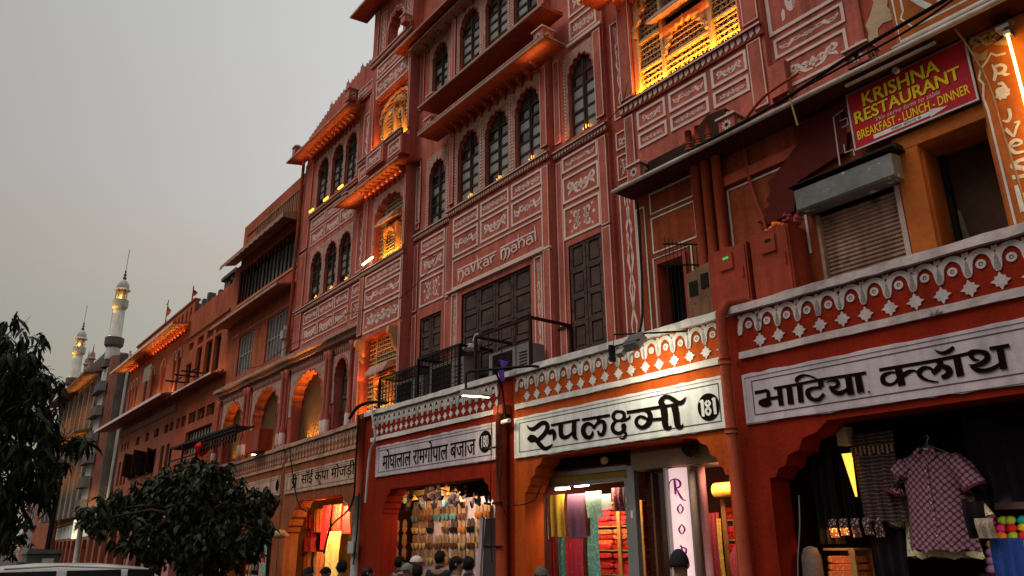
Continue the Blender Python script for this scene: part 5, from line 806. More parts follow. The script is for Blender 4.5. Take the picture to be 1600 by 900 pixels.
# pillar with the vertical lettering
pl = part('pilaster', MB().box(-2.38, -1.86, 7.90, 8.0, 3.95, 6.62), ORW, R)
strokes_part('sign_lettering', 'raj', 7.896, WHT, pl)
text_part('sign_lettering', 's', WHT, pl, -2.27, -2.10, 4.93, 5.13, 7.896, reps=4); text_part('sign_lettering', 'h', WHT, pl, -2.27, -2.12, 4.60, 4.88, 7.896, reps=4)
rs = MB()
for k in range(8):
    a = 2 * pi * k / 8; rs.ribbon([(-2.185, 5.86), (-2.185 + .05 * cos(a), 5.86 + .05 * sin(a)), (-2.185 + .062 * cos(a + .4), 5.86 + .062 * sin(a + .4))], .03, 7.896 - .0005 * k)
part('painted_rosette', rs, WHT, pl)
bd = [(-2.34, 3.97), (-2.345, 5.75), (-2.36, 5.9), (-2.33, 6.05), (-2.36, 6.12), (-2.32, 6.22), (-2.25, 6.28), (-2.2, 6.34), (-2.16, 6.29), (-2.08, 6.27)]
part('painted_border', MB().ribbon(bd, .022, 7.897), WHT, pl)
mm = MB(); mm.v = [(-2.15 + x * .22, 7.893, 6.52 + z * .2) for x, y, z in motif('b').v]; mm.f = motif('b').f
part('painted_scroll', mm, mat('tan_paint', (.40, .24, .13)), pl)
part('painted_lotus', MB().prism([(-2.37, 6.33), (-2.26, 6.30), (-2.22, 6.40), (-2.30, 6.38), (-2.36, 6.46)], 7.893, 7.898).prism([(-2.16, 6.42), (-2.05, 6.34), (-1.98, 6.44), (-2.08, 6.50)], 7.893, 7.898), mat('tan_paint', (.40, .24, .13)), pl)
nz = thing('neon_tube', 'thin glowing yellow tube lamp fixed beside the tall white R a j letters', 'lamp', (-2.0, 7.8, 4.6))
part('tube', MB().tube([(-2.0, 7.80, 6.40), (-1.998, 7.80, 6.0), (-2.0, 7.80, 5.4), (-1.998, 7.80, 4.6)], .012, 6), emit('neon_core', (1, .60, .10), 22), nz)
part('tube_clip', MB().box(-2.03, -1.97, 7.78, 7.90, 6.40, 6.44).box(-2.08, -1.96, 7.76, 7.9, 6.47, 6.51), STEEL, nz)
lamp('neon_light', 'AREA', (-2.0, 7.78, 5.6), 2.2, (1, .38, .05), .05, 1.6, (-2.0, 8, 5.6), nz)
# restaurant banner
K = thing('restaurant_banner', 'crimson banner with yellow KRISHNA RESTAURANT lettering and white arrow above the grey hood', 'sign', (-3.05, 7.9, 5.9))
part('banner_sheet', MB().box(-3.70, -2.40, 7.86, 7.875, 5.89, 6.60), mat('crimson_banner', (.42, .012, .022), rough=.45, var=.15), K)
part('banner_frame', MB().ribbon(rect(-3.705, -2.395, 5.885, 6.605), .018, 7.876, .022, True), STEEL, K)
YEL = mat('yellow_print', (.78, .58, .02), var=.05, bump=0)
for m_, dx, dz, yy in ((INK, .008, -.008, 7.858), (YEL, 0, 0, 7.856)):
    text_part('banner_lettering', 'KRISHNA', m_, K, -3.53 + dx, -2.68 + dx, 6.37 + dz, 6.54 + dz, yy, bold=.010, reps=2)
    text_part('banner_lettering', 'RESTAURANT', m_, K, -3.65 + dx, -2.50 + dx, 6.19 + dz, 6.345 + dz, yy, bold=.010, reps=2)
text_part('banner_lettering', 'We serve farm to table', mat('pale_print', (.6, .42, .38)), K, -3.42, -2.72, 6.12, 6.175, 7.856, shear=.3)
text_part('banner_lettering', 'BREAKFAST - LUNCH - DINNER', YEL, K, -3.655, -2.45, 5.99, 6.10, 7.856, bold=.008, reps=1)
part('arrow', MB().prism([(-3.48, 5.925), (-2.86, 5.925), (-2.86, 5.905), (-2.68, 5.952), (-2.86, 5.995), (-2.86, 5.975), (-3.48, 5.975)], 7.855, 7.859), SIGNW, K)
text_part('banner_lettering', 'रासता कॉरनर से', INK, K, -3.28, -2.95, 5.932, 5.972, 7.853)
hb = MB()
for k in range(12):
    a = 2 * pi * k / 12
hbp = [(-3.10 + .035 * cos(2 * pi * k / 12), 6.60 + .035 * sin(2 * pi * k / 12)) for k in range(12)]
part('banner_bulb', MB().prism(hbp, 7.80, 7.85), SIGNW, K)
# swastik-like side marks are plain white corner strokes
for pp in ([(-3.95, 5.6), (-3.93, 6.45), (-3.8, 6.48)], [(-3.86, 6.36), (-3.77, 6.36), (-3.77, 6.27), (-3.85, 6.27)], [(-3.86, 6.05), (-3.86, 5.94), (-3.76, 5.94), (-3.76, 5.86)]): part('white_outline', MB().ribbon(pp, .017, 7.92), WHTB, R)
# rolling shutter
RS = thing('rolling_shutter', 'rusty ribbed rolling shutter under a dented grey metal hood', 'shutter', (-3.86, 8, 4.0))
sl = MB().box(-4.33, -3.40, 0, .012, 0, .01)
slm = MB(); seg = [(0, .0), (-.018, .012), (-.018, .034), (0, .046)]
for (a0, b0), (a1, b1) in zip(seg, seg[1:]): slm.face([(-.46, a0, b0), (.46, a0, b0), (.46, a1, b1), (-.46, a1, b1)])
slm.face([(-.46, .01, 0), (.46, .01, 0), (.46, .01, .05), (-.46, .01, .05)])
slme = slm.mesh('slat', SLAT)
for k in range(26):
    o = obj('slat', slme, RS, (-3.865, 8.04, 4.02 + k * .05)); o.rotation_euler = (radians(random.uniform(-2, 2)), 0, radians(random.uniform(-.2, .2)))
part('guide_rail', MB().box(-4.36, -4.32, 7.96, 8.06, 3.96, 5.32), SLAT, RS); part('guide_rail', MB().box(-3.405, -3.35, 7.95, 8.06, 3.96, 5.34), mat('pale_rail', (.42, .30, .26), var=.2), RS)
part('hood', MB().prism([(7.99, 5.66), (7.71, 5.61), (7.71, 5.36), (7.73, 5.34), (7.99, 5.36)], -4.44, -3.27, 'x'), GREY, RS)
part('hood_flashing', MB().prism([(-4.50, 7.68), (-3.23, 7.67), (-3.20, 7.99), (-4.50, 7.99)], 5.665, 5.68, 'z').box(-3.6, -3.22, 7.76, 7.99, 5.69, 5.74), mat('black_tar_felt', (.02, .016, .014), var=.3), RS)
part('door_post', MB().box(-3.33, -3.08, 7.93, 8.0, 3.96, 5.72), ORW, R); part('door_lintel', MB().box(-3.33, -2.39, 7.925, 7.995, 5.70, 5.86), ORW, R)
part('doorway_stain', MB().prism([(-3.04, 3.96), (-2.85, 3.96), (-2.9, 4.4), (-2.97, 5.0), (-3.04, 5.1)], 8.42, 8.43), mat('mouldy_plaster', (.12, .10, .07), var=.4), R)
part('back_room_wall', MB().box(-3.2, -2.3, 8.43, 8.48, 3.9, 5.8), mat('dim_brown_wall', (.05, .025, .015), var=.3), R)
# meter cabinets
def cabinet(x0, x1, zt, lab, grn):
    c = thing('meter_cabinet', lab, 'cabinet', ((x0 + x1) / 2, 7.8, 4.0), group='red metal meter cabinets on the terrace')
    CM = mat('red_oxide_metal', (.28, .042, .02), rough=.5, var=.22, streak=.3, bump=.1, spots=(.16, .05, .03), spot_lo=.66, spot_hi=.7)
    part('body', MB().box(x0, x1, 7.62, 7.99, 4.02, zt), CM, c); d = part('door', MB().box(x0 + .02, x1 - .02, 7.60, 7.617, 4.06, zt - .03), CM, c)
    part('hinge', MB().box(x1 - .075, x1 - .055, 7.58, 7.60, 4.72, 4.86), CM, d)
    m_ = part('meter_window', MB().box((x0 + x1) / 2 - .10, (x0 + x1) / 2 + .10, 7.57, 7.60, zt - .30, zt - .09), CM, c)
    part('display', MB().box((x0 + x1) / 2 - .03, (x0 + x1) / 2 + .05, 7.562, 7.57, zt - .17, zt - .14), emit('green_display', (.05, .5, .08), .8) if grn else BLK, m_)
    return c
cabinet(-5.70, -5.12, 5.17, 'left red metal cabinet with small green lit meter display', True)
cabinet(-5.06, -4.53, 5.21, 'right red metal cabinet with marigold garland heaped on top', False)
gm = MB()
for k in range(46):
    a = random.uniform(-.17, .17); zz = 5.225 + random.random() * .09 * (1 - abs(a) / .2); gm.lathe([(.001, zz - .03), (.028, zz - .012), (.032, zz + .005), (.018, zz + .026), (0.0, zz + .03)], 6, (-4.78 + a * .9, 7.78 + random.uniform(-.07, .07)))
solo('marigold_garland', gm, mat('marigold_orange', (.75, .17, .015), var=.3, scale=20), 'heap of orange marigold garland lying on the right meter cabinet', 'garland', smooth=True)
gm = MB()
for k in range(26):
    zz = 5.24 + random.random() * .13; gm.lathe([(.001, zz - .03), (.03, zz - .01), (.032, zz + .008), (0.0, zz + .034)], 6, (-4.56 + random.uniform(-.1, .1), 7.8 + random.uniform(-.07, .07)))
solo('flower_bundle', gm, mat('dark_pink_flowers', (.28, .05, .05), var=.4, scale=20), 'faded dark pink flower bundle beside the marigold garland', 'flowers', smooth=True)
# ------------------------------------------------------------------ shop fronts
REL = {}
def reliefs(root, u0, u1, n, zt, zb, m, key, v=0.0):
    """painted plaster relief: cusp arches with a ring, stars below the cusps"""
    p = (u1 - u0) / n; H_ = zt - zb
    k3 = (key, round(p, 3), round(H_, 3))
    if k3 not in REL:
        a = MB(); w = p / 2; P = []
        for t in range(13):
            an = pi * t / 12; P.append((w * .90 * cos(an), H_ * .63 + H_ * .31 * sin(an)))
        P = [(w * .99, H_ * .44)] + [(w * .97, H_ * .52)] + P + [(-w * .97, H_ * .52), (-w * .99, H_ * .44)]
        Wd = [.034, .062] + [.046 + .016 * abs(cos(pi * t / 12)) for t in range(13)] + [.062, .034]
        a.ribbon(P, Wd, 0, .016)
        a.ribbon([(w * .99, H_ * .98), (w * .75, H_ * .84)], [.05, .012], 0, .010).ribbon([(-w * .99, H_ * .98), (-w * .75, H_ * .84)], [.05, .012], 0, .010)
        r = MB(); R0 = p * .13; r.ribbon([(R0 * cos(2 * pi * t / 12), H_ * .66 + R0 * sin(2 * pi * t / 12)) for t in range(12)], p * .10, 0, .014, True)
        r.prism([(R0 * .35 * cos(2 * pi * t / 6), H_ * .66 + R0 * .35 * sin(2 * pi * t / 6)) for t in range(6)], -.010, 0)
        s = MB(); P = []
        for t in range(16):
            rr = (1.0, .60, .74, .60)[t % 4] * p * .345; P.append((rr * cos(pi * t / 8), H_ * .20 + rr * sin(pi * t / 8)))
        s.prism(P, -.014, 0)
        REL[k3] = (a.mesh('arch_relief', m), r.mesh('ring_relief', m), s.mesh('star_relief', m))
    A_, B_, C_ = REL[k3]
    for k in range(n):
        u = u0 + (k + .5) * p; rz = random.uniform(-.03, .03)
        obj('arch_relief', A_, root, (u, v, zb), rot=(0, rz, 0)); obj('ring_relief', B_, root, (u + random.uniform(-.004, .004), v, zb + random.uniform(-.006, .006)))
        obj('star_relief', C_, root, (u0 + (k + 1) * p - (0 if k < n - 1 else p * .02), v, zb + random.uniform(-.006, .006)), rot=(0, random.uniform(-.08, .08), 0))
def wob_rect(x0, x1, z0, z1, j=.010, step=.12):
    P = []; n = int((x1 - x0) / step)
    for k in range(n): P.append((x0 + (x1 - x0) * k / n, z0 + random.uniform(-j, j)))
    P.append((x1, z0)); P.append((x1 + random.uniform(-j, j), (z0 + z1) / 2))
    for k in range(n): P.append((x1 - (x1 - x0) * k / n, z1 + random.uniform(-j, j)))
    P.append((x0, z1)); return P
def shop_front(frame, u0, u1, op, sign, wm, wh, sm, n, label, top=4.12, bw=.6, bh=.48, depth=3.2, inner=None, key='a', band=None):
    """arcade shop: wall with corbelled opening, sign panel, relief balustrade, coping and a room behind"""
    r = thing('bazaar_shop', label, 'shop', ((u0 + u1) / 2, 0, 0), frame, 'numbered shops of the bazaar arcade')
    o0, o1, ot = op
    part('shop_wall', wall_mb(rect(u0, u1, 0, top - .06), [bracket_poly(o0, o1, .14, ot, bw, bh)], 0, .34), wm, r)
    b0, b1 = band or (u0 + .08, u1 - .08)
    part('coping', rough_strip(u0 + .01, u1 - .01, -.07, .55, top - .055, top + .03, .007), wh, r)
    part('lower_band', rough_strip(b0, b1, -.035, .01, 3.55, 3.625, .004), wh, r)
    reliefs(r, b0 + .03, b1 - .03, n, top - .07, 3.635, wh, key)
    if sign:
        s0, s1, z0, z1 = sign
        sg = part('sign_panel', MB().prism(wob_rect(s0, s1, z0, z1), -.025, .01), sm, r)
        part('sign_border', MB().ribbon(rect(s0 + .12, s1 - .10, z0 + .085, z1 - .085), .010, -.025, .004, True), mat('thin_dark_line', (.10, .06, .06)), sg)
        part('sign_rim', MB().ribbon(rect(s0 + .02, s1 - .02, z0 + .02, z1 - .02), .03, -.025, .008, True), sm, sg)
    else: sg = None
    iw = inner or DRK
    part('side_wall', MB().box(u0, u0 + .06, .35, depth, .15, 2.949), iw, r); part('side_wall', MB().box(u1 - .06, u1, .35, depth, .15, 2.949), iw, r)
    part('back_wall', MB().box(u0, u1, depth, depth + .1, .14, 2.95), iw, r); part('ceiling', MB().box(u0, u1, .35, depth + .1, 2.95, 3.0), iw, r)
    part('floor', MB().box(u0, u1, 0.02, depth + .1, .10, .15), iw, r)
    part('terrace_slab', MB().box(u0, u1, .55, 1.35, 3.9, 3.98).box(u0, u1, .35, .56, 3.6, 4.06), FARG, r)
    return r, sg
F1 = (0, 7, 0); F2 = (-14.0, 7.18, -.065)
B4, sg4 = shop_front(F1, -5.068, -1.0, (-4.74, -1.3, 2.77), (-4.93, -1.05, 2.84, 3.37), SHOPB, WHTB, SIGNB, 16, 'brick red shop with lilac Hindi sign, printed shirts and dark interior', bw=.72, bh=.50, band=(-4.93, -1.05), key='b')
SG = lambda nm, key, sg, m=INK, y=-.031: strokes_part(nm, key, y, m, sg)
SG('sign_lettering', 'bhatia', sg4); SG('sign_lettering', 'cloth', sg4)
B3, sg3 = shop_front(F1, -9.02, -5.07, (-8.78, -5.24, 2.80), (-8.98, -5.15, 2.83, 3.42), SHOP, WHT, SIGNW, 16, 'orange shop numbered 181 with floodlit white Hindi sign and pink lit column', bw=.42, bh=.46, band=(-8.96, -5.12))
SG('sign_lettering', 'rup', sg3); SG('sign_lettering', 'laxmi', sg3)
ov = [(-5.405 + .152 * cos(2 * pi * k / 28), 3.092 + .155 * sin(2 * pi * k / 28)) for k in range(28)]
ovo = part('number_disc', MB().prism(ov, -.032, -.026), INK, sg3)
SG('number_lettering', 'n181', ovo, SIGNW, -.034)
B2, sg2 = shop_front(F1, -13.97, -9.022, (-13.02, -9.50, 2.62), (-13.30, -9.44, 2.86, 3.43), SHOPB, WHT, SIGNB, 22, 'red shop numbered 180 with long Hindi sign and walls of hanging slippers', bw=.30, bh=.42, band=(-13.55, -9.40), key='c')
text_part('sign_lettering', 'मोघालाल रामगोपाल बजाज', INK, sg2, -13.02, -9.98, 2.98, 3.34, -.03, reps=3)
ov = [(-9.72 + .165 * cos(2 * pi * k / 24), 3.16 + .17 * sin(2 * pi * k / 24)) for k in range(24)]
ovo = part('number_disc', MB().prism(ov, -.032, -.026), INK, sg2)
text_part('number_lettering', '180', SIGNB, ovo, -9.81, -9.63, 3.07, 3.25, -.034, reps=2)
B1, sg1 = shop_front(F2, -5.25, -.02, (-4.82, -.45, 2.66), (-5.05, -.02, 2.86, 3.36), SHOPC, mat('buff_worn_paint', (.42, .24, .17), var=.2, streak=.3), SIGNC, 24, 'faded brown shop with stained Hindi sign, lit orange and hung with red garments', bw=.85, bh=.7, band=(-5.2, -.05), key='d', top=4.06)
so_ = MB(); q_ = 0
for s_ in TR['shri'].split('|'):
    a_ = [int(v) / 1000 for v in s_.split(',')]; i_ = len(so_.v); q_ += 1
    for k in range(0, len(a_), 2): so_.v.append((-4.62 + (a_[k] + 17.177) / .42 * .46, -.030 - .0006 * q_, 2.96 + (a_[k + 1] - 2.865) / .336 * .36))
    for k in range(len(a_) // 4 - 1): so_.f.append((i_ + 2 * k, i_ + 2 * k + 1, i_ + 2 * k + 3, i_ + 2 * k + 2))
part('sign_lettering', so_, INK, sg1)
text_part('sign_lettering', 'सॉई कृपा मोजड़ी', INK, sg1, -3.85, -.62, 2.95, 3.33, -.03, reps=3)
ov = [(-.28 + .12 * cos(2 * pi * k / 20), 3.14 + .14 * sin(2 * pi * k / 20)) for k in range(20)]
part('number_disc', MB().prism(ov, -.032, -.026), INK, sg1)
B0, sg0 = shop_front(F2, -10.6, -5.3, (-9.7, -5.8, 2.66), (-10.4, -5.42, 2.86, 3.36), SHOPC, mat('buff_worn_paint', (.42, .24, .17)), SIGNC, 24, 'faded brown shop with blank stained sign behind the low leafy tree', bw=.85, bh=.7, band=(-10.5, -5.4), key='d', top=4.06)
ov = [(-5.68 + .13 * cos(2 * pi * k / 20), 3.12 + .14 * sin(2 * pi * k / 20)) for k in range(20)]
part('number_disc', MB().prism(ov, -.032, -.026), INK, sg0)
# ------------------------------------------------------------------ orange house left of the hotel
def slot(root, x0, x1, z0, z1, y, cols=1, rows=2, fm=None, pm=None, name='window', d=.16, t=.03):
    """recessed rectangular window: frame bars with separate panes"""
    f = MB().box(x0, x0 + t, y + d - .04, y + d, z0, z1).box(x1 - t, x1, y + d - .04, y + d, z0, z1).box(x0 + t, x1 - t, y + d - .04, y + d, z0, z0 + t).box(x0 + t, x1 - t, y + d - .04, y + d, z1 - t, z1)
    cw = (x1 - x0 - 2 * t) / cols; rh = (z1 - z0 - 2 * t) / rows
    for c in range(1, cols): f.box(x0 + t + c * cw - t * .3, x0 + t + c * cw + t * .3, y + d - .035, y + d, z0 + t, z1 - t)
    for r_ in range(1, rows): f.box(x0 + t, x1 - t, y + d - .032, y + d - .003, z0 + t + r_ * rh - t * .3, z0 + t + r_ * rh + t * .3)
    o = part(name, f, fm or WIN, root)
    key = ('slotpane', round(cw, 2), round(rh, 2), pm)
    if key not in FRM: FRM[key] = MB().box(-cw / 2, cw / 2, -.004, .004, 0, rh).mesh('pane', pm or DGL)
    for c in range(cols):
        for r_ in range(rows):
            q = obj('pane', FRM[key], o, (x0 + t + (c + .5) * cw, y + d + .004, z0 + t + r_ * rh)); q.rotation_euler = (radians(random.uniform(-1.5, 1.5)), 0, radians(random.uniform(-1.5, 1.5)))
    return o
O = thing('orange_house', 'orange house with white barred windows and wavy edged awning beside the hotel', 'building', (-23.8, 8, 0))
part('dark_core', MB().box(-26.8, -20.8, 8.5, 14, 6.8, 10.95), BLK, O)
part('facade_wall', wall_mb(rect(-26.86, -20.78, 6.82, 11.25), [rect(-22.95, -21.08, 7.02, 8.42), rect(-25.55, -24.12, 7.04, 8.40), rect(-26.3, -20.86, 9.72, 10.98)], 8.0, .4), ORB, O)
part('facade_wall', MB().box(-26.3, -20.80, 8.0, 8.3, 11.25, 12.72), ORB, O); part('side_wall', MB().box(-20.84, -20.78, 8.3, 12, 8, 12.72).box(-26.86, -26.8, 8.3, 12, 7, 11.2), ORB, O)
part('rooftop_room', MB().box(-24.0, -20.9, 9.4, 12, 12.2, 13.9), FARP, O)
part('rooftop_slab', MB().box(-26.3, -20.8, 8.3, 12, 12.6, 12.7), FARG, O)
for r_ in ((-22.95, -21.08, 7.02, 8.42, 7, 2), (-25.55, -24.12, 7.04, 8.40, 5, 2)):
    x0, x1, z0, z1, c, q = r_; slot(O, x0, x1, z0, z1, 7.98, c, q, mat('pale_window_bars', (.42, .36, .33), var=.2), mat('grey_curtain_glass', (.12, .10, .095), rough=.3, var=.25), d=.12, t=.04)
slot(O, -26.3, -20.86, 9.72, 10.98, 8.0, 16, 1, IRON, GLS, 'window_strip', .3, .05)
for k in range(17): pass
gb = MB()
for k in range(17): x = -26.25 + k * .335; gb.box(x, x + .045, 8.02, 8.07, 9.74, 10.96)
part('window_bars', gb, IRON, O, stuff=True)
part('eave', MB().prism([(8.0, 9.02), (7.42, 8.90), (7.42, 8.95), (8.0, 9.10)], -27.0, -20.82, 'x'), FARP, O)
part('eave_lip', MB().box(-27.0, -20.82, 7.39, 7.42, 8.88, 8.97), CRM2, O)
wv = MB(); n = 60
for k in range(n):
    x0, x1 = -26.9 + 6.0 * k / n, -26.9 + 6.0 * (k + 1) / n; s0, s1 = [.05 * abs(sin((x + 26.9) * pi / .45)) for x in (x0, x1)]
    wv.face([(x0, 8.0, 11.42), (x1, 8.0, 11.42), (x1, 7.45, 11.26), (x0, 7.45, 11.26)]); wv.face([(x0, 7.45, 11.26), (x1, 7.45, 11.26), (x1, 7.43, 11.12 - s1), (x0, 7.43, 11.12 - s0)])
wv.face([(-20.9, 8, 11.42), (-20.9, 8, 11.1), (-20.9, 7.45, 11.1), (-20.9, 7.45, 11.26)])
part('wavy_awning', wv, mat('buff_awning', (.30, .17, .11), var=.25, streak=.3), O)
ol = MB()
ol.ribbon([(-26.3, 8.52), (-20.9, 8.50)], .03, 7.998, .02); ol.ribbon([(-26.2, 9.62), (-20.86, 9.62)], .05, 7.998, .03)
ol.ribbon([(-26.5, 6.9), (-25.7, 6.9), (-25.7, 8.5)], .03, 7.998, .01)
part('plaster_band', ol, mat('pale_peach_paint', (.48, .24, .15), var=.2), O)
rbm = MB()
for k in range(26): rbm.box(-24.9 + k * .16, -24.86 + k * .16, 7.97, 8.0, 11.5, 12.25)
rbm.box(-25.9, -20.8, 7.96, 8.0, 12.25, 12.30)
part('ribbed_parapet', rbm, mat('buff_awning', (.30, .17, .11)), O, stuff=True)
part('downpipe', MB().tube([(-20.72, 7.86, 6.9), (-20.7, 7.86, 13.2)], .05, 8), PIPE, O)
part('downpipe', MB().tube([(-20.85, 7.84, 6.75), (-20.85, 7.84, 7.7)], .09, 8).box(-20.95, -20.72, 7.7, 7.95, 7.3, 7.55), mat('grey_plastic_pipe', (.35, .32, .30)), O)
# ------------------------------------------------------------------ house with three tall windows
P_ = thing('plain_house', 'orange house with three tall dark windows, row of transoms and a grey unfinished rooftop', 'building', (-29.3, 8, 0))
part('dark_core', MB().box(-32.1, -26.9, 8.5, 14, 3.9, 9.7), BLK, P_)
tall = [(-30.72, -29.95), (-29.55, -28.68), (-28.42, -27.65)]
lowsq = [(-32.3, -31.85), (-31.62, -31.0), (-30.65, -29.75), (-29.5, -28.62), (-28.42, -27.5), (-27.15, -26.92)]
hs = [rect(a, b, 7.68, 9.06) for a, b in tall] + [rect(-31.95, -31.2, 7.72, 8.62), rect(-27.0, -26.9, 7.6, 8.6)][:1] + [rect(a, b, 9.18, 9.5) for a, b in ((-31.9, -31.3), (-30.72, -29.95), (-29.55, -28.68), (-28.42, -27.65))] + [rect(a, b, 6.06, 6.48) for a, b in lowsq] + [rect(-30.75, -27.55, 4.9, 5.76), rect(-27.2, -26.92, 4.6, 5.4)]
part('facade_wall', wall_mb(rect(-32.4, -26.86, 3.9, 10.8), hs, 8.0, .25), ORB, P_)
for a, b in tall: slot(P_, a, b, 7.68, 9.06, 8.0, 2, 3)
slot(P_, -31.95, -31.2, 7.72, 8.62, 8.0, 2, 2)
for a, b in ((-31.9, -31.3), (-30.72, -29.95), (-29.55, -28.68), (-28.42, -27.65)): slot(P_, a, b, 9.18, 9.5, 8.0, 1, 1, CRM2, GLS)
for a, b in lowsq: slot(P_, a, b, 6.06, 6.48, 8.0, 1, 1, CRM2)
slot(P_, -30.75, -27.55, 4.9, 5.76, 8.0, 9, 3, WIN, GLS)
ol = MB().box(-32.4, -26.9, 7.93, 8.0, 9.72, 9.80).box(-32.4, -26.9, 7.93, 8.0, 7.5, 7.56)
part('plaster_band', ol, FARP, P_)
part('ledge', MB().prism([(8.0, 7.36), (7.5, 7.28), (7.5, 7.33), (8.0, 7.42)], -32.4, -26.6, 'x'), FARP, P_)
part('ledge_lip', MB().box(-32.4, -26.6, 7.47, 7.50, 7.27, 7.34), CRM, P_)
for x in (-30.3, -29.0, -28.2): part('iron_angle', MB().box(x, x + .05, 6.9, 7.95, 7.55, 7.6).box(x, x + .9, 7.2, 7.25, 7.55, 7.6), IRON, P_)
uf = MB()
random.seed(3)
for k in range(9):
    x = -35.2 + k * .8; z1 = 12.3 - .05 * k + random.uniform(-.25, .3); uf.box(x, x + .28, 8.9, 9.2, 10.6, z1); uf.box(x + .1, x + .9, 8.95, 9.15, z1 - .5, z1 - .28 + random.uniform(-.1, .1))
    if k % 3: uf.box(x + .25, x + .8, 9.0, 9.1, 11.0, z1 - .8)
uf.box(-35.3, -27, 8.95, 9.2, 10.6, 11.75).box(-31.4, -29.6, 8.8, 9.3, 12.2, 12.34).box(-30.9, -27.0, 8.9, 9.2, 11.5, 12.0)
part('unfinished_rooftop', uf, FARG, P_, stuff=True)
wm_ = emit('window_led_wash', (1, .30, .04), 3.0)
lamp('ledge_uplight', 'AREA', (-28.9, 7.7, 7.50), 7, (1, .5, .1), 4.5, .05, (-28.9, 8.0, 8.3), P_)
# ------------------------------------------------------------------ long house with lit eaves
L_ = thing('long_house', 'long old orange house with glowing eave, arched windows and three rooftop flags', 'building', (-37, 8, 0))
part('dark_core', MB().box(-42.4, -32.45, 8.6, 12, 3.9, 10.4), BLK, L_)
aw_ = [(-42.15, -41.75), (-41.5, -41.1), (-40.85, -40.45), (-39.0, -38.5), (-37.75, -37.2), (-36.0, -35.3), (-34.1, -33.65), (-33.4, -32.9)]
sq = [(-42.1, -41.75), (-41.5, -41.15), (-40.9, -40.55), (-39.08, -38.4), (-37.29, -36.7), (-35.76, -35.0), (-34.11, -33.5), (-33.3, -32.75)]
dr = [(-42.1, -41.6), (-41.3, -40.85), (-40.6, -40.15), (-34.2, -33.7), (-33.4, -32.9)]
hs = [arch_poly(a, b, 7.75, 9.1, 9.5, 1, 0, 10) for a, b in aw_] + [rect(a, b, 6.1, 6.46) for a, b in sq] + [rect(a, b, 4.45, 5.6) for a, b in dr] + [rect(-39.6, -35.0, 4.6, 5.6)]
part('facade_wall', wall_mb(rect(-42.6, -32.4, 3.9, 10.45), hs, 8.0, .3), FARP, L_)
for a, b in aw_:
    slot(L_, a, b, 8.15, 9.4, 8.02, 1, 3, d=.18); part('white_panel', MB().box(a, b, 8.1, 8.14, 7.76, 8.14), mat('pale_peach_paint', (.48, .24, .15)), L_)
    part('arch_trim', MB().ribbon(arch_poly(a - .07, b + .07, 7.75, 9.12, 9.58, 1, 0, 10)[2:], .06, 7.97, .03), CRM2, L_)
for a, b in sq: slot(L_, a, b, 6.1, 6.46, 8.0, 1, 1)
for a, b in dr: slot(L_, a, b, 4.45, 5.6, 8.0, 1, 3)
for k in range(8):
    x = -39.55 + k * .57; part('wooden_shutter', MB().prism([(x, 7.96), (x + .5, 7.96 - .28 * (k % 3)), (x + .5, 7.93 - .28 * (k % 3)), (x, 7.93)], 4.62, 5.62, 'z'), DOORM, L_)
part('eave', MB().prism([(8.0, 10.42), (7.30, 10.28), (7.30, 10.34), (8.0, 10.52)], -44.0, -32.1, 'x'), FARP, L_)
part('eave_lip', MB().box(-44.0, -32.1, 7.27, 7.30, 10.26, 10.36), CRM, L_)
brackets(L_, -42.4, -32.4, 22, 8.0, 10.38, .35, .3)
part('ledge', MB().prism([(8.0, 7.40), (7.10, 7.26), (7.10, 7.33), (8.0, 7.50)], -44.6, -31.5, 'x'), FARP, L_)
part('ledge_lip', MB().box(-44.6, -31.5, 7.06, 7.10, 7.24, 7.36), CRM, L_)
dt = MB()
for k in range(46): dt.box(-42.5 + k * .22, -42.42 + k * .22, 7.9, 8.0, 6.85, 7.1)
part('dentil_row', dt, CRM2, L_, stuff=True)
pr = wall_mb(rect(-42.4, -32.2, 10.5, 11.5), [arch_poly(-42.2 + k * .62, -41.9 + k * .62, 10.7, 11.1, 11.3, 1, 0, 5) for k in range(16)], 8.1, .15)
part('parapet', pr, ORB, L_); part('parapet_cap', MB().box(-42.5, -32.2, 8.05, 8.3, 11.5, 11.58), FARP, L_)
part('water_tank', MB().box(-38.2, -37.2, 9.3, 10.4, 11.2, 12.2), FARG, L_)
part('cloth_banner', MB().box(-37.6, -36.3, 7.6, 7.63, 8.75, 9.45), mat('green_tan_banner', (.26, .22, .15), var=.3, scale=5), L_)
for a, b, e_ in ((-43.6, -40.5, 12), (-37.8, -32.3, 26)):
    lamp('eave_light', 'AREA', ((a + b) / 2, 7.9, 10.14), e_, (1, .55, .12), b - a, .05, ((a + b) / 2, 7.62, 10.35), L_)
ZC = emit('peach_window_glow', (1, .48, .16), 2.2)
for k in (2, 5, 6): 
    a, b = aw_[k]; part('lit_sill_lamp', MB().box(a - .05, b + .05, 7.62, 7.7, 7.50, 7.545), ZYEL, L_)
    lamp('sill_light', 'AREA', ((a + b) / 2, 7.75, 7.62), 9, (1, .36, .08), .5, .1, ((a + b) / 2, 8.0, 8.8), L_)
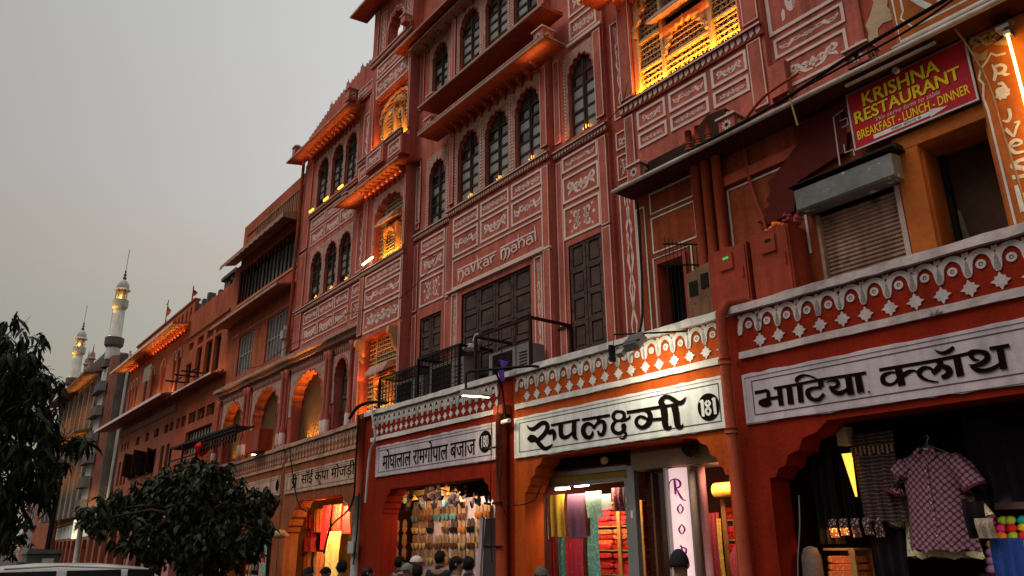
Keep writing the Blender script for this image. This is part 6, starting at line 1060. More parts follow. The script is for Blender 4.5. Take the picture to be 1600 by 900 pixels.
# grey side block of the mosque + mosque
MQ = thing('mosque', 'distant mosque with two white minarets and glowing arched windows', 'mosque', (-72, 10.6, 0))
MP = mat('mosque_pink_plaster', (.30, .17, .13), var=.2, streak=.3, scale=.5)
MG = mat('mosque_grey_front', (.26, .22, .19), var=.2, streak=.3, scale=.5)
bays = [(-70.3 - 2.55 * k, -68.7 - 2.55 * k) for k in range(7)]
hs = [arch_poly(a, b, 11.0, 13.4, 14.3, 1, 0, 10) for a, b in bays] + [arch_poly(a, b, 5.9, 8.6, 9.5, 1, 0, 10) for a, b in bays]
part('facade_wall', wall_mb(rect(-88.5, -61.4, 3.9, 15.4), hs, 10.6, .5), MG, MQ)
part('side_wall', MB().box(-61.39, -61.1, 10.6, 26, 0, 15.2), FARG, MQ)
part('side_wall', MB().box(-60, -54.0, 13.5, 22, 0, 8.6), MP, MQ)
part('roof', MB().box(-88, -61.4, 11, 25, 15.15, 15.35), FARG, MQ)
LITW = emit('amber_window_light', (1, .33, .04), 2.6)
for z0, z1 in ((11.0, 14.25), (5.9, 9.45)):
    for k, (a, b) in enumerate(bays):
        f = part('window', MB().box(a, b, 10.98, 11.05, z0, z1), DRK, MQ)
        w = (b - a) / 3
        for q in range(3):
            o = part('window_light', MB().prism(arch_poly(a + q * w + .08, a + (q + 1) * w - .08, z0 + .1, z0 + 1.5, z0 + 2.1, 1, 0, 6), 10.93, 10.96), LITW if (q != 1 and k < 6) else DRK, f)
        part('mullion', MB().box(a + w - .06, a + w + .06, 10.9, 10.97, z0, z1).box(b - w - .06, b - w + .06, 10.9, 10.97, z0, z1), MP, f)
        part('arch_trim', MB().ribbon(arch_poly(a - .1, b + .1, z0, z0 + 2.4, z0 + 3.42, 1, 0, 12)[2:], .16, 10.55, .08), MP, f)
for x in [-67.9 - 2.55 * k for k in range(8)]: part('buttress', MB().box(x - .25, x + .25, 10.35, 10.6, 3.9, 14.6), MG, MQ)
for z, x1 in ((15.0, -67.3), (10.3, -67.3)):
    part('eave', MB().prism([(10.6, z + .1), (9.3, z - .25), (9.3, z - .15), (10.6, z + .3)], -88.5 if z > 12 else -78, x1, 'x'), MP, MQ)
    lamp('eave_light', 'AREA', (-73.5, 10.3, z - .5), 30, (1, .45, .1), 9, .15, (-73.5, 9.9, z), MQ)
mb = MB()
for k in range(28): x = -88 + k * .78; mb.prism([(x, 15.4), (x + .5, 15.4), (x + .5, 16.2), (x + .25, 16.6), (x, 16.2)], 10.5, 10.8)
part('crenellation', mb, MGR, MQ, stuff=True)
bx_ = part('balcony_bay', MB().prism([(-65.2, 10.6), (-64.9, 10.2), (-61.9, 10.2), (-61.41, 10.6)], 3.9, 15.2, 'z'), mat('bay_red_plaster', (.25, .09, .06), var=.2, streak=.3), MQ)
for z in (13.2, 11.4, 9.55, 8.0, 6.35, 4.75):
    part('bay_panel', MB().box(-64.6, -62.5, 10.12, 10.2, z, z + 1.2), MWHT, bx_)
    part('balcony', MB().prism([(-65.0, 10.12), (-64.6, 9.75), (-62.3, 9.75), (-61.9, 10.12)], z - .55, z + .10, 'z'), MGR, bx_); part('balcony_slab', MB().prism([(-65.1, 10.12), (-64.7, 9.62), (-62.2, 9.62), (-61.8, 10.12)], z - .66, z - .555, 'z'), MGR, bx_)
    part('balcony_post', MB().box(-63.6, -63.4, 9.76, 9.84, z + .10, z + .45), MGR, bx_)
part('downpipe', MB().tube([(-61.0, 11.2, 3), (-61.0, 11.2, 15.5)], .09, 6), MWHT, MQ)
def minaret(x, y, z0, h, s=1.0, lit=True, q=.82):
    """tapering shaft, two galleries, open lantern, dome and finial"""
    sh = part('minaret_shaft', MB().lathe([(1.02 * s, z0), (.98 * s, z0 + 2.3 * s), (.95 * s, z0 + 2.3 * s), (.82 * s, z0 + 7.0 * s)], 14, (x, y), q, q), MWHT, MQ, True)
    part('gallery', MB().lathe([(1.0 * s, z0 + 1.6 * s), (1.35 * s, z0 + 1.95 * s), (1.38 * s, z0 + 2.9 * s), (1.3 * s, z0 + 2.95 * s), (1.3 * s, z0 + 2.0 * s)], 14, (x, y), q, q), MGR, sh)
    part('minaret_base', MB().lathe([(1.4 * s, z0 - 1.0 * s), (1.4 * s, z0), (1.05 * s, z0 + .1 * s)], 8, (x, y), q, q), MGR, sh)
    zg = z0 + 6.7 * s
    part('gallery', MB().lathe([(.85 * s, zg), (1.12 * s, zg + .35 * s), (1.14 * s, zg + 1.3 * s), (.9 * s, zg + 1.32 * s)], 14, (x, y), q, q), MWHT, sh)
    zl = zg + 1.3 * s
    for k in range(8): part('lantern_column', MB().tube([(x + .72 * q * s * cos(k * pi / 4), y + .72 * q * s * sin(k * pi / 4), zl), (x + .70 * q * s * cos(k * pi / 4), y + .70 * q * s * sin(k * pi / 4), zl + 1.35 * s)], .07 * s, 5), MWHT, sh)
    part('lantern_core', MB().lathe([(.38 * s, zl), (.38 * s, zl + 1.35 * s)], 8, (x, y), q, q), MWHT, sh)
    part('lantern_eave', MB().lathe([(.7 * s, zl + 1.35 * s), (1.2 * s, zl + 1.35 * s), (.9 * s, zl + 1.6 * s), (.3, zl + 1.7 * s)], 12, (x, y), q, q), MWHT, sh)
    part('dome', MB().lathe([(.82 * s, zl + 1.55 * s), (.88 * s, zl + 1.85 * s), (.78 * s, zl + 2.25 * s), (.5 * s, zl + 2.6 * s), (.16 * s, zl + 2.85 * s)], 14, (x, y), q, q), MWHT, sh, True)
    part('finial', MB().lathe([(.1 * s, zl + 2.8 * s), (.34 * s, zl + 3.05 * s), (.10 * s, zl + 3.25 * s), (.26 * s, zl + 3.5 * s), (.08 * s, zl + 3.7 * s), (.17 * s, zl + 3.95 * s), (.03 * s, zl + 4.2 * s), (.015, zl + 4.7 * s)], 8, (x, y), q, q), MGR, sh, True)
    part('lightning_rod', MB().tube([(x, y, zl + 4.2 * s), (x + .1, y, zl + 7.0 * s)], .02, 4), MGR, sh)
    if lit:
        part('lit_niche', MB().box(x - .36 * s, x + .30 * s, y - .66 * s, y - .60 * s, z0 + 3.1 * s, z0 + 4.6 * s), emit('niche_glow', (1, .58, .10), 1.2), sh)
        lamp('minaret_uplight', 'AREA', (x - .1, y - .95 * s, z0 + 3.0 * s), 45, (1, .62, .10), .6, .2, (x - .1, y - .9 * s, z0 + 4.6 * s), MQ)
        lamp('gallery_light', 'AREA', (x, y - 1.1 * s, zg - .4 * s), 14, (1, .55, .10), 1.4, .1, (x, y - .65 * s, zg + .4 * s), MQ)
        lamp('lantern_light', 'POINT', (x + .25, y - .3 * s, zl + .3 * s), 20, (1, .5, .10), .15, None, None, MQ)
minaret(-63.3, 10.4, 15.1, 12, .60)
minaret(-85.4, 11.0, 15.7, 12, .63)
for x, y in ((-80.2, 11.5), (-83.2, 11.6)):
    part('small_turret', MB().lathe([(.42, 15.3), (.38, 17.4), (.58, 17.5), (.5, 17.8), (.3, 17.9), (.28, 18.5), (.48, 18.6), (.32, 18.8), (.3, 19.1), (.08, 19.4), (.02, 20.1)], 8, (x, y), .8, .8), mat('turret_pinkish', (.28, .18, .15), var=.2), MQ)
part('antenna_mast', MB().tube([(-82.5, 13, 15.5), (-82.5, 13, 27)], .05, 4), STEEL, MQ)
# farther, plainer houses beyond the mosque
for k, (x0, x1, y, z1, c) in enumerate(((-104, -89.2, 12.0, 12.6, FARP), (-128, -104.3, 14.0, 14.2, MG), (-160, -128.4, 17, 11, FARP))):
    b = thing('distant_house', ('farthest pale houses', 'distant pink house with eave just beyond the mosque', 'grey distant house seen through the big tree leaves')[(1, 2, 0)[k]] + ('' if k < 2 else ' at the end of the street row'), 'building', ((x0 + x1) / 2, y, 0))
    ws = [(x0 + 1 + 2.6 * q, x0 + 2.2 + 2.6 * q) for q in range(int((x1 - x0 - 2) / 2.6))]
    part('facade_wall', wall_mb(rect(x0, x1, 0, z1), [rect(a, b_, z, z + 1.6) for a, b_ in ws for z in (5.2, 8.3)], y, .3), c, b)
    part('dark_core', MB().box(x0 + .1, x1 - .1, y + .5, y + 8, 0, z1 - .3), BLK, b); part('side_wall', MB().box(x1 - .2, x1, y + .3, y + 8, 0, z1), c, b)
    for a, b_ in ws:
        for z in (5.2, 8.3): slot(b, a, b_, z, z + 1.6, y, 1, 1)
    part('eave', MB().box(x0, x1, y - .8, y, z1 - 2.1, z1 - 1.95), c, b)
# ------------------------------------------------------------------ far shop rows
def far_shops(p0, p1, n, wallm, signm, lab, sz=(2.85, 3.42), ot=2.66):
    a = atan2(p1[1] - p0[1], p1[0] - p0[0]); Ls = hypot(p1[0] - p0[0], p1[1] - p0[1]); w = Ls / n
    for k in range(n):
        r = thing('bazaar_shop', lab[k] if k < len(lab) else lab[-1], 'shop', (w * (k + .5), 0, 0), (p0[0], p0[1], a), 'numbered shops of the bazaar arcade')
        u0, u1 = w * k, w * (k + 1)
        part('shop_wall', wall_mb(rect(u0, u1, 0, 4.06), [bracket_poly(u0 + .5, u1 - .5, .14, ot, .5, .5)], 0, .3), wallm, r)
        part('coping', MB().box(u0, u1, -.08, .5, 4.06, 4.15), WHTB, r); part('lower_band', MB().box(u0, u1, -.04, .01, 3.55, 3.63), WHTB, r)
        sg = part('sign_panel', MB().box(u0 + .15, u1 - .12, -.03, .01, *sz), signm, r)
        part('sign_lettering', MB().box(u0 + .6, u1 - .9, -.034, -.0305, 3.2, 3.24) if False else MB().prism([(u1 - .5 + .14 * cos(q * pi / 6), 3.14 + .15 * sin(q * pi / 6)) for q in range(12)], -.035, -.031), INK, sg)
        part('back_wall', MB().box(u0, u1, 2.5, 2.6, .1, 3), DRK, r); part('side_wall', MB().box(u0, u0 + .1, .3, 2.5, .1, 3), DRK, r); part('ceiling', MB().box(u0, u1, .3, 2.6, 2.9, 3), DRK, r)
        part('terrace_slab', MB().box(u0, u1, .5, 3.0, 3.9, 3.98), FARG, r)
PINKS = mat('pink_lattice_paint', (.42, .17, .16), var=.25, scale=6)
far_shops((-38.8, 8.25), (-24.6, 8.0), 4, PINKS, SIGNC, ['pink shop with white coping glimpsed through the leafy tree, ' + s for s in ('leftmost of that run', 'second from the left', 'third from the left', 'nearest the stained signs')])
far_shops((-57.9, 9.9), (-39.2, 8.3), 5, FARP, SIGNC, ['far shop ' + s for s in ('right beside the street pipe with floodlit sign', 'hidden low behind the tree crown, second past the lit sign', 'third past the lit sign behind tree leaves', 'fourth past the lit sign behind tree leaves', 'just left of the pink coping')])
far_shops((-100, 13.2), (-58.2, 9.93), 10, FARP, SIGNW, ['distant shop beyond the floodlit sign, number %s counted from far left' % s for s in ('one', 'two', 'three', 'four', 'five', 'six', 'seven', 'eight', 'nine', 'ten')], (2.35, 3.38), 2.15)
FS = thing('floodlit_sign', 'small white sign on the far shops blazing under a pale yellow flood lamp', 'sign', (-60.8, 9.6, 2.2))
part('sign_board', MB().box(-62.3, -59.4, 9.55, 9.62, 2.2, 3.45), emit('flood_glow_board', (.95, .95, .62), .9), FS)  # board glows itself: the flood lamp's light put into its emission
text_part('sign_lettering', 'शक', INK, FS, -61.9, -61.0, 2.5, 3.3, 9.54, reps=2); text_part('sign_lettering', 'मन', INK, FS, -60.6, -59.8, 2.5, 3.3, 9.54, reps=2)
lamp('flood_light', 'AREA', (-60.2, 9.0, 4.7), 60, (1, .95, .55), .4, .3, (-60.6, 9.9, 3.4), FS)
# ------------------------------------------------------------------ hotel lights
def strip(x0, x1, y, z, e_, tgt, col=(1, .40, .05), vis=None, root=None, w=.05):
    l = lamp('uplight', 'AREA', ((x0 + x1) / 2, y, z), e_, col, x1 - x0, w, ((x0 + x1) / 2, tgt[1], tgt[2]), root or H); return l
AMB = (1, .43, .042)
part('lamp_strip', MB().box(-6.9, -6.47, 7.885, 7.905, 8.262, 8.275), ZYEL, H); part('lamp_strip', MB().box(-5.47, -5.04, 7.885, 7.905, 8.262, 8.275), ZYEL, H)
strip(-6.93, -6.42, 7.905, 8.30, 10, (-6.7, 8.02, 8.9), AMB); strip(-6.38, -5.56, 7.90, 8.30, 14, (-5.97, 8.0, 8.9), AMB); strip(-5.52, -5.04, 7.905, 8.30, 9, (-5.25, 8.02, 8.9), AMB)
strip(-6.90, -5.1, 7.84, 8.32, 9, (-6.0, 7.86, 10.3), (1, .22, .02), w=.03)
strip(-6.45, -5.5, 7.90, 9.05, 3.0, (-6.0, 7.8, 9.4), (1, .22, .02))
strip(-8.9, -8.7, 7.9, 8.35, .3, (-8.8, 8.0, 9.2), (1, .25, .03))
strip(-15.6, -14.1, 7.80, 4.24, 30, (-14.9, 7.97, 5.4), AMB); strip(-15.2, -14.5, 7.72, 5.0, 3, (-14.9, 7.66, 5.5), (1, .22, .02))
strip(-15.7, -15.55, 7.70, 5.2, 1.0, (-15.6, 7.9, 6.3), (1, .24, .02)); strip(-15.7, -14.1, 7.72, 5.75, 3, (-14.9, 7.80, 6.2), (1, .24, .02))
strip(-15.2, -14.1, 7.80, 8.0, 14, (-14.6, 7.95, 8.9), AMB); strip(-15.1, -14.3, 7.68, 8.5, 2.5, (-14.8, 7.7, 9.0), (1, .35, .05))
strip(-15.65, -14.05, 7.80, 10.99, 40, (-14.8, 7.96, 11.8), AMB); strip(-15.5, -14.1, 7.70, 12.15, 1.6, (-14.8, 7.8, 12.6), (1, .22, .02))
strip(-16.8, -14.0, 7.62, 9.80, 7, (-15.2, 7.5, 10.1), (1, .62, .15)); strip(-20.7, -17.1, 7.74, 12.80, 6.5, (-19, 7.6, 13.1), (1, .62, .18))
strip(-9.3, -8.65, 7.5, 9.98, .9, (-9, 7.5, 10.15), (1, .62, .15)); strip(-12.6, -9.2, 7.40, 9.93, .35, (-11, 7.6, 10.2), (1, .5, .1)); strip(-7.4, -6.4, 7.6, 10.1, 3.5, (-7, 7.6, 10.4), (1, .5, .1))
part('lamp_tube', MB().tube([(-15.6, 7.58, 7.98), (-15.1, 7.58, 8.02)], .025, 6), emit('pale_tube', (1, .85, .5), 9), H)
for x in (-19.95, -18.95, -18.0): part('lamp_box', MB().box(x, x + .28, 7.86, 7.9, 10.98, 11.04), emit('small_amber_lamp', (1, .5, .06), 2.5), H)
FLM = emit('candle_amber', (1, .42, .04), 4)
gl = MB()
for x, z, y in [(-11.6, 8.34, 7.95), (-10.62, 8.34, 7.95), (-9.62, 8.34, 7.95), (-8.28, 8.40, 8.07), (-11.58, 11.47, 7.95), (-10.6, 11.47, 7.95), (-19.4, 8.24, 8.07), (-18.4, 8.24, 8.07), (-17.5, 8.24, 8.07)]:
    q = MB().lathe([(.006, z), (.009, z + .03), (.003, z + .08)], 5, (x, y - .02)).lathe([(.005, z), (.007, z + .02), (.003, z + .05)], 5, (x + .06, y - .02)).lathe([(.005, z), (.007, z + .02), (.002, z + .04)], 5, (x - .07, y - .02))
    part('sill_lamp', q, FLM, H); lamp('sill_glow', 'POINT', (x, y - .06, z + .08), .35, (1, .38, .05), .03, None, None, H)
# ------------------------------------------------------------------ pipes at the joints
dp = thing('drain_pipe', 'fat red drain pipe bending over the coping between the 181 shop and the lilac sign', 'pipe', (-5.03, 6.9, 0), group='drain pipes at the shop joints')
part('pipe', MB().tube([(-5.06, 6.88, .1), (-5.06, 6.88, 3.9), (-5.05, 6.88, 4.08), (-5.0, 6.93, 4.2), (-4.9, 7.1, 4.22), (-4.8, 7.5, 4.2)], .062, 10), PIPE, dp, True)
part('pipe_collar', MB().tube([(-5.06, 6.88, 3.5), (-5.06, 6.88, 3.56)], .075, 10).tube([(-5.06, 6.88, 2.75), (-5.06, 6.88, 2.80)], .075, 10), PIPE, dp, True)
dp = thing('drain_pipe', 'straight orange red pipe between the 180 and 181 shops, wrapped with thin cables', 'pipe', (-9.2, 6.9, 0), group='drain pipes at the shop joints')
part('pipe', MB().tube([(-9.20, 6.90, .1), (-9.20, 6.90, 3.52)], .085, 10), PIPE, dp, True); part('pipe_head', MB().box(-9.33, -9.09, 6.84, 7.0, 3.5, 3.64), PIPE, dp)
part('white_pipe_stub', MB().tube([(-9.12, 6.86, 3.37), (-8.95, 6.86, 3.38)], .035, 8), WHT, dp)
for z in (3.0, 2.2, 1.6): part('pipe_clamp', MB().box(-9.31, -9.09, 6.80, 6.84, z, z + .025).tube([(-9.36, 6.82, z), (-9.44, 6.75, z + .02)], .018, 5), IRON, dp)
dp = thing('drain_pipe', 'orange pipe turning pale grey halfway down, left of the 180 shop', 'pipe', (-13.95, 6.95, 0), group='drain pipes at the shop joints')
part('pipe', MB().tube([(-13.95, 6.98, 2.55), (-13.95, 6.98, 4.05)], .10, 10), PIPE, dp, True); part('lower_pipe', MB().tube([(-13.95, 6.98, .1), (-13.95, 6.98, 2.55)], .085, 10), mat('grey_white_pipe', (.40, .38, .36)), dp, True)
part('pipe_head', MB().box(-14.08, -13.82, 6.9, 7.1, 4.02, 4.14), PIPE, dp); part('switch_box', MB().box(-14.02, -13.78, 6.84, 6.94, 1.5, 1.72), mat('grey_white_pipe', (.40, .38, .36)), dp)
dp = thing('drain_pipe', 'far pale street pipe beside the floodlit sign', 'pipe', (-57.6, 9.3, 0), group='drain pipes at the shop joints')
part('pipe', MB().tube([(-57.6, 9.3, 0), (-57.6, 9.3, 3.4)], .16, 10), mat('grey_white_pipe', (.40, .38, .36)), dp, True)
# ------------------------------------------------------------------ flood lamp and street lamp
FL = thing('flood_lamp', 'finned grey flood lamp on a bracket over the white 181 sign', 'lamp', (-6.05, 6.4, 3.8))
hm = MB()
hm.box(-.16, .16, -.03, .03, -.10, .10)
for k in range(13): hm.box(-.05 + k * .0165, -.046 + k * .0165, -.075, -.03, -.10, .10)
hd = part('housing', hm, mat('lamp_aluminium', (.30, .28, .26), rough=.5, var=.2, metal=.3), FL); hd.location = (0, 0, .02); hd.rotation_euler = (radians(-42), 0, 0)
dv = part('driver_box', MB().box(-.155, -.06, -.095, -.031, -.09, .09), mat('lamp_aluminium_light', (.34, .31, .29), var=.2), FL); dv.location = (-.105, -.035, -.05); dv.rotation_euler = (radians(-42), 0, 0)
lens = obj('lens', MB().box(-.14, .14, 0, .006, -.085, .085).mesh('lens', emit('flood_lens', (1, .95, .75), 12)), hd, (-6.05, 6.4, 3.8)); lens.location = (0, .035, .1)
part('arm', MB().tube([(-5.62, 7.0, 4.03), (-5.98, 6.62, 4.02), (-6.28, 6.42, 4.04), (-6.29, 6.40, 3.84)], .012, 6), IRON, FL)
part('yoke', MB().box(-6.31, -6.27, 6.34, 6.42, 3.70, 3.9).box(-6.27, -5.85, 6.385, 6.40, 3.87, 3.89), IRON, FL)
lamp('flood_light', 'AREA', (-6.02, 6.46, 3.74), 13, (1, .95, .70), .26, .16, (-5.98, 7.0, 3.3), FL)
SL = thing('street_lamp', 'slim glowing street lamp head on a pipe arm between the 180 and 181 shops', 'lamp', (-9.0, 6.6, 3.6))
part('arm', MB().tube([(-9.5, 6.45, 3.78), (-9.5, 6.45, 4.12), (-9.42, 6.47, 4.15), (-8.4, 6.85, 4.10), (-8.3, 7.0, 4.08)], .022, 6).tube([(-9.0, 6.62, 4.14), (-9.05, 6.8, 3.9), (-9.1, 6.9, 3.4)], .018, 5), IRON, SL, True)
part('lamp_head', MB().prism([(-9.55, 3.80), (-9.0, 3.70), (-8.96, 3.72), (-9.1, 3.80), (-9.5, 3.87)], 6.36, 6.56), mat('lamp_aluminium', (.30, .28, .26)), SL)
part('lamp_glass', MB().prism([(-9.50, 3.787), (-9.02, 3.700), (-9.02, 3.690), (-9.50, 3.777)], 6.38, 6.54), emit('street_lamp_glass', (1, .93, .62), 14), SL)
lamp('street_light', 'AREA', (-9.25, 6.46, 3.68), 9, (1, .9, .6), .4, .12, (-9.2, 6.6, 2), SL)
# pennant
solo('paper_pennant', MB().prism([(-9.10, 4.32), (-8.86, 4.24), (-8.98, 4.12), (-8.95, 3.95), (-9.06, 3.98), (-9.12, 4.12), (-9.03, 4.2)], 6.78, 6.785), mat('violet_paper', (.09, .03, .22), var=.3), 'crumpled violet paper pennant caught on the coping beside the street lamp', 'flag')
# ------------------------------------------------------------------ air conditioner cages on the terrace
def ac_unit(x0, x1, z0, z1, y, lab):
    a = thing('air_conditioner', lab, 'air conditioner', ((x0 + x1) / 2, y + .15, z0), group='outdoor air conditioners on the terrace')
    part('casing', MB().box(x0, x1, y, y + .32, z0, z1), ACW, a)
    cx, cz, r = x0 + (x1 - x0) * .36, (z0 + z1) / 2, (z1 - z0) * .42
    part('fan_grille', MB().box(cx - r * 1.05, cx + r * 1.1, y - .012, y - .001, cz - r, cz + r), BLK, a)
    g = MB()
    for k in range(3): g.ribbon([(cx + r * (k + 1) / 3.2 * cos(t * pi / 8), cz + r * (k + 1) / 3.2 * sin(t * pi / 8)) for t in range(16)], .008, y - .014, .004, True)
    part('fan_rings', g, IRON, a); g = MB()
    for k in range(8): g.box(x0 + (x1 - x0) * .78, x1 - .04, y - .006, y - .0005, z0 + .1 + k * (z1 - z0 - .2) / 8, z0 + .12 + k * (z1 - z0 - .2) / 8)
    part('side_louvres', g, IRON, a); return a
ac_unit(-13.55, -12.45, 4.12, 4.75, 7.45, 'left air conditioner in the black cage by the glowing lattice bay')
ac_unit(-12.2, -11.05, 4.12, 4.85, 7.45, 'middle air conditioner behind the dark caged section')
ac_unit(-10.3, -9.2, 4.12, 4.72, 7.45, 'right air conditioner in the tall rusty open frame under the carved shutters')
def cage(x0, x1, z0, z1, y0, y1, lab, n=14, dense=True, m=IRON):
    c = thing('iron_cage', lab, 'cage', ((x0 + x1) / 2, (y0 + y1) / 2, z0), group='iron cages round the air conditioners')
    b = MB(); t = .022
    for x in (x0, x1):
        for y in (y0, y1): b.box(x - t, x + t, y - t, y + t, z0, z1)
    for z in ((z0 + .02, z1) if dense else (z1,)):
        b.box(x0, x1, y0 - t, y0 + t, z - t, z + t); b.box(x0, x1, y1 - t, y1 + t, z - t, z + t); b.box(x0 - t, x0 + t, y0, y1, z - t, z + t); b.box(x1 - t, x1 + t, y0, y1, z - t, z + t)
    part('cage_frame', b, m, c)
    for k in range(1, n):
        x = x0 + (x1 - x0) * k / n
        part('cage_bar', MB().box(x - .006, x + .006, y0 - .006, y0 + .006, z0, z1), m, c)
    if dense:
        b = MB()
        for k in range(1, n * 2): x = x0 + (x1 - x0) * k / n / 2; b.box(x - .005, x + .005, y0, y1, z1 - .01, z1 + .0)
        for k in range(5): b.box(x0, x1, y0 + k * (y1 - y0) / 5, y0 + k * (y1 - y0) / 5 + .01, z1 + .001, z1 + .011); b.box(x0, x1, y0 - .004, y0 + .004, z0 + .1 * k + .3, z0 + .1 * k + .31)
        part('cage_mesh', b, m, c, stuff=True)
cage(-13.75, -12.3, 4.02, 4.86, 7.22, 7.95, 'left black iron cage beside the glowing lattice bay', 11)
cage(-12.25, -10.85, 4.02, 4.98, 7.22, 7.95, 'middle black iron cage joined to the left one', 11)
cage(-10.25, -8.78, 4.02, 4.98, 7.15, 7.98, 'taller open rusty frame under the right carved shutters', 4, False, mat('rusty_iron', (.035, .014, .010), var=.3))
solo('cloth_bundle', MB().lathe([(.05, 4.9), (.16, 4.95), (.12, 5.02), (.05, 5.05)], 9, (-10.9, 7.5)).lathe([(.05, 4.98), (.10, 5.05), (.06, 5.17), (.01, 5.2)], 7, (-10.7, 7.5)), mat('grey_rag', (.32, .28, .27), var=.3), 'crumpled pale rag lying on the air conditioner frame', 'rag')
# balcony cage over the leafy tree
C2 = thing('iron_cage', 'wide black balcony frame with flat lattice roof just above the leafy tree', 'cage', (-25, 7.6, 4.0), group='iron cages round the air conditioners')
b = MB()
for x in (-29.5, -27.9, -26.2): b.box(x - .03, x + .03, 7.2, 7.26, 4.05, 5.0)
b.box(-29.5, -22.5, 7.2, 7.26, 4.96, 5.02).box(-29.5, -22.5, 7.7, 7.76, 4.96, 5.02).box(-29.53, -29.47, 7.2, 7.76, 4.96, 5.02).box(-29.5, -26.2, 7.2, 7.26, 4.5, 4.54)
part('cage_frame', b, IRON, C2); b = MB()
for k in range(28): b.box(-29.4 + k * .25, -29.37 + k * .25, 7.26, 7.7, 4.97, 5.0)
for k in range(14): b.box(-26 + k * .27, -25.97 + k * .27, 7.2, 7.25, 4.5, 4.96)
for z in (4.6, 4.74, 4.86): b.box(-26, -22.4, 7.2, 7.24, z, z + .03)
part('cage_mesh', b, IRON, C2, stuff=True)
solo('planter_box', MB().box(-21.9, -20.9, 7.35, 7.75, 4.12, 4.72), mat('red_oxide_metal', (.27, .055, .032)), 'plain red metal box on the coping before the lit arches', 'box')
solo('red_flower_pot', MB().lathe([(.05, 4.4), (.2, 4.55), (.26, 4.7), (.12, 4.85), (.02, 4.9)], 8, (-25.9, 7.3)), mat('red_plastic_flowers', (.5, .01, .02), var=.4, scale=12), 'bright red flower bunch hanging on the black balcony frame', 'flowers')
# ------------------------------------------------------------------ cables
def cable(nm, pts, r, lab, m=None, n=8):
    P = [Vector(p) for p in pts]; out = []
    Q = [P[0] * 2 - P[1]] + P + [P[-1] * 2 - P[-2]]
    for i in range(1, len(Q) - 2):
        a, b_, c, d = Q[i - 1:i + 3]
        for k in range(n):
            t = k / n; out.append(.5 * ((2 * b_) + (c - a) * t + (2 * a - 5 * b_ + 4 * c - d) * t * t + (3 * b_ - a - 3 * c + d) * t ** 3))
    out.append(P[-1]); b = MB().tube(out, r, 5); return solo(nm, b, m or BLK, lab, 'cable', 'cables strung along the facades')
cable('cable', [(-7.3, 7.66, 6.72), (-5.6, 7.56, 6.70), (-4.5, 7.55, 6.73), (-4.05, 7.55, 6.78), (-3.5, 7.6, 6.90), (-2.9, 7.6, 6.95), (-2.2, 7.6, 7.0), (-1.6, 7.6, 7.1)], .024, 'thick black cable lying along the awning edge above the banner')
cable('cable', [(-4.7, 7.56, 6.72), (-4.2, 7.55, 6.76), (-3.4, 7.56, 6.80), (-2.7, 7.56, 6.84), (-1.8, 7.5, 6.98)], .014, 'second thinner black cable sagging above the awning edge')
cable('cable', [(-4.95, 7.58, 6.72), (-4.6, 7.6, 6.95), (-4.25, 7.85, 7.2)], .02, 'rusty rod leaning up from the awning to the painted panel', PIPE)
cable('cable', [(-4.25, 7.56, 6.80), (-4.22, 7.55, 6.6), (-4.18, 7.54, 6.32)], .012, 'dry yellow stalk hanging from the awning edge', mat('dry_stalk', (.25, .19, .06)))
cable('cable', [(-7.1, 7.9, 6.5), (-7.05, 7.86, 6.1), (-7.02, 7.8, 5.2), (-6.98, 7.7, 4.6), (-6.75, 7.3, 4.15)], .018, 'black cable hanging down beside the dark terrace door')
cable('cable', [(-5.2, 7.95, 6.6), (-5.15, 7.93, 6.0), (-5.02, 7.9, 5.5), (-4.98, 7.9, 5.2)], .022, 'rusty conduit running down behind the meter cabinets', PIPE)
cable('cable', [(-2.42, 7.6, 6.72), (-2.36, 7.75, 6.5), (-2.27, 7.84, 6.0), (-2.25, 7.86, 5.4), (-2.22, 7.86, 4.8), (-2.2, 7.86, 4.2)], .011, 'thin tan cable running down over the tall white letters', mat('tan_cable', (.25, .15, .08)))
cable('cable', [(-13.9, 7.5, 4.15), (-13.4, 6.9, 4.2), (-13.2, 6.88, 3.6), (-13.35, 6.86, 3.3), (-13.42, 6.86, 2.4)], .025, 'pale flexible conduit looping down beside the long 180 sign', mat('grey_white_pipe', (.40, .38, .36)))
cable('cable', [(-14.6, 7.0, 4.15), (-14.1, 6.92, 4.3), (-13.6, 6.95, 4.33), (-13.2, 7.1, 4.28)], .035, 'black hose arching over the coping at the grey pipe')
cable('cable', [(-13.88, 6.85, 4.1), (-13.84, 6.82, 3.2), (-13.86, 6.8, 2.4), (-14.5, 6.7, 2.0), (-15.2, 6.9, 1.5)], .02, 'black cable drooping from the grey pipe across the red garments')
cable('cable', [(-9.05, 6.8, 4.1), (-9.15, 6.78, 3.4), (-9.12, 6.77, 2.6), (-8.95, 6.8, 2.2), (-8.5, 6.9, 2.2), (-8.35, 6.95, 2.4)], .008, 'thin tangled wire dropping round the pipe to the cloth display')
cable('cable', [(-18.9, 7.45, 4.0), (-17.0, 7.0, 2.6), (-16.0, 6.9, 2.3)], .015, 'black wire slung across the stained shop opening')
cable('cable', [(-13.3, 7.85, 7.6), (-12.6, 7.75, 7.2), (-13.9, 7.7, 6.75), (-15.9, 7.65, 6.9), (-18.5, 7.85, 7.4)], .007, 'fine black wire looping across the painted panels', None)
cable('cable', [(-8.8, 7.9, 8.05), (-7.8, 7.85, 8.08), (-7.2, 7.78, 8.2), (-7.0, 7.76, 8.5)], .007, 'fine black wire crossing below the right window sill')
cable('cable', [(-9.32, 6.80, 3.5), (-9.30, 6.78, 2.9), (-9.34, 6.80, 2.2), (-9.28, 6.78, 1.4)], .007, 'thin wire running down the left of the pipe between 180 and 181')
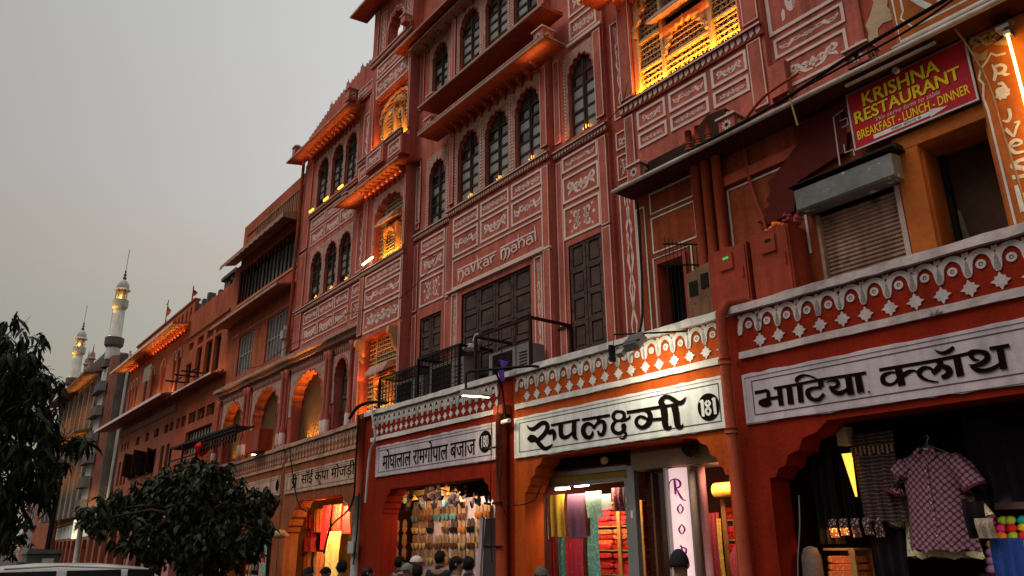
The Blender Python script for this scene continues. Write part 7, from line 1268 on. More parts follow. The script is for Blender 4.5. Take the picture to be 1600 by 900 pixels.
cable('cable', [(-9.12, 6.80, 3.3), (-9.05, 6.80, 2.8), (-9.10, 6.79, 2.3), (-9.0, 6.9, 1.9)], .006, 'thin twisted wire on the right of the pipe between 180 and 181')
cable('cable', [(-13.78, 6.9, 2.6), (-13.7, 6.86, 1.9), (-13.74, 6.84, 1.3)], .014, 'short black cable hanging beside the small grey switch box')
cable('cable', [(-13.3, 7.6, 2.62), (-12.6, 7.5, 2.48), (-11.9, 7.45, 2.58), (-11.2, 7.4, 2.5), (-10.4, 7.5, 2.6)], .008, 'sagging wire across the top of the slipper shop opening')
cable('cable', [(-24.0, 7.7, 7.0), (-22.0, 7.6, 6.72), (-20.0, 7.62, 6.9), (-17.5, 7.6, 6.8), (-16.2, 7.6, 6.95)], .009, 'thin wire sagging along the arcade cornice')
cable('cable', [(-31.0, 7.6, 7.2), (-28.0, 7.4, 6.6), (-25.0, 7.4, 6.5), (-22.5, 7.5, 5.2)], .010, 'thin wire drooping from the far ledge to the red box')
# flags on the far roof
for x, y, z, h, lab, m1 in ((-38.05, 8.3, 11.5, 1.5, 'tall orange and dark flag on the far orange roof, left of the two', mat('orange_flag', (.45, .05, .02))), (-33.7, 8.3, 11.55, 1.0, 'dark red flag on the far orange roof nearest the grey rubble', mat('dark_red_flag', (.30, .02, .03))), (-42.3, 8.3, 11.3, .6, 'small red flag lowest on the far roof near the tank', mat('dark_red_flag', (.30, .02, .03)))):
    f = thing('flag', lab, 'flag', (x, y, z), group='flags on the far rooftops')
    part('flag_pole', MB().tube([(x, y, z), (x + .05, y, z + h)], .02, 5), IRON, f)
    g = MB()
    for k in range(6):
        t0, t1 = k / 6, (k + 1) / 6; g.face([(x + .03, y, z + h * (1 - .75 * t0)), (x + .03, y, z + h * (1 - .75 * t1)), (x + .05 + .5 * sin(t1 * 2.2), y - .1 * sin(t1 * 9), z + h * (.94 - .72 * t1)), (x + .05 + .5 * sin(t0 * 2.2), y - .1 * sin(t0 * 9), z + h * (.94 - .72 * t0))])
    part('flag_cloth', g, m1, f)
# ------------------------------------------------------------------ shop goods
def hang(frame, name, u0, u1, z0, z1, v, m, label, cat='cloth', folds=3, amp=.02, group=None, sag=0, lean=0):
    mb = MB(); nx = max(6, folds * 5); nz = 5; w = u1 - u0; R_ = random.Random(int(u0 * 97 + z0 * 13)); ph = R_.random() * 6
    for k in range(nz + 1):
        t = k / nz
        for q in range(nx + 1):
            s = q / nx
            mb.v.append((-w / 2 + w * s * (1 - .04 * sin(t * 3)), amp * (.3 + t) * sin(s * folds * 2 * pi + ph) - .01 * sin(t * 5) + lean * t, (z1 - z0) * (1 - t) + sag * .03 * sin(s * 3.1 + ph) * t))
    for k in range(nz):
        for q in range(nx): i = k * (nx + 1) + q; mb.f.append((i, i + nx + 1, i + nx + 2, i + 1))
    o = bpy.data.objects.new(name, mb.mesh(name, m, True)); COL.objects.link(o)
    fx, fy, a = frame; u = (u0 + u1) / 2; o.location = (fx + u * cos(a) - v * sin(a), fy + u * sin(a) + v * cos(a), z0); o.rotation_euler = (0, 0, a); ORG[o.name] = (0, 0, 0)
    return tag(o, label, cat, group)
CM = {}
def cm(nm, a, b, sc=30, kind='dots', thr=.25): 
    if kind == 'dots': a, b = b, a
    if nm not in CM: CM[nm] = cloth_mat('cloth_' + nm, a, b, sc, kind, .75, thr)
    return CM[nm]
MUST = cm('mustard_specks', (.75, .45, .05), (.50, .20, .01), 60); PURP = cm('plum_border', (.11, .035, .08), (.3, .2, .14), 40, 'dots', .1)
TEAL = cm('teal_shimmer', (.10, .30, .24), (.30, .45, .30), 25, 'noise', .5); CRIM = cm('crimson', (.55, .01, .02), (.7, .05, .03), 12, 'noise', .6)
MINT = cm('mint', (.22, .36, .28), (.40, .48, .40), 20, 'noise', .5); DRED = cm('dotted_maroon_net', (.30, .015, .02), (.65, .30, .15), 55, 'dots', .1)
GOLDB = cm('gold_brocade', (.60, .30, .02), (.85, .6, .1), 50, 'dots', .3); ORG_ = cm('orange_print', (.72, .12, .02), (.85, .5, .1), 35, 'dots', .22)
REDP = cm('red_embroidered', (.60, .015, .01), (.85, .45, .15), 28, 'noise', .62); SUN = cm('yellow_sequin', (.8, .5, .08), (.95, .85, .5), 60, 'noise', .5)
# --- 181
lamp('shop_light', 'AREA', (-8.1, 7.60, 2.42), 36, (1, .80, .52), 1.0, .3, (-8.1, 8.1, 1.6), B3)
lamp('shop_light', 'AREA', (-5.6, 7.3, 2.4), 12, (1, .62, .4), .4, .3, (-5.6, 8.1, 1.6), B3)
fr = thing('steel_doorway', 'grey steel door frame with ochre upper rail round the cloth display of the 181 shop', 'frame', (-7.8, 7.5, .1))
part('jamb', MB().box(-7.16, -7.04, 7.42, 7.5, .12, 2.60), STEEL, fr); part('jamb', MB().box(-7.24, -7.18, 7.44, 7.5, .12, 2.46), STEEL, fr)
part('top_rail', MB().box(-8.9, -7.16, 7.42, 7.5, 2.56, 2.62).box(-8.9, -7.24, 7.44, 7.5, 2.42, 2.47), STEEL, fr)
part('ochre_rail', MB().box(-8.9, -7.16, 7.45, 7.49, 2.47, 2.56), mat('ochre_enamel', (.38, .24, .04), rough=.5), fr)
part('latch_tag', MB().box(-7.13, -7.09, 7.415, 7.42, 1.95, 2.04).box(-7.22, -7.20, 7.43, 7.44, 2.14, 2.22), SIGNW, fr)
part('transom_board', MB().box(-8.9, -7.05, 7.36, 7.40, 2.64, 2.80), BLK, fr); part('transom_emblem', MB().prism([(-7.5 + .07 * cos(k * pi / 6), 2.70 + .05 * sin(k * pi / 6)) for k in range(12)], 7.35, 7.36), mat('gold_print', (.7, .5, .15)), fr)
tb = thing('tube_lamp', 'pair of small glowing tube lamps above the mustard cloth', 'lamp', (-8.4, 7.52, 2.4)); T_ = emit('tube_white_warm', (1, .86, .6), 14)
part('tube', MB().tube([(-8.75, 7.56, 2.40), (-8.45, 7.56, 2.40)], .016, 6), T_, tb); part('tube', MB().tube([(-8.33, 7.56, 2.42), (-8.05, 7.56, 2.42)], .016, 6), T_, tb)
for u0, u1, z0, z1, v, m, l in ((-8.92, -8.60, 1.74, 2.33, .60, MUST, 'mustard yellow speckled cloth hanging left of the plum cloth'), (-8.54, -8.16, 1.72, 2.32, .60, PURP, 'plum cloth with silver border between mustard and pale teal cloths'),
        (-8.12, -7.80, 1.98, 2.33, .56, MINT, 'pale grey green cloth hanging beside the white notice'), (-9.0, -8.93, 1.70, 2.30, .55, MINT, 'narrow pale green cloth at the far left of the display'),
        (-8.98, -8.86, 1.0, 1.74, .62, CRIM, 'bright red cloth strip lowest on the left of the display'), (-8.84, -8.62, .9, 1.74, .66, TEAL, 'teal green shimmering cloth below the mustard one'),
        (-8.64, -8.50, .9, 1.73, .63, CRIM, 'scarlet strip between teal and crimson cloths'), (-8.50, -8.24, .9, 1.71, .60, cm('crimson_dark', (.42, .01, .03), (.7, .4, .3), 14, 'dots', .07), 'deep crimson cloth below the plum one'),
        (-8.22, -8.04, .9, 1.74, .66, TEAL, 'greenish speckled saree left of the long teal one'), (-8.06, -7.90, .9, 2.0, .58, TEAL, 'long teal saree hanging beside the red shelves')):
    hang(F1, 'hanging_cloth', u0, u1, z0, z1, v, m, l, 'cloth', 2, .012, 'cloths hung in the 181 display')
solo('paper_notice', MB().box(-7.80, -7.60, 7.55, 7.552, 2.08, 2.28), SIGNW, 'small white paper notice hanging over the red shelves', 'notice')
hang(F1, 'hanging_cloth', -7.66, -7.36, 2.05, 2.36, .62, cm('dark_maroon', (.12, .01, .02), (.3, .1, .05), 20), 'dark maroon cloth beside the paper notice', 'cloth', 3, .02, 'cloths hung in the 181 display')
def bundle_mesh(m, w=.24, h=.07, d=.3):
    mb = MB(); n = 10
    for q in range(2):
        pass
    n = 12; sg_ = lambda v: (abs(v) ** .45) * (1 if v > 0 else -1)
    P = [(w / 2 * sg_(cos(a)), h / 2 + h / 2 * sg_(sin(a))) for a in [2 * pi * (k + .5) / n for k in range(n)]]
    i = 0
    for y, s in ((-d / 2, .86), (-d / 2 + .015, 1), (d / 2, 1)):
        mb.v += [(x * s, y, (z - h / 2) * s + h / 2) for x, z in P]
    for k in range(2):
        for q in range(n): mb.f.append((k * n + q, k * n + (q + 1) % n, (k + 1) * n + (q + 1) % n, (k + 1) * n + q))
    mb.f.append(tuple(range(n))); return mb.mesh('folded_cloth', m, False)
BM = [bundle_mesh(m) for m in (CRIM, ORG_, REDP, mat('shiny_red_plastic_wrap', (.62, .03, .01), rough=.15, var=.4, scale=30, bump=.8), SUN)]
def shelf(root_label, x0, x1, y, z0, zs, frame_m, posts, grp, lab, ms=(0, 1, 2, 3), bw=.26, per=5, dep=.34, place='shelves'):
    t = thing('cloth_shelf', root_label, 'shelf', ((x0 + x1) / 2, y, z0))
    part('shelf_back', MB().box(x0, x1, y + dep, y + dep + .02, z0, zs[-1]), frame_m, t)
    for z in zs: part('shelf_board', MB().box(x0, x1, y, y + dep, z - .02, z), frame_m, t)
    for x in posts: part('shelf_post', MB().box(x - .03, x + .03, y - .02, y, z0, zs[-1]), frame_m, t)
    for za, zb in zip(zs, zs[1:]):
        nx = max(1, int((x1 - x0) / bw)); w = (x1 - x0) / nx
        for c in range(nx):
            k = 0
            while za + (k + 1) * .068 < zb - .03 and k < per:
                o = bpy.data.objects.new('folded_cloth', BM[random.choice(ms)]); COL.objects.link(o)
                o.location = (x0 + (c + .5) * w + random.uniform(-.012, .012), y + .16 + random.uniform(-.015, .015), za + k * .068); o.rotation_euler = (0, 0, random.uniform(-.08, .08)); o.scale = (w / .25 * .95, 1, random.uniform(.9, 1.05))
                lv = ('lowest', 'second', 'third', 'fourth', 'fifth')[zs.index(za)]; cl = ('left', 'middle', 'right', 'far right')[min(3, c)]; tag(o, '%s, %s from the bottom of the %s stack, %s shelf' % (lab, ('first', 'second', 'third', 'fourth', 'fifth')[k], cl, lv), 'cloth', grp); k += 1
WOOD = mat('amber_lit_wood', (.42, .20, .06), rough=.5, var=.25, scale=3)
shelf('wooden shelves packed with folded red cloths inside the 181 shop', -8.40, -7.42, 7.98, .3, (.9, 1.24, 1.56, 1.88, 2.2), WOOD, (-7.90, -7.46), 'folded red cloths on the 181 shelves', 'folded bright cloth')
dd_ = solo('dark_door', MB().box(-7.03, -6.44, 7.62, 7.68, .12, 2.56), mat('glossy_brown_door', (.05, .012, .008), rough=.12, var=.4, bump=.1, spec=.8), 'glossy dark brown door between steel frame and pink lit column', 'door')
part('door_mullion', MB().box(-6.50, -6.455, 7.40, 7.62, .12, 2.56), mat('glossy_brown_trim', (.16, .06, .03), rough=.2, spec=.7), dd_); part('door_mullion', MB().box(-6.88, -6.85, 7.56, 7.62, .5, 2.5), mat('glossy_brown_trim', (.16, .06, .03)), dd_)
LC = thing('lit_column_sign', 'rounded pink white light column with purple vertical Roop lettering', 'sign', (-6.23, 7.35, .1))
PK = bpy.data.materials.new('pink_light_panel'); PK.use_nodes = True; b_ = PK.node_tree.nodes['Principled BSDF']
b_.inputs['Base Color'].default_value = (.8, .6, .6, 1); b_.inputs['Emission Color'].default_value = (1, .66, .64, 1); b_.inputs['Emission Strength'].default_value = .62
pf = MB(); n = 10; P = [(-6.40 + .34 * k / n, 7.36 - .08 * sin(pi * k / n)) for k in range(n + 1)]
pf.prism([(a, b) for a, b in P] + [(-6.06, 7.5), (-6.40, 7.5)], .12, 2.50, 'z'); part('light_panel', pf, PK, LC)
o_ = strokes_part('sign_lettering', 'roop', 7.262, mat('purple_print', (.25, .01, .22), bump=0), LC)
part('column_trim', MB().box(-6.43, -6.402, 7.30, 7.5, .12, 2.52).box(-6.058, -6.03, 7.30, 7.5, .12, 2.52), STEEL, LC)
lamp('column_light', 'AREA', (-6.23, 7.2, 1.6), 3, (1, .6, .6), .3, 1.4, (-6.23, 6.0, 1.6), LC)
solo('shutter_box', MB().box(-7.02, -5.35, 7.36, 7.9, 2.53, 2.74), mat('beige_shutter_box', (.34, .22, .15), rough=.4, var=.2), 'beige shutter box above the pink lit column', 'box')
solo('dome_camera', MB().lathe([(.09, 2.74), (.10, 2.70), (.085, 2.66), (.05, 2.62), (.005, 2.60)], 12, (-5.95, 7.25)), BLK, 'black dome camera under the beam near the beige box', 'camera', smooth=True)
solo('pink_fabric_roll', MB().tube([(-5.93, 7.42, .5), (-5.95, 7.42, 2.5)], .05, 8), mat('dusty_pink_roll', (.34, .16, .17)), 'upright dusty pink fabric roll beside the lit column', 'roll', smooth=True)
solo('gold_fabric_roll', MB().tube([(-5.82, 7.5, 2.22), (-5.28, 7.5, 2.22)], .085, 12), GOLDB, 'glowing gold brocade roll lying above the red bundles', 'roll', smooth=True)
shelf('shelf of red wrapped bundles right of the pink column', -5.84, -5.22, 7.62, .4, (1.15, 1.42, 1.68, 1.9, 2.12), WOOD, (-5.82,), 'red wrapped bundles on the right shelf of the 181 shop', 'red plastic wrapped bundle', (3, 3, 0), .2, 3, .3)
hang(F1, 'hanging_cloth', -5.92, -5.76, .8, 1.97, .44, DRED, 'dark red netted saree hanging between pink roll and red bundles', 'cloth', 3, .02, None)
hang(F1, 'hanging_cloth', -5.77, -5.71, 1.0, 1.9, .40, GOLDB, 'narrow gold bordered saree hanging by the red netted one', 'cloth', 1, .02, None)
MN = thing('shop_mannequin', 'dark faced shop mannequin draped in maroon at the right side of the 181 shop', 'mannequin', (-5.42, 7.36, .12))
part('head', MB().lathe([(.03, 1.66), (.055, 1.70), (.07, 1.76), (.078, 1.82), (.07, 1.88), (.045, 1.93), (.005, 1.945)], 10, (-5.42, 7.36), 1, 1.15), mat('mannequin_bronze', (.20, .10, .05), rough=.4), MN, True)
part('nose', MB().prism([(-5.432, 1.80), (-5.408, 1.80), (-5.42, 1.84)], 7.255, 7.30), mat('mannequin_bronze', (.20, .10, .05)), MN)
part('veil', MB().lathe([(.19, .3), (.18, 1.2), (.20, 1.5), (.12, 1.62), (.085, 1.72), (.09, 1.86), (.06, 1.97), (.005, 1.99)], 12, (-5.41, 7.41), 1, .9), DRED, MN, True)
# --- 180 slippers
lamp('shop_light', 'AREA', (-11.6, 7.45, 2.45), 24, (1, .80, .60), 1.6, .15, (-11.9, 8.2, 1.7), B2)
lamp('shop_light', 'AREA', (-12.9, 7.5, 2.45), 5, (1, .55, .2), .8, .2, (-13.3, 7.9, 1.9), B2)
solo('display_board', MB().box(-13.54, -10.75, 7.98, 8.02, .2, 2.44), mat('cream_display_board', (.52, .38, .38)), 'cream display board full of hanging slippers in the 180 shop', 'board')
solo('fringe_valance', MB().prism([(-13.5, 2.42), (-12.4, 2.47), (-11.2, 2.50), (-11.2, 2.62), (-13.5, 2.62)], 7.62, 7.64), mat('amber_cloth_valance', (.6, .28, .05), var=.3), 'amber lit cloth valance along the top of the 180 shop', 'valance')
solo('tall_mirror', MB().prism([(-10.62, .2), (-9.75, .2), (-9.75, 2.04), (-10.44, 2.04)], 7.50, 7.54), mat('dim_mirror', (.05, .04, .04), rough=.15), 'tall dark mirror leaning right of the slippers', 'mirror')
solo('mirror_frame', MB().prism([(-10.72, .2), (-10.63, .2), (-10.45, 2.06), (-10.53, 2.06)], 7.46, 7.50), SIGNB, 'pale slanting frame edge beside the dark mirror right of the slippers', 'frame')
def slipper(mi, mo, tall=1.0):
    s = MB(); P = []
    for k in range(14):
        a = 2 * pi * k / 14; r = .042 + .006 * cos(a + .6); zz = .115 * sin(a); P.append((r * cos(a) * (1 + .15 * sin(a)) * (.85 if abs(sin(a)) < .4 and cos(a) > 0 else 1), zz + .12))
    s.prism(P, -.012, 0)
    u = MB(); n = 8   # vamp over the toes (toe down)
    for k in range(5):
        t = k / 4; z = .01 + .09 * t; hw = .047 * sqrt(max(.0, 1 - (1 - t) ** 2 * .85))
        for q in range(n + 1): a = pi * q / n; u.v.append((-hw * cos(a), -.012 - .045 * sin(a) * (.4 + .6 * t), z))
    for k in range(4):
        for q in range(n): i = k * (n + 1) + q; u.f.append((i, i + 1, i + n + 2, i + n + 1))
    root = bpy.data.objects.new('slipper', s.mesh('slipper', mi)); COL.objects.link(root); ORG[root.name] = (0, 0, 0)
    o = obj('vamp', u.mesh('vamp', mo, True), root, (0, 0, 0)); return root
SM = [slipper(mat('tan_leather', (.30, .16, .075), var=.3), mat('brown_leather', (.16, .06, .03), var=.3)), slipper(mat('tan_leather', (.30, .16, .075), var=.3), cm('beaded_gold', (.55, .35, .12), (.9, .75, .4), 90)),
      slipper(mat('dark_insole', (.08, .04, .03)), mat('black_velvet', (.015, .01, .012))), slipper(mat('tan_leather', (.30, .16, .075), var=.3), mat('orange_suede', (.5, .16, .03))), slipper(mat('tan_leather', (.30, .16, .075), var=.3), cm('teal_beads', (.06, .2, .2), (.6, .5, .3), 80))]
SL_L = ['brown slipper', 'gold beaded slipper', 'black slipper', 'orange slipper', 'teal beaded slipper']
used = [0] * 5
def put_slipper(k, loc, where, rot=0, rz=0):
    s = SM[k]
    if used[k]: s = copy_tree(s)
    used[k] = 1; s.location = loc; s.rotation_euler = (0, rot, rz); s.scale = (1.22, 1.2, 1.12); tag(s, SL_L[k] + where, 'slipper', 'slippers hung in the 180 and stained sign shops')
for z, ks, y, rw in ((1.30, (1, 1, 3, 0), 7.96, 'lowest'), (1.56, (0, 3, 1, 0), 7.96, 'second lowest'), (1.83, (2, 3, 0, 1), 7.96, 'second highest'), (2.06, (0, 2, 3, 4), 7.94, 'highest')):
    x = -13.45
    while x < -10.9:
        if random.random() < .86:
            k = random.choice(ks)
            put_slipper(k, (x, y, z + random.uniform(-.01, .01)), ' in the %s row on the cream board, %s' % (rw, 'left end' if x < -13 else 'left of middle' if x < -12.2 else 'right of middle' if x < -11.5 else 'right end'), random.uniform(-.12, .12)); put_slipper(k, (x + .11, y, z), ' in the %s row on the cream board, %s' % (rw, 'left end' if x < -13 else 'left of middle' if x < -12.2 else 'right of middle' if x < -11.5 else 'right end'), random.uniform(-.12, .12))
        x += .27
for z, y in ((2.26, 7.66), (2.40, 7.60)):
    x = -13.2
    while x < -9.8:
        if random.random() < .8: put_slipper(random.choice((0, 2, 2, 4, 2)), (x, y + random.uniform(-.05, .05), z + random.uniform(-.04, .05)), ' dangling on a string under the amber valance, %s' % ('far left' if x < -12.4 else 'left of middle' if x < -11.5 else 'right of middle' if x < -10.6 else 'far right'), random.uniform(-.3, .3), random.uniform(-1, 1))
        x += .15
for z in (1.35, 1.6, 1.85):
    for y in (7.45, 7.62, 7.79): put_slipper(random.choice((3, 0)), (-13.545, y, z), ' on the inner side wall, %s row' % {1.35: 'bottom', 1.6: 'middle', 1.85: 'top'}[z], 0, pi / 2)
# --- stained sign shop
lamp('shop_light', 'AREA', (-16.6, 7.7, 2.55), 120, (1, .66, .22), 1.6, .3, (-16.8, 8.8, 1.6), B1)
bk = solo('lit_backdrop', MB().box(-19.1, -14.3, 8.95, 9.0, .2, 2.9), mat('amber_backdrop', (.75, .45, .12), var=.2), 'amber lit cloth backdrop of the red garment shop', 'backdrop'); bk.rotation_euler = (0, 0, -.065)
k = 0
for u0, u1, z0, z1, m, l in ((-4.95, -4.5, 2.05, 2.42, REDP, 'dark red embroidered square high on the left'), (-4.9, -4.35, 1.78, 2.16, CRIM, 'plain scarlet square'), (-4.95, -4.1, 1.5, 1.82, REDP, 'red flowered cloth below the scarlet square'), (-4.4, -3.9, 1.95, 2.5, ORG_, 'orange patchwork cloth'),
        (-4.0, -3.6, 1.6, 2.45, REDP, 'long red jacket with gold yoke'), (-3.7, -3.2, 1.55, 2.55, CRIM, 'red dress with pointed top'), (-3.2, -2.7, 1.6, 2.55, REDP, 'second red dress at the right'), (-2.75, -2.3, 1.9, 2.5, CRIM, 'dark red jacket by the pipe'),
        (-3.3, -2.5, .8, 1.95, SUN, 'glittering yellow sequinned cloth low by the pipe'), (-4.9, -4.4, 1.0, 1.5, ORG_, 'orange tiled print low at the left'), (-4.4, -3.9, .9, 1.5, cm('olive_mirror_work', (.30, .17, .05), (.6, .45, .2), 20), 'olive mirror work cloth'), (-3.9, -3.4, .9, 1.5, ORG_, 'brown orange lattice cloth')):
    k += 1; hang(F2, 'hanging_garment', u0 - .2, u1 - .14, z0, z1, .58 + .05 * (k % 3), m, l + ' in the amber lit garment shop', 'garment', 2, .02, 'garments hung in the amber lit shop')
hang(F2, 'hanging_cloth', -6.15, -5.85, 1.25, 2.42, -.25, mat('scarlet_dupatta', (.75, .03, .015), var=.2), 'long scarlet scarf hanging outside beside the leafy tree', 'cloth', 2, .03, None, lean=.1)
bd_ = solo('slipper_board', MB().box(-19.25, -18.35, 6.78, 6.81, .3, 1.78), mat('grey_display_board', (.30, .24, .20)), 'grey board of dark slippers in front of the stained sign shop', 'board')
for z in (1.0, 1.24, 1.50):
    for x in (-19.12, -18.9, -18.68, -18.48): put_slipper(random.choice((0, 3, 2)), (x, 6.77, z), ' on the grey street board, %s row' % {1.0: 'bottom', 1.24: 'middle', 1.50: 'top'}[z])
solo('straw_hat_bundle', MB().lathe([(.05, 1.80), (.22, 1.84), (.24, 1.90), (.12, 1.98), (.02, 2.0)], 10, (-17.9, 7.0), 1.3, .8), mat('straw_bundle', (.35, .24, .10), var=.3), 'pale straw bundle on top of the slipper board', 'basket', smooth=True)
for u, c, l in ((-9.3, CRIM, 'red cloth glimpsed left under the leafy tree'), (-8.6, SUN, 'yellow glittering cloth glimpsed under the leafy tree'), (-7.9, TEAL, 'green striped cloth glimpsed under the leafy tree'), (-7.0, MINT, 'pale green cloth glimpsed right under the leafy tree')):
    hang(F2, 'hanging_cloth', u, u + .45, .5, 2.2, .4, c, l, 'cloth', 3, .03, None)
lamp('shop_light', 'AREA', (-22.2, 8.3, 2.6), 24, (1, .7, .35), 1.8, .3, (-22.2, 8.6, 1.2), B0)
# --- lilac sign shop
def shirt(x, y, ztop, w, L, m, lab, sleeve=.26, rz=0, collar=True):
    t = thing('hanging_shirt', lab, 'shirt', (x, y, ztop - L)); t.rotation_euler = (0, 0, rz)
    mb = MB(); n = 22; rings = [(.055, .045, 0), (.075, .055, -.02), (w * .44, .07, -.06), (w * .5, .085, -.14), (w * .47, .10, -.30), (w * .48, .10, -.55 * L), (w * .52, .11, -.8 * L), (w * .55, .11, -L)]
    for k, (rx, ry, dz) in enumerate(rings):
        for q in range(n):
            a = 2 * pi * q / n; f = 1 + (.05 * sin(q * 3 + k) * min(1, k / 4)); mb.v.append((x + rx * cos(a) * f, y + ry * sin(a) * f, ztop + dz - (.02 * sin(q * 2.2) if k == len(rings) - 1 else 0)))
    for k in range(len(rings) - 1):
        for q in range(n): mb.f.append((k * n + q, (k + 1) * n + q, (k + 1) * n + (q + 1) % n, k * n + (q + 1) % n))
    part('shirt_body', mb, m, t, True)
    for s in (-1, 1):
        sb = MB(); pts = [(x + s * w * .36, y, ztop - .11), (x + s * w * .52, y - .01, ztop - .20), (x + s * w * .66, y - .02, ztop - .36)]; sb.tube(pts, [.095, .10, .105], 12, False); part('sleeve', sb, m, t, True)
        cf = MB().tube([(x + s * w * .655, y - .02, ztop - .352), (x + s * w * .675, y - .022, ztop - .374)], [.108, .108], 12, False); part('cuff', cf, mat('maroon_piping', (.10, .015, .03)), t, True)
    if collar:
        cb = MB()
        for s in (-1, 1): cb.prism([(x, ztop - .13), (x + s * .055, ztop - .03), (x + s * .03, ztop + .03), (x + s * .10, ztop - .01), (x + s * .10, ztop - .07), (x + s * .045, ztop - .12)], y - .085, y - .075)
        part('collar', cb, m, t); part('placket', MB().box(x - .014, x + .014, y - .112, y - .100, ztop - L + .03, ztop - .12), m, t)
        for k in range(5): part('button', MB().lathe([(.007, 0), (.006, .003), (.001, .004)], 6).__class__().box(x - .006, x + .006, y - .118, y - .112, ztop - .2 - k * .14, ztop - .188 - k * .14), SIGNW, t)
        part('neck_label', MB().box(x - .03, x + .02, y - .02, y - .015, ztop - .01, ztop + .02), SIGNW, t)
    part('hanger', MB().tube([(x - w * .38, y, ztop - .06), (x, y, ztop + .05), (x + w * .38, y, ztop - .06)], .006, 5).tube([(x, y, ztop + .05), (x + .01, y, ztop + .09), (x + .03, y, ztop + .11), (x + .015, y, ztop + .135), (x - .01, y, ztop + .12)], .004, 5), STEEL, t)
    return t
MPR = cloth_mat('maroon_block_print', (.27, .12, .16), (.060, .010, .022), 23, 'grid', .9, .36); YPR = cloth_mat('cream_floral_print', (.62, .56, .34), (.07, .09, .12), 36, 'noise', .85, .56)
shirt(-3.31, 7.42, 2.44, .54, .88, MPR, 'maroon block printed short sleeved shirt hanging in the dark shop'); shirt(-3.42, 7.60, 2.16, .62, .66, YPR, 'cream floral shirt half hidden behind the maroon shirt', rz=0, collar=False)
hang(F1, 'hanging_skirt', -4.03, -3.60, 1.82, 2.66, .42, cm('dark_mirror_skirt', (.018, .006, .007), (.16, .07, .05), 9, 'waves', .72), 'dark embroidered wrap skirt hanging left of the maroon shirt', 'skirt', 4, .03, None)
for u0, u1, z0, z1, v, l in ((-4.58, -4.32, 1.62, 2.70, .5, 'black cloth hanging in the dark doorway left of the skirt'), (-4.34, -4.19, 1.70, 2.66, .62, 'narrow black cloth beside the amber gap'), (-4.05, -3.72, 1.0, 1.86, .55, 'black cloth hanging below the embroidered skirt'), (-3.0, -2.5, 1.95, 2.68, .5, 'dark maroon cloth hanging right of the printed shirt')):
    hang(F1, 'hanging_cloth', u0, u1, z0, z1, v, mat('black_cotton', (.012, .008, .010), var=.4), l, 'cloth', 3, .04, 'dark clothes hung in the lilac sign shop')
for k in range(5): hang(F1, 'hanging_pouch', -4.42 + k * .12, -4.33 + k * .12, 1.68 + .02 * (k % 2), 1.86, .45, cm('embroidered_pouch', (.06, .012, .015), (.5, .4, .3), 45, 'dots', .3), 'small embroidered pouch, %s of the five above the amber shelf' % ('leftmost', 'second', 'middle', 'fourth', 'last')[k], 'pouch', 1, .01, 'embroidered pouches above the amber shelf')
st_ = MB()
for k in range(10): x = -4.04 + k * .045; st_.box(x, x + .018, 7.39, 7.40, 2.44 + .02 * (k % 2), 2.53)
solo('tassel_garland', st_, mat('tan_tassels', (.34, .20, .12)), 'row of tan tassels hanging over the dark skirt waistband', 'tassels')
solo('amber_gap_glow', MB().prism([(-4.14, 2.48), (-4.035, 2.48), (-4.045, 2.06), (-4.06, 2.06)], 7.39, 7.40), emit('amber_gap_light', (1, .45, .05), 2.2), 'glowing sheet standing in for the amber lit gap beside the dark skirt', 'lamp')  # no lamp here: the gap's amber light is put into a glowing sheet
solo('cream_box', MB().box(-4.15, -4.035, 7.36, 7.48, 2.56, 2.74), mat('cream_card', (.50, .38, .22)), 'small cream box high beside the dark skirt', 'box')
shelf('small amber lit shelf of orange cloths low in the dark shop', -4.50, -4.16, 7.42, .7, (1.05, 1.30, 1.58), WOOD, (-4.19,), 'folded orange cloths in the dark shop', 'orange folded cloth, dark shop', (1, 1, 3), .3, 4, .3)
lamp('shelf_light', 'AREA', (-4.33, 7.40, 1.75), 1.6, (1, .5, .1), .25, .1, (-4.33, 7.6, 1.3), B4)
solo('plastic_bundle', MB().lathe([(.09, 1.0), (.11, 1.25), (.10, 1.5), (.07, 1.58), (.02, 1.60)], 9, (-4.60, 7.35)), mat('clear_plastic_wrap', (.20, .14, .12), rough=.2, var=.4, scale=10, bump=1), 'crinkled plastic wrapped bundle by the orange shelf', 'bundle', smooth=True)
cable('cable', [(-4.62, 7.3, 2.1), (-4.64, 7.28, 1.8), (-4.70, 7.25, 1.4), (-4.74, 7.25, .9)], .008, 'thin pale cord hanging down beside the plastic bundle', STEEL)
TB = [mat('turban_%s' % k, c, rough=.7) for k, c in (('pink', (.7, .03, .22)), ('orange', (.8, .22, .02)), ('teal', (.02, .35, .33)), ('lime', (.35, .5, .05)), ('lilac', (.4, .2, .4)), ('red', (.6, .02, .02)), ('yellow', (.8, .5, .03)))]
tm = MB().lathe([(.02, 0), (.044, .012), (.052, .034), (.042, .060), (.02, .072), (.004, .076)], 9)
tms = [tm.mesh('cloth_roll', m, True) for m in TB]
for r_ in range(7):
    for c in range(14):
        k = random.randrange(7); o = bpy.data.objects.new('cloth_roll', tms[k]); COL.objects.link(o)
        o.location = (-3.12 + c * .088 + random.uniform(-.015, .015), 7.84 + .03 * r_, 1.36 + r_ * .070); o.rotation_euler = (random.uniform(-.3, .3), random.uniform(-.3, .3), 0)
        tag(o, 'small rolled %s cloth, %s layer of the bright heap, %s' % (('pink', 'orange', 'teal', 'lime', 'lilac', 'red', 'yellow')[k], ('bottom', 'second', 'third', 'middle', 'fifth', 'sixth', 'top')[r_], ('by the blue garment', 'left part', 'centre', 'right part', 'right edge')[min(4, c // 3)]), 'cloth', 'rolled coloured cloths heaped at the right')
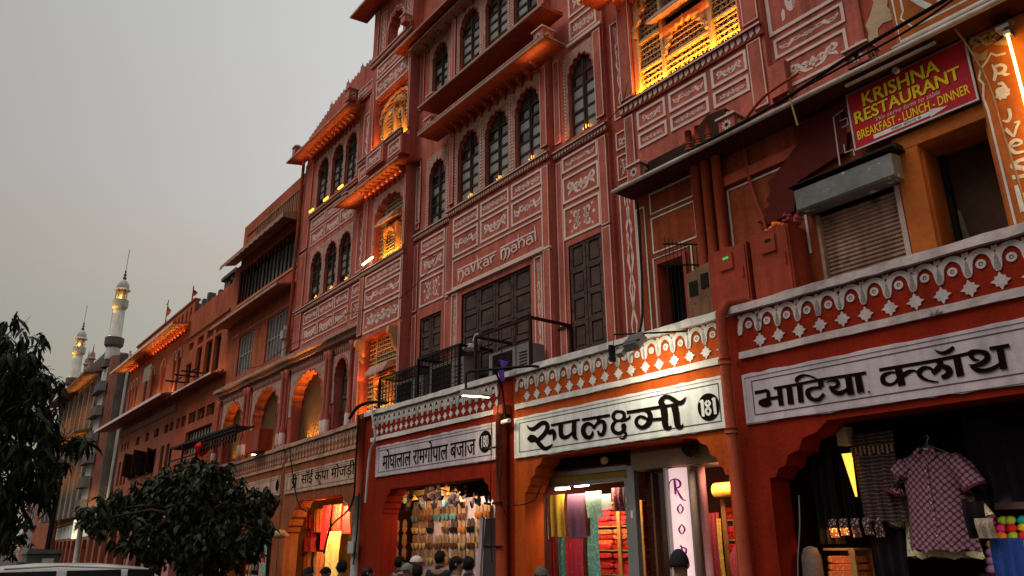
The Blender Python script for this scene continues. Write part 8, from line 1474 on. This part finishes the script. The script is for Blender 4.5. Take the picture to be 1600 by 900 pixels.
solo('display_ledge', MB().box(-3.2, -1.2, 7.75, 8.2, 1.0, 1.36), DRK, 'dark ledge carrying the bright rolled cloths', 'ledge')
lamp('ledge_light', 'AREA', (-2.5, 7.45, 1.86), 2.6, (1, .9, .75), .5, .2, (-2.6, 7.95, 1.5), B4)
hang(F1, 'hanging_cloth', -2.88, -2.62, 1.0, 1.66, .28, mat('royal_blue_cotton', (.03, .06, .25), var=.2), 'royal blue garment hanging at the right edge below a dark cap', 'garment', 3, .03, None)
hang(F1, 'hanging_scarf', -3.02, -2.84, 1.66, 1.96, .22, mat('black_cotton', (.012, .008, .010)), 'short black scarf above the royal blue garment', 'scarf', 2, .03, None)
hang(F1, 'hanging_scarf', -2.93, -2.78, 1.66, 1.82, .18, cm('cream_lace', (.30, .22, .15), (.5, .4, .3), 60, 'dots', .3), 'small cream lace cloth over the royal blue garment', 'scarf', 2, .02, None)
solo('red_sequin_cloth', MB().box(-2.95, -1.5, 7.7, 7.72, 1.9, 2.6), cm('black_red_sequins', (.02, .004, .004), (.3, .03, .02), 70, 'dots', .08), 'dark cloth with red sequins behind the shirts', 'cloth')
# ------------------------------------------------------------------ people
def skin_mesh(name, V, E_, root=0, sub=2):
    me = bpy.data.meshes.new(name); me.from_pydata([v[:3] for v in V], E_, []); o = bpy.data.objects.new(name, me); COL.objects.link(o)
    m = o.modifiers.new('s', 'SKIN'); m.use_smooth_shade = True
    for k, v in enumerate(V):
        s = me.skin_vertices[0].data[k]; s.radius = (v[3], v[4] if len(v) > 4 else v[3]); s.use_root = (k == root)
    q = o.modifiers.new('u', 'SUBSURF'); q.levels = sub; q.render_levels = sub
    dg = bpy.context.evaluated_depsgraph_get(); dg.update(); r = bpy.data.meshes.new_from_object(o.evaluated_get(dg)); bpy.data.objects.remove(o); r.name = name
    for p in r.polygons: p.use_smooth = True
    return r
def figure(pose=0):
    V = []; E_ = []
    def add(x, y, z, r, r2=None, p=None):
        V.append((x, y, z, r, r2 or r)); i = len(V) - 1
        if p is not None: E_.append((p, i))
        return i
    pel = add(0, 0, .93, .14, .10); w = add(0, 0, 1.08, .125, .09, pel); ch = add(0, .01, 1.27, .15, .10, w); sh = add(0, .01, 1.38, .12, .08, ch); nk = add(0, 0, 1.46, .055, .055, sh)
    jw = add(0, -.02, 1.53, .062, .075, nk); hd = add(0, -.01, 1.59, .078, .095, jw); tp = add(0, .005, 1.645, .06, .075, hd)
    for s in (-1, 1):
        a = add(s * .17, .01, 1.37, .055, None, sh); el = add(s * (.22 + .02 * pose), .03 + .04 * pose, 1.10, .042, None, a)
        f = -.02 if not pose else -.20 * (s > 0); wr = add(s * .23, f, .86 if not (pose and s > 0) else 1.05, .028, None, el); pm_ = add(s * .235, f - .02, wr and V[wr][2] - .07, .034, .02, wr)
        for q in range(4): 
            b = add(s * (.235 + .0), f - .045 + q * .02, V[pm_][2] - .05, .009, None, pm_); add(s * .228, f - .048 + q * .021, V[pm_][2] - .095 - .01 * (q in (1, 2)), .0075, None, b)
        t = add(s * .215, f - .06, V[pm_][2] + .01, .011, None, pm_); add(s * .205, f - .075, V[pm_][2] - .03, .009, None, t)
        h = add(s * .09, 0, .88, .085, None, pel); kn = add(s * .10, -.01 + (.08 * s * pose), .50, .055, None, h); an = add(s * .10, .03 + .14 * s * pose, .10, .036, None, kn); add(s * .105, -.12 + .14 * s * pose, .045, .035, .03, an)
    return skin_mesh('body', V, E_)
def jacket(pose=0):
    V = []; E_ = []
    def add(x, y, z, r, r2=None, p=None):
        V.append((x, y, z, r, r2 or r)); i = len(V) - 1
        if p is not None: E_.append((p, i))
        return i
    w = add(0, 0, .86, .165, .125); c = add(0, .01, 1.1, .16, .12, w); d = add(0, .01, 1.3, .17, .125, c); e_ = add(0, .01, 1.405, .10, .08, d); add(0, .008, 1.50, .072, .078, e_)
    for s in (-1, 1):
        a = add(s * .175, .01, 1.365, .075, None, d); el = add(s * (.225 + .02 * pose), .03 + .04 * pose, 1.10, .06, None, a); f = -.02 if not pose else -.20 * (s > 0); add(s * .23, f, .89 if not (pose and s > 0) else 1.07, .045, None, el)
    return skin_mesh('jacket', V, E_)
def trousers(pose=0):
    V = []; E_ = []
    def add(x, y, z, r, r2=None, p=None):
        V.append((x, y, z, r, r2 or r)); i = len(V) - 1
        if p is not None: E_.append((p, i))
        return i
    w = add(0, 0, .92, .15, .11)
    for s in (-1, 1): h = add(s * .09, 0, .85, .10, None, w); kn = add(s * .10, -.01 + (.08 * s * pose), .50, .075, None, h); add(s * .10, .03 + .14 * s * pose, .12, .06, None, kn)
    return skin_mesh('trousers', V, E_)
def cap_mesh(name, kind):
    n, m = 16, 7; mb = MB(); c = (0, .004, 1.60)
    for k in range(m + 1):
        t = pi / 2 * k / m * (1.16 if kind != 'skull' else .98)
        for q in range(n):
            a = 2 * pi * q / n; back = sin(a) > -.2
            tt = t * (1.42 if (kind == 'hair' and back) else (.86 if kind == 'beanie' else 1.0 if kind != 'hair' else .86)); r = .098 if kind == 'hair' else .106
            if kind == 'long': tt = t * (1.5 if back else .85); r = .105
            j = 1 + (random.uniform(-.09, .09) if kind in ('hair', 'long') else .012 * sin(q * 4))
            mb.v.append((c[0] + r * .88 * sin(tt) * cos(a) * j, c[1] + r * 1.1 * sin(tt) * sin(a) * j, c[2] + (r * 1.02 + (.03 if kind == 'beanie' else 0)) * cos(tt) * j))
    for k in range(m):
        for q in range(n): mb.f.append((k * n + q, (k + 1) * n + q, (k + 1) * n + (q + 1) % n, k * n + (q + 1) % n))
    if kind == 'beanie': mb.add(MB().lathe([(.094, 1.575), (.100, 1.58), (.100, 1.615), (.092, 1.62)], 16, (0, .004), .93, 1.13))
    return mb.mesh(name, None, True)
BODY = [figure(0), figure(1)]; JACK = [jacket(0), jacket(1)]; TROU = [trousers(0), trousers(1)]
HAIRM = mat('black_hair', (.012, .009, .008), rough=.5, var=.4, scale=60, bump=.8); SKN = mat('brown_skin', (.26, .13, .08), rough=.55, var=.08, bump=.1)
CAPS = {k: cap_mesh(k, k) for k in ('hair', 'long', 'skull', 'beanie')}
EAR = MB().lathe([(.001, -.03), (.016, -.015), (.018, .01), (.001, .03)], 6).mesh('ear', SKN, True)
NOSE = MB().prism([(-.012, 1.565), (.012, 1.565), (.006, 1.60), (-.006, 1.60)], -.125, -.095).mesh('nose', SKN)
EYE = MB().lathe([(.001, -.006), (.009, 0), (.001, .006)], 6).mesh('eye', mat('dark_eye', (.02, .012, .01), rough=.2)); MOUTH = MB().box(-.022, .022, -.103, -.095, 1.535, 1.543).mesh('mouth', mat('lips', (.22, .07, .06)))
def person(x, y, h, rz, pose, kind, hm, jm, tm_, lab):
    t = thing('person', lab, 'person', (x, y, .005)); t.rotation_euler = (0, 0, rz + pi); s = h / 1.70; t.scale = (s, s, s); ORG[t.name] = (0, 0, 0)
    def on(nm, me, m):
        o = obj(nm, me, t)
        if m:
            if not me.materials: me.materials.append(m)
            o.material_slots[0].link = 'OBJECT'; o.material_slots[0].material = m
        return o
    b = on('body', BODY[pose], SKN); on('jacket', JACK[pose], jm); on('trousers', TROU[pose], tm_); on('hair' if kind in ('hair', 'long') else 'cap', CAPS[kind], hm); on('nose', NOSE, None); on('mouth', MOUTH, None)
    for sx in (-1, 1): e2 = on('eye', EYE, None); e2.location = (sx * .03, -.098, 1.59); e3 = on('ear', EAR, None); e3.location = (sx * .082, .01, 1.585)
    return t
DK = mat('charcoal_jacket', (.02, .018, .02), var=.3); DB = mat('dark_blue_wool', (.02, .025, .045), var=.3); BR = mat('brown_shawl', (.09, .055, .04), var=.3); GRT = mat('dark_trousers', (.025, .022, .022), var=.2); WC = mat('white_skull_cap', (.55, .50, .44), var=.1)
for a in ((-4.73, 5.5, 1.555, .35, 0, 'beanie', DK, DK, GRT, 'person in a black knitted beanie standing before the pink lit column'),
          (-9.74, 6.2, 1.56, .5, 0, 'hair', HAIRM, DK, GRT, 'dark haired person in black, tallest head before the slipper shop'),
          (-10.53, 6.0, 1.485, .2, 1, 'hair', HAIRM, DB, GRT, 'black haired person at the left end of the slipper shop group'),
          (-10.55, 6.3, 1.48, -.4, 0, 'skull', WC, BR, GRT, 'person in a white skull cap in the slipper shop group'),
          (-8.72, 5.8, 1.495, -.5, 1, 'hair', HAIRM, BR, GRT, 'dark haired person in a brown shawl right of the tallest head'),
          (-8.29, 5.7, 1.50, .7, 0, 'hair', HAIRM, DB, GRT, 'dark haired person at the right end of the slipper shop group'),
          (-9.97, 4.8, 1.46, .9, 1, 'hair', HAIRM, BR, GRT, 'brown wrapped person below the amber garment shop'),
          (-11.0, 4.78, 1.35, .6, 0, 'skull', DK, DK, GRT, 'person in a round dark cap, left of the capped pair'),
          (-10.86, 4.98, 1.345, .4, 0, 'skull', HAIRM, DK, GRT, 'person in a round dark cap, right of the capped pair'),
          (-9.62, 5.6, 1.40, .1, 1, 'skull', mat('grey_knit_cap', (.16, .16, .15), var=.3), DB, GRT, 'person in a grey knitted cap low in front of the white skull cap'),
          (-9.02, 5.4, 1.40, .8, 0, 'hair', HAIRM, DK, GRT, 'short dark haired person in black just right of the tallest head'),
          (-8.86, 5.9, 1.44, -.9, 0, 'long', HAIRM, BR, GRT, 'long haired person turned sideways in the slipper shop group'),
          (-10.2, 5.3, 1.36, -.3, 1, 'hair', mat('dark_brown_hair', (.03, .018, .012), rough=.5, var=.4), DB, GRT, 'short brown haired person leaning in behind the grey knitted cap'),
          (-6.64, 5.5, 1.41, -2.4, 0, 'long', mat('greying_hair', (.10, .08, .07), var=.4), BR, GRT, 'short person with greying hair just left of the cloth display')):
    person(*a)
# ------------------------------------------------------------------ trees
def leaf_mb(L=.22, w=.05, droop=.5):
    mb = MB(); n = 4
    for k in range(n + 1):
        t = k / n; hw = w / 2 * sin(pi * min(1, t * .92 + .06)) ** .8; x = L * t * cos(droop * t); z = -L * t * sin(droop * t * 1.2)
        mb.v += [(x, -hw, z + hw * .25), (x, 0, z), (x, hw, z + hw * .25)]
    for k in range(n): i = 3 * k; mb.f += [(i, i + 3, i + 4, i + 1), (i + 1, i + 4, i + 5, i + 2)]
    return mb
def tree(lab, base, trunk, clusters, nleaf, leafL, leafw, lm, bm, cam_side, seed, rad_tr, droop=.7):
    random.seed(seed)
    t = thing('leafy_tree', lab, 'tree', base)
    top = trunk[-1]; part('trunk', MB().tube(trunk, rad_tr, 9), bm, t, True)
    for c in clusters:
        m_ = Vector(top).lerp(Vector(c[:3]), .5) + Vector((0, 0, .15)); part('limb', MB().tube([top, m_, c[:3]], [.05, .03, .010], 6), bm, t, True)
    tot = sum(c[3] ** 2 for c in clusters); lb = leaf_mb(leafL, leafw, droop); out = MB(); singles = []
    for c in clusters:
        nn = int(nleaf * c[3] ** 2 / tot); nt = max(3, nn // 9)
        for k in range(nt):
            d = Vector((random.gauss(0, 1), random.gauss(0, 1), random.gauss(0, 1))).normalized() * c[3] * random.uniform(.35, 1.08); p = Vector(c[:3]) + d
            for q in range(9):
                az = random.uniform(0, 2 * pi); el = random.uniform(-.2, 1.1); s = random.uniform(.5, 1.25)
                R3 = Matrix.Rotation(az, 3, 'Z') @ Matrix.Rotation(el, 3, 'Y') @ Matrix.Rotation(random.uniform(-.7, .7), 3, 'X')
                pp = p + Vector((random.gauss(0, .02), random.gauss(0, .02), random.gauss(0, .03))); singles.append((pp, R3, s))
    singles.sort(key=lambda a: a[0].length)
    lme = lb.mesh('leaf', lm); step = max(1, len(singles) // 2 // 300)
    pick = set(range(0, 300 * step, step))
    for k, (p, R3, s) in enumerate(singles):
        if k in pick and k < 300 * step:
            o = bpy.data.objects.new('leaf', lme); COL.objects.link(o); o.parent = t; o.matrix_local = Matrix.Translation(p - Vector(base)) @ (R3 * s).to_4x4(); continue
        i = len(out.v)
        for v in lb.v: out.v.append(tuple(p + (R3 @ Vector(v)) * s))
        out.f += [tuple(i + a for a in f) for f in lb.f]
    tw = MB()
    for c in clusters:
        for k in range(7):
            d = Vector((random.gauss(0, 1), random.gauss(0, 1), random.gauss(.3, 1))).normalized() * c[3] * random.uniform(.9, 1.35); p0 = Vector(c[:3])
            tw.tube([p0, p0 + d * .5 + Vector((0, 0, .04)), p0 + d], [.008, .005, .002], 4, False)
    part('twigs', tw, bm, t, stuff=True)
    part('crown', out, lm, t, stuff=True); return t
LT = [(-10.45, 0.54, 3.83, 0.39), (-10.79, 0.75, 3.95, 0.26), (-11.15, 0.76, 3.54, 0.45), (-11.49, 1.07, 3.79, 0.22), (-10.6, 0.96, 3.29, 0.33), (-10.94, 1.19, 3.64, 0.11), (-11.28, 1.31, 3.61, 0.06), (-10.43, 0.85, 2.93, 0.45), (-10.76, 1.15, 3.2, 0.13), (-11.12, 1.15, 2.9, 0.3), (-11.45, 1.47, 2.94, 0.2), (-10.53, 1.52, 2.83, 0.1), (-10.96, 0.93, 2.45, 0.51), (-11.29, 1.25, 2.46, 0.33), (-10.38, 1.31, 2.55, 0.19), (-10.78, 0.87, 2.11, 0.33), (-11.18, 0.3, 3.53, 0.79), (-11.53, 0.42, 2.66, 0.79), (-10.61, 0.81, 3.69, 0.22), (-10.99, 0.42, 4.06, 0.28), (-11.2, -.8, 3.4, .9), (-11.0, -.6, 2.6, .8), (-11.6, -.1, 4.2, .5)]
RT = [(-14.12, 2.48, 2.07, 0.3), (-14.52, 2.76, 2.26, 0.33), (-14.89, 3.14, 2.22, 0.38), (-15.26, 3.5, 2.52, 0.38), (-14.22, 3.15, 1.79, 0.35), (-14.54, 3.68, 2.65, 0.4), (-14.88, 4.12, 2.97, 0.33), (-13.73, 4.12, 2.83, 0.3), (-14.24, 3.95, 2.43, 0.48), (-14.76, 3.7, 2.07, 0.48), (-14.93, 4.71, 2.48, 0.46), (-13.96, 4.14, 1.89, 0.46), (-14.18, 4.89, 2.34, 0.38), (-14.49, 5.34, 2.42, 0.28), (-13.59, 4.56, 1.89, 0.43), (-13.89, 5.05, 1.95, 0.28), (-14.5, 4.63, 1.47, 0.33), (-15.06, 4.3, 1.42, 0.3), (-14.14, 3.46, 1.59, 0.3), (-14.12, 5.06, 1.57, 0.23)]
LFM = mat('dark_green_leaf', (.012, .018, .007), rough=.6, var=.5, scale=9, bump=.1, spec=.15, island=.5); LFM2 = mat('olive_green_leaf', (.022, .028, .013), rough=.6, var=.5, scale=9, bump=.1, spec=.15, island=.5); BRKM = mat('grey_brown_bark', (.06, .045, .035), var=.4, scale=12, bump=1)
tree('large dark tree with long drooping leaves filling the left edge', (-11.2, -.3, 0), [(-11.2, -.3, 0), (-11.25, -.25, 1.0), (-11.15, 0, 2.1), (-11.1, .3, 2.9)], LT, 6400, .21, .045, LFM, BRKM, None, 4, [.17, .14, .11, .07], .8)
tree('low spreading leafy tree in front of the stained shop signs', (-14.3, 4.1, 0), [(-14.3, 4.1, 0), (-14.3, 4.12, .8), (-14.25, 4.1, 1.5), (-14.3, 4.1, 2.1)], RT, 8200, .15, .066, LFM2, BRKM, None, 5, [.11, .09, .07, .05], .5)
tree('small distant bushy tree at the lower left corner beyond the green cart', (-30.6, 2.4, 0), [(-30.6, 2.4, 0), (-30.6, 2.4, 1.2), (-30.5, 2.4, 2.2)], [(-30.4, 2.2, 2.4, .9), (-30.6, 2.9, 2.0, .7), (-30.8, 1.6, 2.9, .9), (-30.2, 2.6, 3.0, .6)], 2600, .22, .08, LFM, BRKM, None, 6, [.1, .09, .06], .5)
random.seed(11)
# ------------------------------------------------------------------ white car, green cart
CR = thing('parked_car', 'white small car at the lower left corner, only its roof and side windows in view', 'car', (-12.38, 1.28, 0))
CR.rotation_euler = (0, 0, radians(94)); ORG[CR.name] = (0, 0, 0)
WP = mat('white_car_paint', (.55, .53, .50), rough=.22, var=.05, bump=0, spec=.6)
sec = [(-1.88, .50, .62, .30, .62, .62), (-1.80, .68, .80, .22, .78, .80), (-1.2, .74, .92, .18, .92, .95), (-.75, .76, .98, .18, .97, 1.02), (-.25, .77, 1.40, .18, .98, .60), (.3, .77, 1.452, .18, .98, .58), (1.0, .77, 1.44, .18, .98, .58), (1.55, .76, 1.38, .18, .98, .56), (1.80, .74, 1.22, .20, .98, .54), (1.90, .66, .90, .3, .80, .60)]
mb = MB(); rn = 14
for x, hw, zt, zb, zbelt, tr in sec:
    hr = hw * .80 if zt > 1.1 else hw * .9
    prof = [(-hw * .9, zb), (-hw, zb + .15), (-hw, (zb + zbelt) / 2), (-hw, zbelt - .02), (-hr - .02, zt - .10), (-hr * .86, zt - .03), (-hr * .4, zt), (hr * .4, zt), (hr * .86, zt - .03), (hr + .02, zt - .10), (hw, zbelt - .02), (hw, (zb + zbelt) / 2), (hw, zb + .15), (hw * .9, zb)]
    mb.v += [(x, y, z) for y, z in prof]
for k in range(len(sec) - 1):
    for q in range(rn): mb.f.append((k * rn + q, k * rn + (q + 1) % rn, (k + 1) * rn + (q + 1) % rn, (k + 1) * rn + q))
mb.f += [tuple(range(rn - 1, -1, -1)), tuple(range((len(sec) - 1) * rn, len(sec) * rn))]
part('body', mb, WP, CR, True)
CG = mat('car_tinted_glass', (.006, .006, .007), rough=.25, bump=0, spec=.15)
for s in (-1, 1):
    for a, b in ((-.35, .38), (.48, 1.15), (1.22, 1.58)):
        g = MB(); y0, y1 = s * .775, s * .652
        g.face([(a + (-.28 if a < 0 else 0), y0, 1.0), (b, y0, 1.0), (b, y1 * .985, 1.365), (a + .02, y1 * .985, 1.365)])
        g.face([(a + (-.28 if a < 0 else 0), y0 - s * .02, 1.0), (b, y0 - s * .02, 1.0), (b, y1 * .985 - s * .02, 1.365), (a + .02, y1 * .985 - s * .02, 1.365)]); part('side_window', g, CG, CR)
    for a in (.0, .8): part('door_handle', MB().box(a + .15, a + .30, s * .775 - .01, s * .775 + .012, .88, .91), WP, CR)
    part('headlight', MB().lathe([(.10, -.02), (.11, .0), (.08, .03), (.01, .05)], 10), STEEL, CR).location = (-1.80, s * .52, .62)
    part('tail_light', MB().box(1.83, 1.90, s * .60 - .08, s * .60 + .08, .75, .98), mat('red_tail_lens', (.35, .01, .01), rough=.2), CR)
    part('wing_mirror', MB().box(-.55, -.45, s * .80, s * .92, .98, 1.08), WP, CR)
    for x in (-1.2, 1.25):
        w_ = MB().lathe([(.12, -.09), (.27, -.09), (.30, -.05), (.30, .05), (.27, .09), (.12, .09)], 18); o = part('wheel', w_, mat('tyre_rubber', (.02, .02, .02)), CR); o.rotation_euler = (pi / 2, 0, 0); o.location = (x, s * .70, .30)
        r_ = MB().lathe([(.17, -.02), (.15, .02), (.05, .03), (.01, .03)], 12); q_ = obj('rim', r_.mesh('rim', STEEL), o); q_.location = (0, 0, -s * .08)
part('roof_gutter', MB().tube([(-.2, -.64, 1.40), (.4, -.655, 1.425), (1.5, -.64, 1.36)], .012, 5).tube([(-.2, .64, 1.40), (.4, .655, 1.425), (1.5, .64, 1.36)], .012, 5), WP, CR)
DU = thing('rubbish_cart', 'grey green metal rubbish cart with sloped lid and small white label, far down the street', 'cart', (-24.8, 3.1, 0))
GT = mat('grey_green_metal', (.10, .13, .12), rough=.5, var=.25, scale=3)
part('bin_body', MB().prism([(2.85, .5), (3.5, .5), (3.58, 1.50), (2.78, 1.50)], -25.4, -24.4, 'x'), GT, DU); part('lid', MB().prism([(2.74, 1.50), (3.64, 1.50), (3.58, 1.58), (2.8, 1.64)], -25.5, -24.3, 'x'), GT, DU)
part('label_plate', MB().box(-24.395, -24.38, 3.15, 3.42, 1.15, 1.38), SIGNW, DU); part('side_step', MB().box(-25.2, -24.5, 2.60, 2.78, .5, 1.30), GT, DU)
for y in (2.9, 3.45):
    o = part('wheel', MB().lathe([(.02, -.06), (.25, -.06), (.27, 0), (.25, .06), (.02, .06)], 14), mat('tyre_rubber', (.02, .02, .02)), DU); o.rotation_euler = (0, pi / 2, 0); o.location = (-.3 + .7, y - 3.1, .27)
part('bin_leg', MB().box(-25.4, -25.3, 2.9, 2.98, 0, .5), GT, DU)
part('flap', MB().box(-24.395, -24.37, 2.85, 3.1, .9, 1.25), GT, DU)
for x, y in ((-34, 4.5), (-46, 6.0)):
    b = thing('utility_pole', 'thin dark pole with wires %s' % ('nearest beside the far shops' if x > -40 else 'farther beside the floodlit shops'), 'pole', (x, y, 0)); part('pole_shaft', MB().tube([(x, y, 0), (x + .3, y, 4.6)], .06, 6), IRON, b); part('cross_arm', MB().box(x - .3, x + .9, y - .04, y + .04, 4.2, 4.28), IRON, b)
